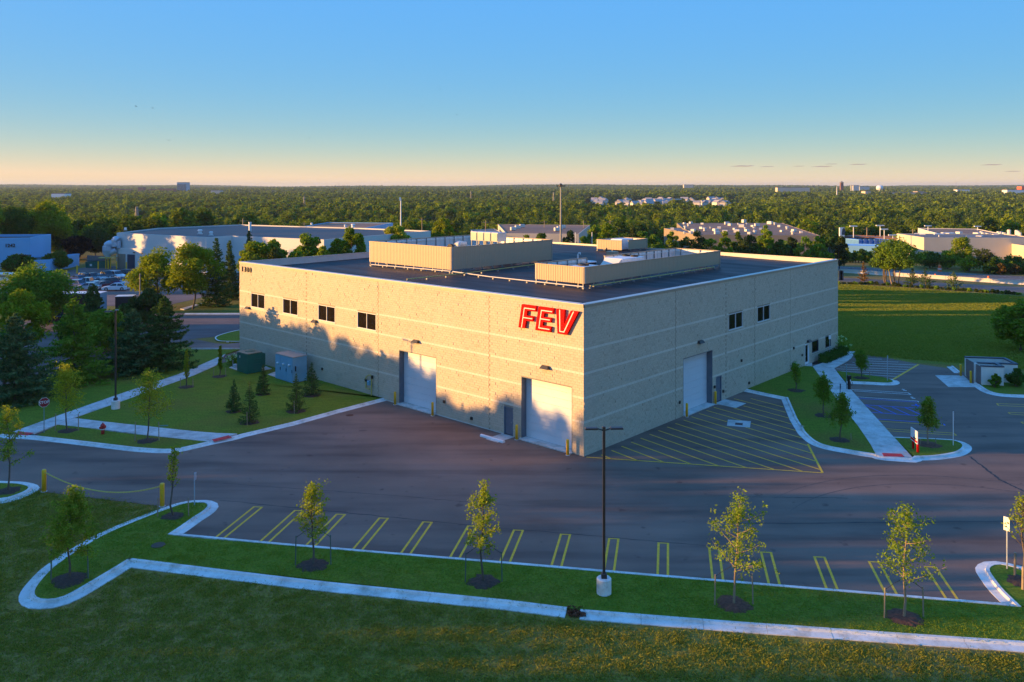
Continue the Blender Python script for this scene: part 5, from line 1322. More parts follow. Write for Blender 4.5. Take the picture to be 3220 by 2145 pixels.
# keep off the kerb pans
K_ = np.concatenate([resample(q, .3)[0] for q in ([G(c10(1180, 900)), G(c11(700, 985)), G(c11(2352, 1165)), G(c12(740, 1235))], [G(c12(850, 1245)), G(c13(0, 1345)), G(c13(2352, 1515))], g10((1180, 905), (1010, 1010), (800, 1140), (620, 1240), (400, 1300), (250, 1290), (225, 1210), (290, 1110), (430, 960), (620, 830), (900, 690)))])
d2 = ((P[:, None, :] - K_[None]) ** 2).sum(2).min(1) if len(P) < 40000 else np.concatenate([((c[:, None, :] - K_[None]) ** 2).sum(2).min(1) for c in np.array_split(P, 12)])
P = P[d2 > .62 ** 2]
P = P[(P[:, 1] < 46) | (P[:, 0] < -10)]
tf = [tuft('field_tuft', 530 + i, 34, .16, .5, M['blade_field'], .03) for i in range(3)]
P2_ = np.c_[rg.uniform(36, 150, 90000), rg.uniform(88, 178, 90000)]; uu = CX_ + P2_[:, 0] / P2_[:, 1] * F_
farl = np.array([GT((2640, 893))[:2], GT((3220, 933))[:2]]); fy = farl[0, 1] + (P2_[:, 0] - farl[0, 0]) * (farl[1, 1] - farl[0, 1]) / (farl[1, 0] - farl[0, 0])
np0 = np.array([GT((2640, 1122))[:2], GT((3220, 1172))[:2]]); ny_ = np0[0, 1] + (P2_[:, 0] - np0[0, 0]) * (np0[1, 1] - np0[0, 1]) / (np0[1, 0] - np0[0, 0])
lr_ = (P2_ - np.array([BC.x, BC.y])); inb = (lr_ @ np.array([BR.x, BR.y]) < 51) & (lr_ @ np.array([BL.x, BL.y]) > -1) & (lr_ @ np.array([BL.x, BL.y]) < 51)
P2_ = P2_[(uu < 3300) & (P2_[:, 1] < fy - .8) & (P2_[:, 1] > ny_ + 2.5) & ~inb]
scatter('field_grass', np.c_[P2_, terrain(P2_[:, 0], P2_[:, 1]) - .03], tf, .7, 1.3, 21)
scatter('rough_grass', np.c_[P, np.full(len(P), -.03)], tr_, .7, 1.4, 11)
# ================================================================== SITE FURNITURE
def lamp_post(label, x, y, z, top, heads, base_r=.36, bh=.75):
    t = thing('lamp_post', label, 'lamp post', (x, y, z), 0, 'parking lot lamp posts')
    obj('footing', MB().lathe([(base_r, -.1), (base_r, bh - .04), (base_r - .04, bh)], n=24), M['concrete_kerb'], t, False)
    obj('base_cover', MB().box((0, 0, bh + .12), (.27, .27, .24), 0, .03), M['bronze'], t)
    obj('pole', MB().box((0, 0, (bh + top) / 2 + .1), (.125, .125, top - bh)), M['bronze'], t)
    for ang in heads:
        c, s_ = math.cos(ang), math.sin(ang)
        obj('arm', MB().tube([(c * .05, s_ * .05, top), (c * .22, s_ * .22, top + .05), (c * .34, s_ * .34, top + .09)], .035, 6), M['bronze'], t)
        hd_ = obj('lamp_head', MB().box((c * .62, s_ * .62, top + .1), (.62, .30, .09), ang, .03), M['bronze'], t)
        obj('lens', MB().box((c * .62, s_ * .62, top + .045), (.4, .26, .02), ang), M['unit_grey'], hd_)
    obj('cap', MB().box((0, 0, top + .14), (.15, .15, .1), 0, .03), M['bronze'], t)
x, y = G(DD(1390, 1371), LZ); lamp_post('tall dark lamp post with two heads on a round white footing beside the parking row', x, y + .3, LZ, 7.95, (.05, math.pi + .05))
x, y = G(c5(1018, 800), LZ); lamp_post('dark lamp post on a white footing beside the long footpath at the left', x, y, LZ, 8.6, (math.pi + .2, 1.9))
gx_ = c19(265, 620); Yp = 118.0; xx, zz = at_px(c19(225, 0), Yp)
t = thing('street_pole', 'bare grey street pole rising in front of the maples', 'pole', (xx, Yp, 0)); obj('shaft', MB().tube([(0, 0, 0), (0, 0, zz + .9)], [.14, .09], 8), M['stake'], t); obj('crossarm', MB().box((0, 0, zz + .6), (.5, .08, .08)), M['bronze'], t)
def stop_sign(label, x, y, z, rz, h=2.55, ph=.75):
    t = thing('stop_sign', label, 'stop sign', (x, y, z), rz)
    obj('post', MB().tube([(0, 0, -.1), (0, 0, h)], .035, 6), M['post_teal'], t)
    oc = [(ph / 2 * 1.08 * math.cos(R_(22.5 + 45 * k)), ph / 2 * 1.08 * math.sin(R_(22.5 + 45 * k))) for k in range(8)]
    p = obj('plate', MB().extr(oc, (0, -.04, h - .1), (1, 0, 0), (0, 0, 1), (0, -1, 0), 0, .008), M['white_paint'], t)
    obj('red_field', MB().extr([(a * .93, b * .93) for a, b in oc], (0, -.05, h - .1), (1, 0, 0), (0, 0, 1), (0, -1, 0), 0, .003), M['stop_red'], p)
    me = text_mesh('STOP', .31, .002, .006); o = link('lettering', me, M['white_paint'], p); o.rotation_euler = (math.pi / 2, 0, 0); o.location = (0, -.056, h - .1)
x, y = G(c5(388, 1012), LZ); stop_sign('red octagonal STOP sign on a green post at the lawn corner', x, y, LZ, R_(38))
x, y = G(c5(-6, 1150)); stop_sign('second red STOP sign half hidden behind the cut-off tree at the left edge', -42.4, 62.5, 0, R_(20), 2.4)
x, y = G(c5(905, 1022), LZ); t = thing('fire_hydrant', 'dark red fire hydrant with a white collar on the triangular lawn', 'hydrant', (x, y, LZ))
obj('barrel', MB().lathe([(.13, -.05), (.13, .35), (.12, .36), (.16, .42), (.17, .6), (.19, .62), (.18, .68), (.13, .78), (.05, .84), (.05, .9)], n=16), M['hydrant_red'], t, True)
obj('collar', MB().lathe([(.20, .36), (.20, .42)], n=16), M['white_paint'], t)
for k, r_ in ((0, .09), (1, .075), (2, .075)):
    a = -1.9 + k * 1.57; obj('nozzle', MB().tube([(0, 0, .55), (.28 * math.cos(a), .28 * math.sin(a), .55)], r_, 10), M['hydrant_red'], t)
# chain between two bollards
cb1, cb2 = G(c10(402, 250), .02), G(c10(1481, 385), .02)
bp = [bollard('left yellow bollard of the chain across the old drive', c10(402, 250), 1.45, 'chain bollards', .14), bollard('right yellow bollard of the chain across the old drive', c10(1481, 385), 1.45, 'chain bollards', .14)]
t = thing('chain', 'yellow chain sagging between two bollards at the lower left', 'chain', (cb1[0], cb1[1], 0))
dx, dy = cb2[0] - cb1[0], cb2[1] - cb1[1]; Lc = math.hypot(dx, dy); b = MB(); nlk = 84; rz = math.atan2(dy, dx)
M['chain'] = mat('chain_yellow', (.68, .52, .08), .5, .1, 4)
def cat_(u): return Vector((dx * u, dy * u, 1.3 - .95 * 4 * (u * (1 - u)) * (.86)))
for i in range(nlk):
    p, q = cat_(i / nlk), cat_((i + 1.25) / nlk); up = Vector((0, 0, .03)) if i % 2 else Vector((-math.sin(rz), math.cos(rz), 0)) * .03
    b.tube([p, p + (q - p) * .2 + up, p + (q - p) * .8 + up, q, p + (q - p) * .8 - up, p + (q - p) * .2 - up, p], .018, 4, False)
tag(obj('chain_links', b, M['chain'], t), kind='stuff')
# small sign posts
def sign_post(label, p, ptop, z=LZ, plate=(.3, .45), rz=0.0, mt='post_grey', pm='white_paint', txt=None):
    x, y = G(p, z); h = (p[1] - ptop[1]) * y / F_; t = thing('sign_post', label, 'sign', (x, y, z), rz, 'thin sign posts')
    obj('post', MB().tube([(0, 0, -.1), (0, 0, h)], .035, 6), M[mt], t)
    if plate: obj('plate', MB().box((0, -.045, h - plate[1] / 2), (plate[0], .02, plate[1])), M[pm], t)
    return t
sign_post('thin grey sign post with its plate edge-on beside the nose of the lower left island', c10(1776, 375), c10(1770, 80), LZ, (.3, .45), R_(86), 'post_grey', 'post_grey')
sign_post('white sign on a blue-grey post at the island cut off by the right edge', c13(2213, 860), c13(2213, 435), LZ, (.3, .7), R_(-58), 'post_grey')
sign_post('thin post with white plate in front of the far low window', c8(1662, 680), c8(1662, 440), LZ, (.3, .45), R_(15), 'post_grey')
sign_post('thin post on the small bay island near the hatched zone', c9(848, 620), c9(866, 372), LZ, (.05, .3), R_(80), 'post_grey')
sign_post('thin post beside the black charging station', c9(445, 706), c9(455, 455), .1, (.05, .35), R_(85), 'post_teal', 'post_grey')
sign_post('short dark post on the entrance path behind the two dark trees', c9(382, 800), c9(382, 650), LZ, (.1, .45), R_(85), 'navy_metal', 'navy_metal')
sign_post('white speckled thin post at the tip of the entrance island', c9(1497, 1257), c9(1497, 925), LZ, (.06, .7), R_(85), 'white_paint', 'post_grey')
# timber posts on the east island
for i, (p, q, lb) in enumerate(((c13(2277, 915), c13(2268, 728), 'left timber post on the island at the right edge'), (c13(2342, 1030), c13(2345, 842), 'right timber post on the island at the right edge'))):
    x, y = G(p, LZ); h = (p[1] - q[1]) * y / F_; tag(obj('timber_post', MB().tube([(x, y, LZ), (x + .02, y, LZ + h)], .06, 8), M['stake']), lb, 'post', 'timber posts on the island')
# red-legged sign
x0, y0 = G(c20(735, 1185), LZ); x1, y1 = G(c20(818, 1250), LZ); mx, my = (x0 + x1) / 2, (y0 + y1) / 2; w = math.hypot(x1 - x0, y1 - y0); rz = math.atan2(y1 - y0, x1 - x0)
t = thing('small_sign', 'small white and red sign on two red legs beside the entrance path', 'sign', (mx, my, LZ), rz)
for sx in (-1, 1): obj('leg', MB().box((sx * w / 2, 0, .45), (.12, .12, 1.1)), M['red_sign'], t)
obj('board', MB().box((0, -.08, 1.12), (w + .35, .06, .95)), M['white_paint'], t); obj('stripe', MB().box((0, -.113, .80), (w + .35, .01, .16)), M['red_sign'], t)
obj('mark', MB().extr([(-.3, .0), (.25, .0), (.35, .14), (.1, .1), (-.1, .16)], (.15, -.12, .92), (1, 0, 0), (0, 0, 1), (0, -1, 0), 0, .006), M['bronze'], t)
# charging station
x, y = G(c9(470, 706), LZ); t = thing('charging_station', 'black charging station with hanging cables at the path edge', 'charging station', (x, y, LZ), R_(20), None, .66)
obj('pedestal', MB().box((0, 0, .85), (.34, .28, 1.75), 0, .04), M['black_paint'], t); obj('head', MB().box((0, -.02, 1.82), (.5, .34, .5), 0, .04), M['black_paint'], t)
obj('screen_plate', MB().box((.08, -.2, 1.35), (.16, .02, .25)), M['white_paint'], t)
obj('cable', MB().tube([(.2, 0, 1.6), (.45, -.1, 1.15), (.62, -.1, .75), (.4, -.15, .55), (.2, -.15, .9)], .035, 6), M['rubber'], t); obj('plug', MB().box((.33, -.12, .95), (.12, .1, .3)), M['white_paint'], t)
# transformer, switchgear
q0, q1, q2 = Vector(G(c18(455, 925), LZ)), Vector(G(c18(240, 840), LZ)), Vector(G(c18(800, 855), LZ))
t = thing('transformer', 'dark green transformer cabinet with cooling fins beside the footpath', 'transformer', (q0.x, q0.y, LZ + .03), TH)
w_ = (q1 - q0).length; d_ = (q2 - q0).length; hh = (925 - 440) / 7.847 * q0.y / F_
obj('cabinet', MB().box((d_ / 2, w_ / 2, hh / 2 - .04), (d_, w_, hh - .08), 0, .02), M['green_box'], t); lid = obj('lid', MB().box((d_ / 2, w_ / 2, hh), (d_ + .08, w_ + .08, .07), 0, .02), M['green_top'], t)
obj('hatch_rim', MB().box((d_ * .55, w_ * .5, hh + .05), (.9, .6, .05), 0, .02), M['green_box'], lid)
for k in range(7): obj('cooling_fin', MB().box((d_ + .28, .22 + k * (w_ - .4) / 6, hh * .53), (.5, .06, hh * .72)), M['green_box'], t)
for z_ in (hh * .42, hh * .68): obj('rib', MB().box((d_ * .72, -.03, z_), (d_ * .5, .06, .07)), M['green_box'], t)
obj('warning_label', MB().box((-.012, w_ * .72, hh * .78), (.01, .12, .25)), M['white_paint'], t)
q0, q1, q2 = Vector(G(c18(1575, 1150), LZ)), Vector(G(c18(1155, 1020), LZ)), Vector(G(c18(1820, 1060), LZ))
w_ = (q1 - q0).length; d_ = max(1.2, (q2 - q0).length); hh = (1150 - 520) / 7.847 * q0.y / F_
t = thing('switchgear_cabinet', 'blue-grey electrical cabinet with three meters against the wall', 'electrical cabinet', (q0.x, q0.y, LZ + .03), TH)
obj('cabinet', MB().box((d_ / 2, w_ / 2, hh / 2 - .03), (d_, w_, hh - .06), 0, .01), M['switch_grey'], t); obj('lid', MB().box((d_ / 2, w_ / 2, hh), (d_ + .1, w_ + .1, .06), 0, .02), M['switch_top'], t)
for k in range(3):
    yy = w_ * (k + .5) / 3; dr = obj('cabinet_door', MB().box((-.015, yy, hh * .48), (.03, w_ / 3 - .05, hh * .86)), M['switch_grey'], t)
    me_ = MB().lathe([(.12, 0), (.12, .1), (.08, .16)], n=14); me_.v = [(-.03 - z, yy + x_, y_ + hh * (.68 - .02 * k)) for x_, y_, z in me_.v]; obj('meter', me_, M['meter'], dr, True)
    obj('latch', MB().box((-.05, yy - w_ / 6 + .09, hh * .45), (.05, .05, .3)), M['black_paint'], dr)
obj('handle_box', MB().box((d_ * .3, -.06, hh * .55), (.3, .12, .45)), M['switch_grey'], t); obj('lever', MB().box((d_ * .16, -.1, hh * .55), (.06, .12, .5)), M['black_paint'], t)
x, y = G(c18(165, 770), LZ); t = thing('junction_box', 'little grey junction box on the pad beside the green transformer', 'junction box', (x, y, LZ + .03), TH); obj('body', MB().box((0, 0, .2), (.35, .5, .4), 0, .03), M['unit_grey'], t); obj('conduit', MB().tube([(0, .6, -.05), (0, .6, .75)], .06, 8), M['galv'], t)
x, y = G(c10(1445, 742), LZ); tag(obj('valve_cover', MB().lathe([(.38, 0), (.36, .03), (.1, .035)], (x, y, LZ), 18), mat('iron_brown', (.07, .045, .03), .7, .3, 6)), 'round brown valve cover in the island lawn at the lower left', 'valve cover')
x, y = G(c5(1440, 952), LZ); tag(obj('valve_box', MB().box((x, y, LZ + .01), (.7, .3, .03), .1), M['green_box']), 'green rectangular valve lid in the transformer lawn', 'valve box')
x, y = G(c6(1120, 1138)); tag(obj('leaf_pile', MB().lathe([(.35, 0), (.2, .03), (.02, .04)], (x, y, .005), 9), M['mulch_red']), 'small reddish heap of leaves on the asphalt near the long kerb', 'leaf heap')
rgd = np.random.default_rng(4); p0, p1 = G(c12(745, 1235)), G(c12(895, 1265)); P = rgd.uniform(0, 1, (420, 3)); P = np.c_[p0[0] + (p1[0] - p0[0]) * P[:, 0], p0[1] + (P[:, 1] - .35) * .75, .02 + P[:, 2] * .12]
tag(link('fallen_leaves', np_mesh('fallen_leaves', leaves(P, .07, rgd), 4), mat('fallen_leaf', (.16, .05, .02), .9, .5, 9)), kind='stuff')
# enclosure with wooden gates
e0, e1, e2 = Vector(G(c21(845, 1215))), Vector(G(c21(420, 960))), Vector(G(c21(1300, 1215)))
ea = (e1 - e0); ew = ea.length; ex = ea.normalized(); eo = Vector((ex.y, -ex.x)); ang = math.atan2(eo.y, eo.x); H_e = 1.95; M['block_pale'] = mat('pale_block', (.70, .68, .62), .85, .06, 1.5)
t = thing('waste_enclosure', 'pale block enclosure with dark coping and vertical-board wooden gates', 'enclosure', (e0.x, e0.y, 0), ang)  # local x away from the gates, local y along them
De, Dn = 3.9, 2.0; ym = ew * .36
for nm, c, d in (('wall', (Dn / 2, .12, H_e / 2), (Dn, .24, H_e)), ('wall', (Dn - .12, ym / 2, H_e / 2), (.24, ym - .5, H_e)), ('wall', (De / 2, ew - .12, H_e / 2), (De, .24, H_e)), ('wall', (De - .12, (ym + ew) / 2, H_e / 2), (.24, ew - ym - .5, H_e)), ('wall', (De / 2 + .1, ym, H_e / 2), (De - .2, .22, H_e))):
    o = obj(nm, MB().box(c, d), M['block_pale'], t); obj('coping', MB().box((c[0], c[1], H_e + .06), (d[0] + .1, d[1] + .1, .12)), M['navy_metal'], o)
for y0, y1 in ((.3, ew * .36 - .12), (ew * .36 + .16, ew - .3)):
    n = int((y1 - y0) / .16)
    g = obj('gate', MB().box((.1, (y0 + y1) / 2, 1.6), (.06, y1 - y0, .1)), M['galv'], t)
    for i in range(n): obj('board', MB().box((.02, y0 + (i + .5) * (y1 - y0) / n, 1.0 + random.uniform(-.02, .02)), (.035, (y1 - y0) / n - .015, 1.8)), M['wood_fence'], g)
obj('pier', MB().box((.05, ew * .36 + .02, H_e / 2), (.3, .3, H_e + .02)), M['block_pale'], t)

# ================================================================== BEYOND THE SITE
M['wall_white'] = mat('white_wall', (.62, .60, .57), .7, .05, .15)
M['wall_shade_blue'] = mat('shade_blue_wall', (.20, .45, .72), .6, .04, .15)  # pale walls with the blue of their shade put into the colour
M['roof_dark'] = mat('roof_dark', (.040, .038, .042), .6, .15, .3)
M['roof_brown'] = mat('roof_brown', (.26, .135, .08), .85, .15, .15, stretch=(.15, 1.5, 1))
M['roof_grey'] = mat('roof_grey', (.16, .14, .13), .8, .15, .2)
M['wall_tan'] = mat('wall_tan', (.25, .20, .145), .8, .08, .2)
M['wall_cream'] = mat('wall_cream', (.55, .48, .38), .8, .06, .2)
M['brick_red'] = mat('brick_red', (.20, .09, .06), .8, .1, .3)
def poly_building(name, label, pts, z0, z1, wm, rm, par=.35, group=None, cat='building', roof_z=None):
    cx, cy = sum(p[0] for p in pts) / len(pts), sum(p[1] for p in pts) / len(pts)
    a2 = sum(pts[i][0] * pts[(i + 1) % len(pts)][1] - pts[(i + 1) % len(pts)][0] * pts[i][1] for i in range(len(pts)))
    if a2 < 0: pts = pts[::-1]
    t = thing(name, label, cat, (cx, cy, z0), 0, group); n = len(pts); L_ = [(p[0] - cx, p[1] - cy) for p in pts]
    for i in range(n):
        a, b = L_[i], L_[(i + 1) % n]; dx_, dy_ = b[0] - a[0], b[1] - a[1]; l = math.hypot(dx_, dy_); ix, iy = -dy_ / l * .3, dx_ / l * .3
        m = MB().add([(a[0], a[1], 0), (b[0], b[1], 0), (b[0], b[1], z1 - z0), (a[0], a[1], z1 - z0), (b[0] + ix, b[1] + iy, z1 - z0), (a[0] + ix, a[1] + iy, z1 - z0), (b[0] + ix, b[1] + iy, z1 - z0 - par - .1), (a[0] + ix, a[1] + iy, z1 - z0 - par - .1)],
                     [(0, 1, 2, 3), (3, 2, 4, 5), (5, 4, 6, 7)])
        obj('wall', m, M[wm], t)
    obj('roof', MB().add([(p[0], p[1], z1 - z0 - par) for p in L_], [tuple(range(n))]), M[rm], t)
    return t
def Z_(p, z): return tuple(G(p, z))
def wbox(t, name, x, y, z, d, mt, rz=0.0): return obj(name, MB().box((x - t.location.x, y - t.location.y, z - t.location.z), d, rz), M[mt], t)
# long white and blue building
zt = 8.5; zl = -.6
A0, A1, A2 = Z_(c1(1065, 600), 9.0), Z_(c1(1615, 625), 9.0), Z_(c1(1885, 658), zt); A3, A4 = Z_(c1(2180, 650), zt), Z_(c2(780, 680), zt)
wb_ = poly_building('factory', 'long white and blue factory with a dark roof left of the warehouse', [A2, Z_(c1(2118, 646), zt), A4, Z_(c2(1755, 600), zt), Z_(c2(1100, 573), zt), Z_(c2(640, 560), zt), Z_(c1(2200, 542), zt), Z_(c1(1450, 573), zt), A0], zl, zt, 'wall_white', 'roof_dark', .3)
lowt = 5.0; q = [Z_(c1(1062, 752), lowt), Z_(c1(1615, 782), lowt), Z_(c1(1615, 738), lowt), Z_(c1(1300, 728), lowt), Z_(c1(1262, 740), lowt)]
lw = poly_building('factory_annex', 'low white loading annex with two garage doors in front of the factory', [q[0], q[1], (q[1][0] + 1, q[1][1] + 9), (q[0][0] + 3, q[0][1] + 9)], zl, lowt, 'wall_white', 'roof_brown', .2)
ax = Vector((q[1][0] - q[0][0], q[1][1] - q[0][1])); al = ax.length; ax.normalize(); an = Vector((ax.y, -ax.x))
for (pxa, pxb) in ((1078, 1150), (1170, 1238)):
    ua = (pxa - 1062) / (1615 - 1062) * al; ub = (pxb - 1062) / (1615 - 1062) * al; um = (ua + ub) / 2
    c = Vector(q[0]) + ax * um + an * .05
    d = wbox(lw, 'garage_door', c.x, c.y, 1.55, (ub - ua, .12, 3.9), 'wall_tan' if pxa < 1100 else 'navy_metal', math.atan2(ax.y, ax.x))
for u in (.31, .44): c = Vector(q[0]) + ax * al * u + an * .1; wbox(lw, 'wall_lamp', c.x, c.y, 4.0, (.5, .3, .2), 'bronze')
# silver ducts at the left end
Yd = 196.0
def pw(cx, cy, Y=Yd): x, _, z = A(c1(cx, cy), Y); return (x, Y, z)
t = thing('dust_collector', 'bundle of thick pale blue pipes at the left end of the white factory', 'pipework', (pw(1000, 900)[0], Yd, zl))
def rel(ps): return [(p[0] - t.location.x, p[1] - t.location.y, p[2] - t.location.z) for p in ps]
M['duct'] = mat('duct_pale', (.42, .50, .58), .4, .06, 1, metal=.2)
for ps, r in (([pw(1060, 725), pw(1000, 715), pw(972, 735), pw(968, 790), pw(985, 815)], .85), ([pw(1075, 690), pw(1058, 678), pw(1048, 690), pw(1052, 745)], .9), ([pw(1062, 775), pw(1030, 792), pw(990, 800)], .7), ([pw(1085, 690), pw(1085, 760)], .5)):
    obj('duct', MB().tube(chaikin(rel(ps)), r, 12), M['duct'], t, True)
obj('hopper', MB().lathe([(.3, 0), (1.2, 2.2), (1.2, 3.2)], rel([pw(985, 860)])[0], 10), M['duct'], t)
b = MB()
for cx_ in (985, 1005, 1028): p = rel([pw(cx_, 850)])[0]; b.box((p[0], p[1] - 1, 1.7), (.18, .18, 3.4))
obj('yellow_frame', b, M['yellow'], t); obj('platform', MB().box((rel([pw(1005, 835)])[0][0], -1, rel([pw(1005, 842)])[0][2]), (4, 1.5, .2)), M['pipe_yellow'], t)
x, y = Z_(c1(1645, 640), 8.2); p = Vector((x, y))
t = thing('white_stack', 'short white stack standing on the dark roof of the factory', 'stack', (*Z_(c1(2283, 605), 8.25), 8.2)); obj('pipe', MB().tube([(0, 0, 0), (0, 0, 2.4)], .36, 12), M['white_paint'], t); obj('collar', MB().lathe([(.42, 2.3), (.42, 2.45)], n=12), M['white_paint'], t)
for i, (p, s_) in enumerate(((c1(1826, 628), .9), (c1(1928, 640), .75), (c2(1046, 572), .9), (c2(975, 566), .6), (c2(668, 548), .6), (c1(1145, 592), .55))):
    x, y = Z_(p, 8.3); t = thing('roof_unit', ('white box unit left of the pipe cap on the factory roof', 'white mushroom vent on the factory roof', 'thin white roof stack near the brown roof', 'small white roof vent near the brown roof', 'low white vent at the far edge of the dark roof', 'small white vent at the left end of the factory roof')[i], 'roof unit', (x, y, 8.2))
    obj('housing', MB().lathe([(s_ * .5, 0), (s_ * .5, s_ * .9), (s_ * .7, s_), (s_ * .5, s_ * 1.3)], n=10), M['white_paint'], t); obj('base', MB().box((0, 0, .1), (s_ * 1.2, s_ * 1.2, .2)), M['unit_grey'], t)
poly_building('brown_roofed_hall', 'low hall with a brown roof joined behind the dark factory roof', [Z_(c2(600, 558), 7), Z_(c2(1130, 578), 7), Z_(c2(1410, 527), 7), Z_(c2(820, 521), 7)], -1.5, 7.0, 'wall_shade_blue', 'roof_brown', .2)
# blue building at the left edge with its annex
B0 = Z_(c1(275, 662), 7.6); zb = -.5
bb_ = poly_building('blue_building', 'bright blue-lit pale building cut off by the left edge', [B0, (B0[0] - 28, B0[1] - 9), (B0[0] - 34, B0[1] + 12), (B0[0] - 3, B0[1] + 14)], zb, 7.6, 'wall_shade_blue', 'roof_dark', .6)
poly_building('blue_annex', 'low blue annex at the right end of the blue building', [(B0[0] - .3, B0[1] + .6), Z_(c1(282, 868), 3.0), Z_(c1(455, 862), 3.0), (Z_(c1(455, 862), 3.0)[0] - 2, B0[1] + 9)], zb, 3.0, 'wall_shade_blue', 'roof_dark', .3)
me = text_mesh('1242', 1.1, .03, .03); ax = Vector((28, 9)).normalized()
t = thing('wall_number', 'small dark wall number on the blue building', 'number', (B0[0] - 4.2 * ax.x + ax.y * .1, B0[1] - 4.2 * ax.y - ax.x * .1, 5.75), math.atan2(ax.y, ax.x)); o = link('numerals', me, M['bronze'], t); o.rotation_euler = (math.pi / 2, 0, 0)
x, z = at_px(c1(235, 822), 184); t = thing('car_park_lamp', 'dark double car park lamp in front of the blue building', 'lamp post', (x, 184, 0)); obj('pole', MB().tube([(0, 0, 0), (0, 0, z)], .08, 6), M['bronze'], t); obj('head', MB().box((0, 0, z), (2.4, .4, .2)), M['bronze'], t)
# pale fence, skip, yellow posts by the annex
t = thing('board_fence', 'pale board fence beside the loading annex', 'fence', (*Z_(c23(620, 500), -.3), -.4)); x1, y1 = Z_(c23(1080, 540), -.3); L_ = x1 - t.location.x; n = 22
for i in range(n): obj('board', MB().box((L_ * (i + .5) / n, (y1 - t.location.y) * i / n, 1.5), (L_ / n - .03, .06, 3.0)), M['wood_fence'], t)
obj('rail', MB().box((L_ / 2, (y1 - t.location.y) / 2 + .1, 2.3), (L_, .08, .12)), M['wood_fence'], t)
x, y = Z_(c23(850, 565), -.3); t = thing('waste_skip', 'dark green waste skip in front of the board fence', 'skip', (x, y, -.4)); obj('bin', MB().extr([(-2.4, .2), (2.4, .2), (2.6, 2.1), (-2.6, 1.9)], (0, 0, 0), (1, 0, 0), (0, 0, 1), (0, 1, 0), 0, 2.0), M['green_box'], t); obj('lid', MB().box((0, 1, 2.15), (4.8, 2.0, .1)), M['rubber'], t); obj('mark', MB().box((-1.2, -.02, 1.1), (.5, .02, .5)), M['white_paint'], t)
for i, (p, lb) in enumerate(((c23(915, 570), 'yellow post before the dark green skip'), (c23(1180, 568), 'yellow post left of the loading doors'), (c23(1400, 575), 'yellow post between the loading doors'), (c23(1660, 595), 'thick yellow post right of the first loading door'), (c23(355, 690), 'yellow post at the corner of the car park'))):
    x, y = Z_(p, -.1); t = thing('yellow_post', lb, 'post', (x, y, -.1), 0, 'yellow posts at the car park'); obj('post', MB().lathe([(.16, 0), (.16, 1.9), (.05, 2.0)], n=8), M['yellow'], t)
# trailers
x, y = G(c1(1045, 1320)); t = thing('semi_trailer', 'long dark box trailer with a white roof among the trees', 'trailer', (-66.2, 122.5, 0), R_(4), None, (.72, .9, .98))
M['trailer_dark'] = mat('trailer_dark', (.018, .02, .028), .4, .1, 1)
obj('box', MB().box((-1.5, 0, 2.4), (13.5, 2.6, 2.75)), M['trailer_dark'], t); obj('roof_panel', MB().box((-1.5, 0, 3.83), (13.6, 2.7, .1)), M['white_paint'], t); obj('end_panel', MB().box((5.28, 0, 2.4), (.06, 2.55, 2.7)), M['switch_grey'], t)
obj('chassis', MB().box((-1.5, 0, .9), (12.5, 1.2, .25)), M['rubber'], t)
for xx_ in (3.2, 4.4):
    for yy_ in (-1.05, 1.05): w_m = MB().lathe([(.5, -.12), (.5, .12)], n=12); w_m.v = [(xx_ + a, yy_ + c_, .5 + b_) for a, b_, c_ in w_m.v]; obj('wheel', w_m, M['rubber'], t)
x, y = G(c1(1090, 1345)); t = thing('dark_truck', 'small black box truck with a white roof beside the trailer', 'truck', (-61.3, 127.5, 0), R_(12), None, (.62, .8, .76))
obj('box', MB().box((0, 0, 2.1), (4.2, 2.3, 2.6)), M['trailer_dark'], t); obj('roof_panel', MB().box((0, 0, 3.45), (4.3, 2.4, .1)), M['white_paint'], t); obj('tail_light', MB().box((0, -1.17, .95), (.3, .03, .15)), M['orange'], t)
for xx_ in (-1.3, 1.3):
    for yy_ in (-.95, .95): w_m = MB().lathe([(.42, -.12), (.42, .12)], n=12); w_m.v = [(xx_ + a, yy_ + c_, .42 + b_) for a, b_, c_ in w_m.v]; obj('wheel', w_m, M['rubber'], t)
x, z = at_px(c1(95, 985), 172); t = thing('box_van', 'white box van half hidden behind trees at the left edge', 'van', (x, 172, 0), R_(5)); obj('box', MB().box((0, 0, z - 1.5), (9, 2.6, 3.0)), M['white_paint'], t); obj('side_band', MB().box((.8, -1.32, z - .55), (6.5, .03, .5)), M['wall_tan'], t); obj('cab', MB().box((-5.2, 0, 1.3), (1.8, 2.3, 2.2), 0, .2), M['white_paint'], t)
for xx_ in (-4.6, 3):
    w_m = MB().lathe([(.5, -.12), (.5, .12)], n=12); w_m.v = [(xx_ + a, -1.1 + c_, .5 + b_) for a, b_, c_ in w_m.v]; obj('wheel', w_m, M['rubber'], t)
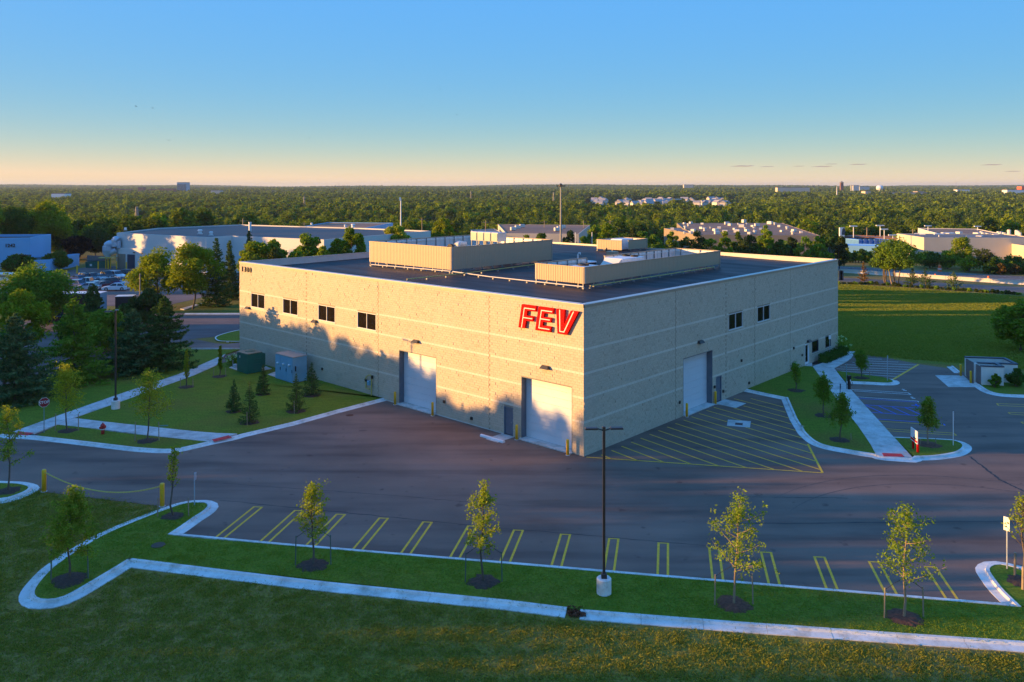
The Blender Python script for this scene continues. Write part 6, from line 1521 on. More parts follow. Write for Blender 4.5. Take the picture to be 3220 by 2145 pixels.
# ---- cars
def car_meshes(kind):
    if kind == 'sedan': L_, Wd, hb, hr, c0, c1_, c2_, c3 = 4.7, 1.8, .92, 1.42, -1.9, -1.25, .35, 1.1
    elif kind == 'suv': L_, Wd, hb, hr, c0, c1_, c2_, c3 = 4.7, 1.9, 1.08, 1.72, -2.2, -1.85, .45, 1.15
    else: L_, Wd, hb, hr, c0, c1_, c2_, c3 = 5.6, 1.95, 1.15, 1.85, -.75, -.5, .75, 1.45
    h = L_ / 2; b = MB()
    prof = [(-h, .35), (-h - .02, .6), (-h + .05, hb - .05), (c0, hb), (c3, hb), (h - .35, hb - .12), (h, hb - .35), (h + .02, .4), (h - .1, .22), (-h + .1, .22)]
    n = len(prof)
    for y, k in ((-Wd / 2, .93), (-Wd / 2 + .1, 1), (Wd / 2 - .1, 1), (Wd / 2, .93)): b.v += [(x * (1 if abs(y) < Wd / 2 - .05 else .985), y, .22 + (z - .22) * k) for x, z in prof]
    for r in range(3): b.f += [(r * n + i, r * n + (i + 1) % n, (r + 1) * n + (i + 1) % n, (r + 1) * n + i) for i in range(n)]
    b.f += [tuple(range(n)), tuple(3 * n + i for i in range(n))]
    yb, yr = Wd / 2 - .08, Wd / 2 - .26
    rf_ = MB().add([(c1_, -yr, hr - .04), (c2_, -yr, hr - .04), (c2_, yr, hr - .04), (c1_, yr, hr - .04), (c1_ + .1, -yr + .1, hr), (c2_ - .1, -yr + .1, hr), (c2_ - .1, yr - .1, hr), (c1_ + .1, yr - .1, hr)], [(4, 5, 6, 7), (0, 1, 5, 4), (1, 2, 6, 5), (2, 3, 7, 6), (3, 0, 4, 7)])
    for (xa, xb, xc, xd) in ((c0, c0 + .12, c1_ + .1, c1_), (c3 - .12, c3, c2_, c2_ - .1)):
        for s in (-1, 1): rf_.add([(xa, s * (yb + .004), hb - .02), (xb, s * (yb + .004), hb - .02), (xc, s * (yr + .004), hr - .03), (xd, s * (yr + .004), hr - .03)], [(0, 1, 2, 3)])
    mid = (c1_ + c2_) / 2
    for s in (-1, 1): rf_.add([(mid - .06, s * (yb + .004), hb - .02), (mid + .06, s * (yb + .004), hb - .02), (mid + .05, s * (yr + .004), hr - .03), (mid - .05, s * (yr + .004), hr - .03)], [(0, 1, 2, 3)])
    gl = MB().add([(c0, -yb, hb - .03), (c3, -yb, hb - .03), (c3, yb, hb - .03), (c0, yb, hb - .03), (c1_, -yr, hr - .035), (c2_, -yr, hr - .035), (c2_, yr, hr - .035), (c1_, yr, hr - .035)], [(0, 1, 5, 4), (1, 2, 6, 5), (2, 3, 7, 6), (3, 0, 4, 7)])
    wh = MB().lathe([(.18, -.11), (.34, -.11), (.34, .11), (.18, .11)], n=14); wh.v = [(a, c, b_) for a, b_, c in wh.v]
    rim = MB().lathe([(.2, -.12), (.2, .12), (.05, .125)], n=10); rim.v = [(a, c, b_) for a, b_, c in rim.v]
    hl = MB().box((0, 0, 0), (.06, .35, .14)); 
    return dict(body=b.mesh('body', False), roof=rf_.mesh('roof'), glass=gl.mesh('glass'), wheel=wh.mesh('wheel'), rim=rim.mesh('rim'), headlight=hl.mesh('headlight'), tail=hl.mesh('tail_light'), L=L_, W=Wd, hb=hb)
CM = {k: car_meshes(k) for k in ('sedan', 'suv', 'pickup')}
M['car_glass'] = mat('car_glass', (.02, .03, .04), .08, .1); M['tail_red'] = mat('tail_red', (.35, .02, .02), .3); M['rim'] = mat('rim_silver', (.5, .5, .52), .3, .05, metal=.6)
def cpaint(n, c): 
    m = mat('car_' + n, c, .25, .02, 1, spec=.6); m.node_tree.nodes['Principled BSDF'].inputs['Coat Weight'].default_value = .6; return m
CP = {n: cpaint(n, c) for n, c in dict(white=(.75, .76, .78), red=(.22, .02, .025), blue=(.02, .05, .22), black=(.012, .013, .018), grey=(.09, .10, .12), silver=(.40, .43, .47), maroon=(.09, .02, .03), navy=(.012, .02, .06)).items()}
def car(kind, paint, label, x, y, rz, z=0, group='cars parked in the car park'):
    m = CM[kind]; t = thing('parked_car', label, 'car', (x, y, z), rz, group)
    def lk(n, me, mt, par, loc=None, own=True):
        me2 = me.copy() if not me.materials or me.materials[0] != mt else me
        if me2 is not me: me2.materials.clear(); me2.materials.append(mt)
        o = link(n, me2, None, par)
        if loc: o.location = loc
        return o
    bd = lk('body', m['body'], CP[paint], t); lk('roof', m['roof'], CP[paint], t); lk('windows', m['glass'], M['car_glass'], t)
    for sx in (-.3, .31):
        for sy in (-1, 1):
            w = lk('wheel', m['wheel'], M['rubber'], t, (m['L'] * sx, sy * (m['W'] / 2 - .08), .34)); lk('rim', m['rim'], M['rim'], w)
    for sy in (-1, 1):
        lk('headlight', m['headlight'], M['white_paint'], t, (m['L'] / 2 - .02, sy * .62, m['hb'] - .4)); lk('tail_light', m['tail'], M['tail_red'], t, (-m['L'] / 2 - .01, sy * .66, m['hb'] - .25))
def carp(kind, paint, label, p, rz, **k): x, y = G(p); car(kind, paint, label, x, y + .9, R_(rz), **k)
for a in (('sedan', 'white', 'white saloon car parked nearest, sideways behind the trailers', c23(1320, 1140), 186), ('sedan', 'red', 'red car parked left of the white saloon', c23(930, 1090), 240), ('suv', 'maroon', 'dark maroon car behind the red car', c23(1060, 1040), 235),
          ('sedan', 'blue', 'blue car in the middle row between maroon and silver cars', c23(1300, 1010), -40), ('suv', 'silver', 'silver estate car at the right end of the middle row', c23(1500, 1000), -38), ('suv', 'white', 'white van-like car half hidden by the maple', c23(1790, 960), 60),
          ('suv', 'black', 'black car parked at the far right of the back row', c23(1740, 780), 8), ('suv', 'white', 'pale car beside the dark pick-up in the back row', c23(1340, 830), -35), ('pickup', 'black', 'dark pick-up truck in the back row', c23(1060, 850), -35), ('sedan', 'silver', 'silver car left of the dark pick-up', c23(880, 880), -35),
          ('suv', 'grey', 'dark grey car third from the left in the back row', c23(700, 890), -35), ('suv', 'navy', 'dark car second from the left in the back row', c23(560, 895), -35), ('sedan', 'blue', 'bright blue car leftmost in the back row', c23(370, 915), -35), ('pickup', 'silver', 'silver pick-up behind the spruce tip', c23(590, 1040), 185),
          ('suv', 'blue', 'blue car half hidden by the spreading tree', c23(330, 1090), -20), ('sedan', 'silver', 'silver car behind the trailer roof', c23(570, 1130), 190), ('suv', 'black', 'dark car in the gap left of the lime spruce', c1(480, 1450), 30)): carp(*a)
# ---- brown-roofed halls in the middle distance
def GZ(p, z): return tuple(G(p, z))
poly_building('brown_hall', 'wide hall with striped brown roof behind the tall mast', [GZ(c3(262, 622), 3.5), GZ(c3(930, 628), 3.5), GZ(c3(1032, 548), 3.5), GZ(c3(190, 540), 3.5)], -6, 3.5, 'wall_cream', 'roof_brown', .1)
poly_building('cream_wing', 'low cream wing at the left end of the wide brown hall', [GZ(c3(0, 640), 2.6), GZ(c3(235, 620), 2.6), GZ(c3(160, 580), 2.6), GZ(c3(-60, 590), 2.6)], -6, 2.6, 'wall_cream', 'roof_grey', .1)
tanb = poly_building('tan_factory', 'sprawling tan factory whose brown roof is crowded with units', [GZ(c16(635, 310), 3.6), GZ(c16(2112, 318), 3.6), GZ(c16(1650, 163), 3.6), GZ(c16(345, 165), 3.6), GZ(c16(420, 232), 3.6)], -5, 3.6, 'wall_tan', 'roof_brown', .15)
poly_building('tan_wing', 'open-fronted tan wing at the left end of the factory with the crowded roof', [GZ(c16(187, 228), 3.3), GZ(c16(630, 318), 3.3), GZ(c16(560, 240), 3.3), GZ(c16(430, 222), 3.3)], -4, 3.3, 'wall_tan', 'roof_grey', .1)
UN = [(440, 172), (490, 200), (520, 170), (660, 178), (450, 235), (290, 250), (650, 232), (690, 262), (550, 270), (520, 292), (760, 228), (825, 268), (870, 232), (440, 292), (965, 180), (1000, 195), (1105, 185), (1145, 215), (1175, 158), (1210, 185), (1280, 205), (1335, 200), (1190, 245), (1060, 245), (1085, 280), (1300, 245),
      (1380, 245), (1495, 175), (1555, 185), (1610, 210), (1640, 270), (1705, 240), (1790, 268), (1880, 285), (1775, 303), (840, 298), (1240, 298), (1310, 298), (940, 285), (1210, 265)]
ru = None
for i, (px, py) in enumerate(UN):
    x, y = GZ(c16(px, py + 8), 3.4); s = .42 + .4 * ((i * 37) % 10) / 10
    if ru is None or i == 1:
        r = thing('roof_unit', 'pale roof unit on the crowded brown roof', 'roof unit', (x, y, 3.4), .5, 'roof units on the tan factory', s)
        if ru is None: ru = r; obj('housing', MB().box((0, 0, 1.0), (2.6, 2.0, 1.5), 0, .1), M['unit'], r); obj('curb', MB().box((0, 0, .12), (2.4, 1.8, .25)), M['roof_grey'], r)
        else: rv = r; obj('housing', MB().lathe([(.6, .2), (.6, 1.2), (1.0, 1.3), (.8, 1.8)], n=10), M['unit_grey'], r); obj('curb', MB().box((0, 0, .12), (1.5, 1.5, .25)), M['roof_grey'], r)
    else: dup(rv if i % 3 == 1 else ru, (x, y, 3.4), i * .9, None, (s, s, s * (1.4 if i == 18 else 1)))
for i, (px, py) in enumerate(((330, 590), (372, 575), (412, 562), (730, 595), (782, 570), (755, 583))):
    x, y = GZ(c3(px, py + 8), 3.4); dup(ru, (x, y, 3.4), .3, 'pale roof unit on the wide striped brown roof', .75, 'roof units on the striped brown roof')
# ---- right: sign, awning trucks, white plant
def GTp(p): return GT(p)
Ys = 232.0; x, z = at_px(c4(660, 570), Ys); zg = float(terrain(x, Ys))
t = thing('pylon_sign', 'tall white pylon sign on two posts beyond the highway', 'sign', (x, Ys, zg)); wS = 45 / K * Ys / F_; hS = 78 / K * Ys / F_
obj('panel', MB().box((0, 0, z - zg - hS / 2), (wS, .6, hS)), M['white_paint'], t); obj('lower_panel', MB().box((0, 0, z - zg - hS - 1.6), (wS, .5, 1.1)), M['white_paint'], t)
obj('emblem', MB().extr([(-.5, -1), (.4, -1), (.6, .2), (.2, 1.2), (-.3, .6)], (.3, -.31, z - zg - hS * .45), (1, 0, 0), (0, 0, 1), (0, -1, 0), 0, .03), M['navy_metal'], t)
for sx in (-1, 1): obj('post', MB().tube([(sx * wS * .28, 0, 0), (sx * wS * .28, 0, z - zg - hS)], .3, 8), M['unit_grey'], t)
M['awning'] = mat('awning_blue', (.05, .20, .50), .5, .08, 1)
for i in range(5):
    Yt = 262; x, _, z = A(c17(365 + i * 62, 232), Yt); zg = float(terrain(x, Yt)); t = thing('blue_truck', ('leftmost', 'second', 'third', 'fourth', 'rightmost')[i] + ' of the blue box trucks beyond the highway', 'truck', (x, Yt, zg), R_(18), 'blue box trucks beyond the highway')
    obj('box', MB().box((0, 0, (z - zg) * .6 + .3), (4.2, 6, z - zg)), M['awning'], t); obj('roof_panel', MB().box((0, 0, (z - zg) * 1.1 + .36), (4.3, 6.1, .12)), M['wall_shade_blue'], t); obj('cab', MB().box((0, -3.9, 1.5), (2.3, 1.8, 2.4), 0, .2), M['wall_shade_blue'], t)
def blk(name, label, pa, pb, ztop, depth, wm, rm, base=None, cat='building'):
    a, c = GZ(pa, ztop), GZ(pb, ztop); d = Vector((c[0] - a[0], c[1] - a[1])).normalized(); n = Vector((-d.y, d.x)) * depth
    return poly_building(name, label, [a, c, (c[0] + n.x, c[1] + n.y), (a[0] + n.x, a[1] + n.y)], float(terrain(*a)) - 1 if base is None else base, ztop, wm, rm, .2, None, cat)
blk('low_blue_building', 'low pale blue building beside the pylon sign', c17(200, 275), c17(640, 285), 2.0, 9, 'wall_shade_blue', 'wall_shade_blue')
blk('long_brown_shed', 'long rust-brown shed behind the blue trucks', c17(210, 165), c17(830, 185), 1.5, 10, 'brick_red', 'roof_brown')
blk('white_plant', 'white plant building with sunlit gable wall right of the blue trucks', c17(835, 133), c17(1160, 180), 4.4, 34, 'wall_cream', 'roof_grey')
blk('grey_plant_wing', 'pale grey wing of the white plant in shade', c17(1165, 182), c17(1480, 195), 3.8, 26, 'wall_white', 'roof_grey')
blk('brown_plant_hall', 'long brown-roofed hall crowded with vents at the right', c17(1480, 175), c17(2360, 190), 3.2, 60, 'wall_white', 'roof_brown')
blk('cream_block', 'cream low block at the right edge behind the thin trees', c17(2055, 235), c17(2420, 285), 2.6, 20, 'wall_cream', 'roof_grey')
blk('cream_low_wall', 'low tan building row behind the leafy clump', c17(1080, 300), c17(2000, 305), .6, 8, 'wall_tan', 'roof_grey')
SKV = [(1845, 105, 55), (1862, 118, 50), (1885, 118, 50), (1918, 125, 45), (1942, 125, 45), (2048, 105, 55), (2068, 120, 60), (2085, 108, 50), (2112, 118, 55), (2133, 122, 50), (2175, 85, 90), (2265, 90, 55), (2285, 100, 50), (2305, 118, 45)]
for i, (px, py, hp) in enumerate(SKV):
    x, y = GZ(c17(px, py + hp), 3.2); hh = hp / 3.797 * y / F_
    t = thing('vent_stack', ordn(i) + ' white vent stack from the left on the brown-roofed hall', 'stack', (x, y, 3.1), 0, 'white vent stacks at the right'); obj('pipe', MB().tube([(0, 0, 0), (0, 0, hh)], .55, 8), M['unit'], t)
for i, (px, py, w) in enumerate(((1440, 150, 7), (1480, 158, 5), (1580, 140, 3), (1800, 150, 6), (1825, 190, 5), (1075, 160, 3), (1140, 168, 4), (2010, 170, 3))):
    x, y = GZ(c17(px, py + 10), 3.3); dup(ru, (x, y, 3.2), .2 * i, 'pale roof unit on the plant roofs at the right', (w / 5.0, .8, .7), 'roof units on the plant at the right')
LPp = [(318, 45, 210), (636, 38, 160), (685, 82, 200), (788, 152, 215), (1208, 42, 130), (1338, 138, 300), (1800, 48, 130), (1722, 170, 290), (2065, 160, 230)]
for i, (px, py, pb) in enumerate(LPp):
    Yl = 250 + (300 - pb) * .35; x, z = at_px(c17(px, py), Yl); zg = float(terrain(x, Yl))
    t = thing('car_park_lamp', ('lot lamp at the left beside the pylon sign', 'tall lot lamp behind the blue trucks', 'shorter lot lamp right of the blue trucks', 'lot lamp left of the white gable wall', 'tall lot lamp behind the white plant', 'lot lamp in front of the white plant wall', 'tall lot lamp left of the white stacks', 'lot lamp behind the tall sunlit tree', 'lot lamp among the white stacks')[i], 'lamp post', (x, Yl, zg), 0, 'pale lot lamps beyond the highway'); obj('pole', MB().tube([(0, 0, 0), (0, 0, z - zg)], .13, 6), M['white_paint'], t); obj('head', MB().box((0, 0, z - zg), (2.6 if i % 2 == 0 else 3, .6, .35)), M['white_paint'], t)
# high mast, flag-like poles
Ym = 250.0; x, z = at_px(c3(765, 185), Ym); zg = float(terrain(x, Ym)); t = thing('high_mast', 'very tall grey light mast rising above the horizon behind the warehouse', 'light mast', (x, Ym, zg))
obj('mast', MB().tube([(0, 0, 0), (0, 0, z - zg)], [.34, .2], 10), M['galv'], t)
for k in range(6): a = k * 1.047; obj('lamp_head', MB().box((1.0 * math.cos(a), 1.0 * math.sin(a), z - zg - .2), (.8, .5, .35), a), M['bronze'], t)
obj('ring', MB().lathe([(.6, z - zg - .1), (.6, z - zg + .1), (.25, z - zg + .6)], n=12), M['bronze'], t)
Ym = 246.0; x, z = at_px(c2(1482, 310), Ym); zg = float(terrain(x, Ym)); t = thing('light_pole', 'thin white pole behind the yellowish tree left of the tall mast', 'pole', (x, Ym, zg)); obj('shaft', MB().tube([(0, 0, 0), (0, 0, z - zg)], [.25, .16], 8), M['white_paint'], t); obj('head', MB().box((-.2, 0, z - zg), (.5, .4, 1.0)), M['white_paint'], t)
for i, (p, lb) in enumerate(((c3(898, 615), 'dark blue banner pole left of the small roof screen'), (c3(1050, 612), 'second banner pole by the small roof screen'))):
    Yb = 200; x, z = at_px(p, Yb); t = thing('banner_pole', lb, 'banner pole', (x, Yb, 0)); obj('pole', MB().tube([(0, 0, 0), (0, 0, z)], .1, 6), M['white_paint'], t); obj('banner', MB().extr([(-.1, 0), (-1.1, -6.0), (-.1, -6.4)], (0, 0, z - .3), (1, 0, 0), (0, 0, 1), (0, 1, 0), 0, .05), M['navy_metal'] if i == 0 else M['brick_red'], t)
# guard rail / barrier and barrels on the highway
a, c = np.array(GT((2640, 857))[:2]), np.array(GT((3220, 896))[:2]); d = (c - a) / np.linalg.norm(c - a); n_b = 48; bar0 = None
for i in range(n_b):
    p = a - d * 20 + d * i * 3.05; zg = float(terrain(*p))
    if bar0 is None:
        b = MB().extr([(-.35, 0), (.35, 0), (.16, .35), (.12, .85), (-.12, .85), (-.16, .35)], (0, 0, 0), (0, 1, 0), (0, 0, 1), (1, 0, 0), -1.5, 1.5); bar0 = obj('concrete_barrier', b, M['barrier']); bar0.location = (p[0], p[1], zg); bar0.rotation_euler = (0, 0, math.atan2(d[1], d[0]))
        tag(bar0, 'one of the pale concrete barrier units lining the highway', 'barrier', 'concrete barriers along the highway')
    else:
        o = bar0.copy(); COL.objects.link(o); o.location = (p[0], p[1], zg)
for i, (px, py, lb, s_) in enumerate(((1347, 588, 'large orange traffic barrel on the far side of the highway', 1.6), (1296, 655, 'small orange barrel on the near barrier line, left one', .8), (1930, 692, 'small orange barrel on the near barrier line, right one', 1.0))):
    g = GT(c17(px, py)); t = thing('traffic_barrel', lb, 'traffic barrel', g, 0, 'orange traffic barrels', s_); obj('drum', MB().lathe([(.32, 0), (.3, .3), (.27, .32), (.26, .62), (.23, .64), (.22, 1.0)], n=12), M['orange'], t); obj('band', MB().lathe([(.285, .36), (.275, .5)], n=12), M['white_paint'], t)
for i, px in enumerate((158, 176)):
    g = GT(c17(px, 690)); h = 115 / 3.797 * g[1] / F_; tag(obj('dark_post', MB().box((g[0], g[1], g[2] + h / 2), (.7, .5, h), 0, .05), M['navy_metal']), ('left', 'right')[i] + ' one of two dark sign posts at the warehouse edge by the road', 'post')
# utility poles with wires, lattice pylons
UPt = [(c2(40, 490), 262), (c2(600, 520), 300), (c2(1675, 480), 300), (c3(78, 505), 300), (c3(615, 505), 320), (c3(973, 505), 320), (c3(1215, 500), 330), (c17(478, 60), 300), (c17(1026, 80), 300), (c17(2177, 80), 300)]
tops = []
for i, (p, Y) in enumerate(UPt):
    x, z = at_px(p, Y); zg = float(terrain(x, Y)); t = thing('utility_pole', 'wooden utility pole in front of the woods', 'utility pole', (x, Y, zg), 0, 'utility poles in front of the woods')
    obj('shaft', MB().tube([(0, 0, 0), (0, 0, z - zg)], [.2, .13], 6), M['stake'], t); obj('crossarm', MB().box((0, 0, z - zg - .7), (2.2, .15, .15)), M['stake'], t); tops.append((x, Y, z - .6))
for i in range(1, 6):
    p, q = Vector(tops[i]), Vector(tops[i + 1]); b = MB(); b.tube([p + (q - p) * (k / 8) + Vector((0, 0, -1.2 * 4 * (k / 8) * (1 - k / 8))) for k in range(9)], .05, 4); tag(obj('power_line', b, M['bronze']), 'thin power line strung between utility poles before the woods', 'wire', 'power lines before the woods')
def lattice(p, Y, pb, label):
    x, z = at_px(p, Y); zg = at_px(pb, Y)[1]; h = z - zg; t = thing('lattice_pylon', label, 'pylon', (x, Y, zg - 8), 0, 'lattice pylons in the woods'); h += 8; b = MB()
    for sx, sy in ((-1, -1), (1, -1), (1, 1), (-1, 1)): b.tube([(sx * h * .08, sy * h * .08, 0), (sx * h * .02, sy * h * .02, h)], .22, 4)
    obj('leg_frame', b, M['galv'], t); b = MB()
    for k in range(8):
        a0, a1 = h * k / 8, h * (k + 1) / 8; w0, w1 = h * (.08 - .06 * k / 8), h * (.08 - .06 * (k + 1) / 8)
        b.tube([(-w0, -w0, a0), (w1, -w1, a1)], .12, 3); b.tube([(w0, -w0, a0), (-w1, -w1, a1)], .12, 3)
    obj('bracing', b, M['galv'], t)
    obj('arm', MB().box((0, 0, h * .88), (h * .28, .3, .3)), M['galv'], t)
lattice(c1(1250, 380), 420, c1(1250, 500), 'lattice pylon in the woods above the factory, left one'); lattice(c2(600, 285), 900, c2(600, 365), 'grey lattice pylon far off above the middle of the factory'); lattice(c3(700, 250), 1100, c3(700, 290), 'faint lattice pylon just left of the tall mast')
lattice(c22(415, 215), 1300, c22(415, 275), 'faint rusty lattice pylon far behind the largest screen')

# ================================================================== WOODS TO THE HORIZON
def forest_mesh(seed, h, cw, ncl, nl, ls):
    rg = np.random.default_rng(seed); ncl = int(ncl); d = rg.normal(size=(ncl, 3)); d /= np.linalg.norm(d, axis=1)[:, None]; d[:, 2] = np.abs(d[:, 2]) * 1.1 - .25
    ra = rg.uniform(.45, 1.0, (ncl, 1)); sh = rg.uniform(.8, 1.2)
    C = d * ra * [cw / 2 * .78, cw / 2 * .78, h * .44] + [0, 0, h * .55]
    rad = cw * rg.uniform(.11, .20, ncl); w = rg.integers(0, ncl, nl); e = rg.normal(size=(nl, 3)); e /= np.linalg.norm(e, axis=1)[:, None]
    P = C[w] + e * rad[w][:, None] * rg.uniform(.5, 1.0, (nl, 1)); P = P[P[:, 2] > .3]
    return leaves(P, ls, rg, .3, .6), C
FM = []; FT = []
for i in range(5):
    V, _ = forest_mesh(700 + i, 13, 9.5, 34, 1300, .52); FM.append(np_mesh('crown', V, 4)); FM[-1].materials.append(M['forest'])
    b = MB().tube([(0, 0, 0), (.2, .1, 5), (.1, 0, 8)], [.28, .2, .1], 6); FT.append(b.mesh('trunk')); FT[-1].materials.append(M['bark'])
FM.append(None)
ms = conifer(790, 15, 6, 16, 6, 22, .4, .1, .06, .2, .2); FM[5] = ms[1]; FM[5].materials.append(M['needle']); ms[0].materials.append(M['bark']); FT.append(ms[0])
FAR = []
for i, (nl, ls, cl) in enumerate(((420, .95, 26), (420, .95, 26), (420, .95, 22), (420, .95, 24), (120, 1.9, 16), (120, 1.9, 16))):
    V, _ = forest_mesh(800 + i, 13, 10.5, cl, nl, ls); me = np_mesh('far_tree', V, 4); me.materials.append(M['forest']); FAR.append(bpy.data.objects.new('far_tree', me))
rg = np.random.default_rng(21)
bl_ = [o for o in bpy.data.objects if o.parent is None and o.get('category') == 'building']
keep = []
for o in bl_:
    pts = [(c.matrix_world if False else (o.location.x + v.co.x, o.location.y + v.co.y)) for c in o.children if c.name.startswith('roof') for v in c.data.vertices]
    if pts:
        P = np.array(pts); keep.append((P[:, 0].min() - 5, P[:, 0].max() + 5, P[:, 1].min() - 14, P[:, 1].max() + 4))
def u_of(P): return CX_ + P[:, 0] / P[:, 1] * F_
def spread(y0, y1, dens, low=None):
    n = int((y1 - y0) * (y1 + y0) / 2 * 1.9 * dens); y = np.sqrt(rg.uniform(y0 ** 2, y1 ** 2, n)); x = rg.uniform(-.95, .95, n) * y
    P = np.c_[x, y]
    for (a, b_, c, d) in keep: P = P[~((P[:, 0] > a) & (P[:, 0] < b_) & (P[:, 1] > c) & (P[:, 1] < d))]
    u = u_of(P); Y = P[:, 1]
    ok = np.ones(len(P), bool)
    ok &= ~((u > 1900) & (Y < 330))                          # plant and factory yards on the right
    ok &= ~((u > 820) & (u <= 1900) & (Y < 312))
    ok &= ~((u <= 820) & (Y < 265))
    ok &= ~((u > 1830) & (u < 2330) & (Y > 840) & (Y < 1570) & (rg.random(len(P)) < (.97 if low is None else 0)))   # housing estate
    gl = np.sin(P[:, 0] * .013 + 2) * np.sin(Y * .009 + P[:, 0] * .004) + .6 * np.sin(P[:, 0] * .041) * np.sin(Y * .033)
    ok &= ~((gl > .95) & (rg.random(len(P)) < .9))
    return P[ok]
def groundz(P): return terrain(P[:, 0], P[:, 1])
P = spread(262, 620, 1 / 62.0); P = P[np.argsort(P[:, 1])]
sel = []; 
for p in P:                                                   # keep the crowns a few metres apart
    if all((p[0] - q[0]) ** 2 + (p[1] - q[1]) ** 2 > 30 for q in sel[-160:]): sel.append(p)
P = np.array(sel); vis = np.abs(P[:, 0]) < P[:, 1] * .66; near = P[vis][:300]; rest = np.concatenate([P[vis][300:], P[~vis]])
LB = ['rounded forest tree at the near edge of the woods', 'tall dark conifer at the near edge of the woods']
for i, (x, y) in enumerate(near):
    k = int(rg.integers(0, 5)) if rg.random() > .09 else 5; s = rg.uniform(.6, 1.35); zg = float(terrain(x, y))
    t = thing('forest_tree', LB[k == 5], 'tree', (x, y, zg - .2), rg.uniform(0, 6.28), 'trees at the near edge of the woods' if k < 5 else 'conifers at the near edge of the woods', (s * rg.uniform(.95, 1.25), s * 1.1, s * rg.uniform(.75, 1.0)))
    link('crown', FM[k], None, t); link('trunk', FT[k], None, t)
mids = [bpy.data.objects.new('wood_tree', me) for me in FM]
scatter('woods', np.c_[rest, groundz(rest) - .2], mids, .7, 1.5, 31, .8)
P = spread(610, 1500, 1 / 95.0); scatter('woods', np.c_[P, groundz(P) - .3], FAR[:4], .8, 1.85, 32, .66)
P = spread(840, 1570, 1 / 110.0, True); u = u_of(P); P = P[(u > 1830) & (u < 2330)]; scatter('estate_trees', np.c_[P, groundz(P) - .3], FAR[:4], .25, .6, 35)
P = spread(1500, 5200, 1 / 130.0); scatter('woods', np.c_[P, groundz(P) - .3], FAR[4:], .9, 2.0, 33, .62)
P = spread(5200, 9000, 1 / 420.0); scatter('woods', np.c_[P, groundz(P)], FAR[4:], 1.3, 2.8, 34, .6)
# houses of the estate
h0 = None; hr = random.Random(3)
M['house_wall'] = mat('house_wall', (.66, .60, .52), .7, .05, .2); M['house_roof'] = mat('house_roof', (.36, .33, .31), .8, .1, .2)
for i in range(64):
    Y = hr.uniform(1160, 1480); u = hr.uniform(1850, 2300); x = (u - CX_) / F_ * Y; zg = float(terrain(x, Y)) + hr.uniform(2.5, 5)
    if h0 is None:
        h0 = thing('house', 'one of the small pale houses of the far estate in the woods', 'house', (x, Y, zg), 0, 'pale houses of the far estate'); obj('wall', MB().box((0, 0, 0), (11, 9, 10)), M['house_wall'], h0)
        obj('roof', MB().extr([(-5.0, 5), (5.0, 5), (0, 8.2)], (0, 0, 0), (0, 1, 0), (0, 0, 1), (1, 0, 0), -5.8, 5.8), M['house_roof'], h0)
    else: dup(h0, (x, Y, zg), hr.choice((.3, 1.87, -.4, 1.2)), None, hr.uniform(.8, 1.25))
# ---- the skyline
def sky_block(label, cp, pts, Y, mt, depth=20, cat='building', name='far_building'):
    (x0, y0), (x1, y1) = cp(*pts[0]), cp(*pts[1]); xa, _, za = A((x0, y0), Y); xb, _, zb = A((x1, y1), Y); zg = float(terrain((xa + xb) / 2, Y))
    t = thing(name, label, cat, ((xa + xb) / 2, Y, zg)); obj('wall', MB().box((0, 0, (za - zg) / 2), (xb - xa, depth, za - zg)), M[mt], t); obj('roof', MB().box((0, 0, za - zg + .6), (xb - xa - 1, depth - 1, 1.2)), M['roof_grey'], t); return t, za - zg
t, h = sky_block('dark office tower on the skyline at the left', c1, ((1632, 160), (1718, 232)), 2400, 'glass_tower' if 'glass_tower' in M else 'switch_grey', 26, 'tower', 'office_tower')
for k in range(9): obj('window_band', MB().box((0, -13.1, h * (.42 + .055 * k)), (27, .3, 1.0)), M['glass_dark'], t)
t, h = sky_block('slim red-brown tower on the skyline at the right', c4, ((645, 165), (670, 215)), 2500, 'brick_red', 8, 'tower', 'brick_tower'); obj('cap', MB().lathe([(6.5, h), (6.5, h + 2), (1, h + 6)], n=8), M['roof_grey'], t)
for (lb, cp, q, Y, mt) in (('grey block on the skyline right of the red-brown tower', c4, ((752, 187), (805, 215)), 2500, 'unit_grey'), ('long pale building on the skyline left of the red-brown tower', c4, ((62, 207), (355, 232)), 2300, 'wall_cream'), ('long pale low roof on the skyline beyond the estate', c4, ((810, 197), (900, 205)), 2600, 'unit_grey'),
                           ('pale apartment row below the water tower', c4, ((1040, 252), (1420, 275)), 1700, 'wall_cream'), ('pale square building left of the water tower', c4, ((855, 240), (905, 268)), 1750, 'wall_cream'), ('pale building at the right end of the apartment row', c4, ((1330, 243), (1385, 262)), 1720, 'wall_cream'),
                           ('long white building at the right edge of the skyline', c4, ((2145, 228), (2330, 248)), 1900, 'white_paint'), ('orange-brown building at the right edge of the skyline', c4, ((2280, 198), (2330, 225)), 2100, 'orange'), ('thin white building on the right skyline', c4, ((1695, 225), (1810, 234)), 2300, 'white_paint'),
                           ('pale block on the skyline right of the tall mast', c3, ((1885, 180), (1970, 197)), 3600, 'wall_cream'), ('pale flat building in the woods near the left tower', c1, ((1940, 232), (2025, 250)), 1900, 'wall_cream'), ('white flat roof glimpsed in the woods at the left', c1, ((500, 262), (620, 282)), 1300, 'white_paint'),
                           ('white flat building far beyond the factory', c2, ((240, 238), (330, 248)), 2400, 'white_paint'), ('pale strip of buildings far off left of the mast', c2, ((780, 228), (1020, 240)), 2900, 'unit')):
    sky_block(lb, cp, q, Y, mt)
t0_ = None
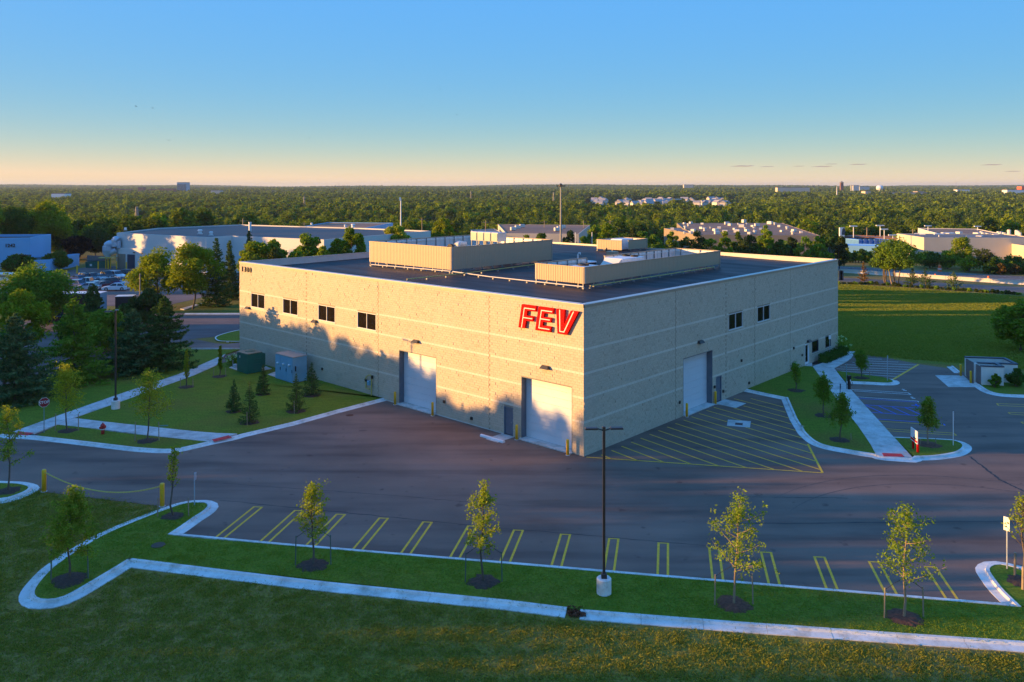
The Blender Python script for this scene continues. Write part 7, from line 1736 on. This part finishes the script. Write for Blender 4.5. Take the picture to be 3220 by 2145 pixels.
for i, (a, c, tp) in enumerate(((970, 1010, 218), (1060, 1200, 222), (1270, 1320, 205), (1340, 1440, 222), (1450, 1600, 216))):
    sky_block(('far left', 'second', 'peaked middle', 'fourth', 'right-hand')[i] + ' roof of the reddish building row beside the left tower', c1, ((a, tp), (c, 234)), 2350, 'brick_red', 18)
Yw = 2450; x, _, zt_ = A(c4(1005, 185), Yw); zb_ = float(terrain(x, Yw)); t = thing('water_tower', 'round white water tower on the skyline at the right', 'water tower', (x, Yw, zb_)); R0 = 30 / K * Yw / F_; hh = zt_ - zb_
obj('tank', MB().lathe([(R0 * .6, hh - 15), (R0 * .95, hh - 11), (R0, hh - 7), (R0 * .9, hh - 3), (R0 * .5, hh - .6), (.3, hh)], n=20), M['white_paint'], t, True)
for k in range(6): a = k * 1.047; obj('leg', MB().tube([(R0 * .85 * math.cos(a), R0 * .85 * math.sin(a), 0), (R0 * .8 * math.cos(a), R0 * .8 * math.sin(a), hh - 10)], .9, 6), M['white_paint'], t)
for i, (p, Y, lb) in enumerate(((c2(918, 165), 3500, 'thin radio mast on the horizon behind the factory'), (c4(1702, 145), 3500, 'thin radio mast on the right horizon'), (c4(615, 200), 1500, 'white mast left of the red-brown tower'))):
    x, z = at_px(p, Y); zg = float(terrain(x, Y)); t = thing('radio_mast', lb, 'mast', (x, Y, zg)); obj('mast', MB().tube([(0, 0, 0), (0, 0, z - zg)], [1.2, .6] if i == 2 else [1, .4], 5), M['white_paint'] if i == 2 else M['galv'], t); obj('tip', MB().lathe([(.8, z - zg), (.2, z - zg + 3)], n=6), M['galv'], t)
# birds
for i, p in enumerate((DD(313, 245), DD(351, 249), DD(388, 323), DD(711, 318), DD(1012, 205), DD(1050, 264), DD(970, 245))):
    Y = 120 + 12 * i; x, z = at_px(p, Y); t = thing('bird', 'small dark bird flying in the open sky', 'bird', (x, Y, z), i * .8, 'small birds in the sky')
    b = MB().lathe([(.01, -.16), (.045, -.05), (.04, .06), (.01, .14)], n=6); b.v = [(z_, x_, y_) for x_, y_, z_ in b.v]; obj('body', b, M['black_paint'], t)
    for s_ in (-1, 1): obj('wing', MB().add([(-.06, 0, 0), (.07, 0, 0), (.03, s_ * .2, .07), (-.05, s_ * .32, .04), (.06, s_ * .02, .012)], [(0, 1, 2, 3), (0, 4, 2)]), M['black_paint'], t)

HAZE = .00006
# ---- the evening haze over the land
hb_ = obj('haze', MB().box((0, 5950, 17), (16000, 12100, 84)), None)
m = bpy.data.materials.new('haze_air'); m.use_nodes = True; nt = m.node_tree; nt.nodes.remove(nt.nodes['Principled BSDF'])
pv = nt.nodes.new('ShaderNodeVolumePrincipled'); pv.inputs['Color'].default_value = (.52, .68, .92, 1); pv.inputs['Density'].default_value = HAZE; pv.inputs['Anisotropy'].default_value = .2
nt.links.new(pv.outputs[0], nt.nodes['Material Output'].inputs['Volume']); hb_.data.materials.append(m); tag(hb_, kind='stuff')
SC.cycles.volume_bounces = 0

# ---- thin cloud streaks low over the right horizon
M['cloud'] = bpy.data.materials.new('cloud'); M['cloud'].use_nodes = True; nt = M['cloud'].node_tree; bs = nt.nodes['Principled BSDF']; bs.inputs['Base Color'].default_value = (.55, .5, .55, 1); bs.inputs['Roughness'].default_value = 1; bs.inputs['Alpha'].default_value = .30
for i, (px, py, w) in enumerate(((1710, 383, 30), (1765, 384, 18), (1838, 383, 14), (1892, 384, 26), (1912, 378, 16), (1975, 379, 22), (2282, 380, 26), (2330, 395, 20))):
    x, _, z = A(DD(px, py), 15000.0); s = 15000 / F_ * 1.368; b = MB()
    for k in range(4): b.lathe([(w * s * .1, -w * s * .015), (w * s * (.55 - .08 * k), 0), (w * s * .2, w * s * .03)], ((k - 1.5) * w * s * .35, 0, (k % 2) * w * s * .04), 12)
    o = obj('cloud', b, M['cloud']); o.location = (x, 15000, z); tag(o, kind='stuff')
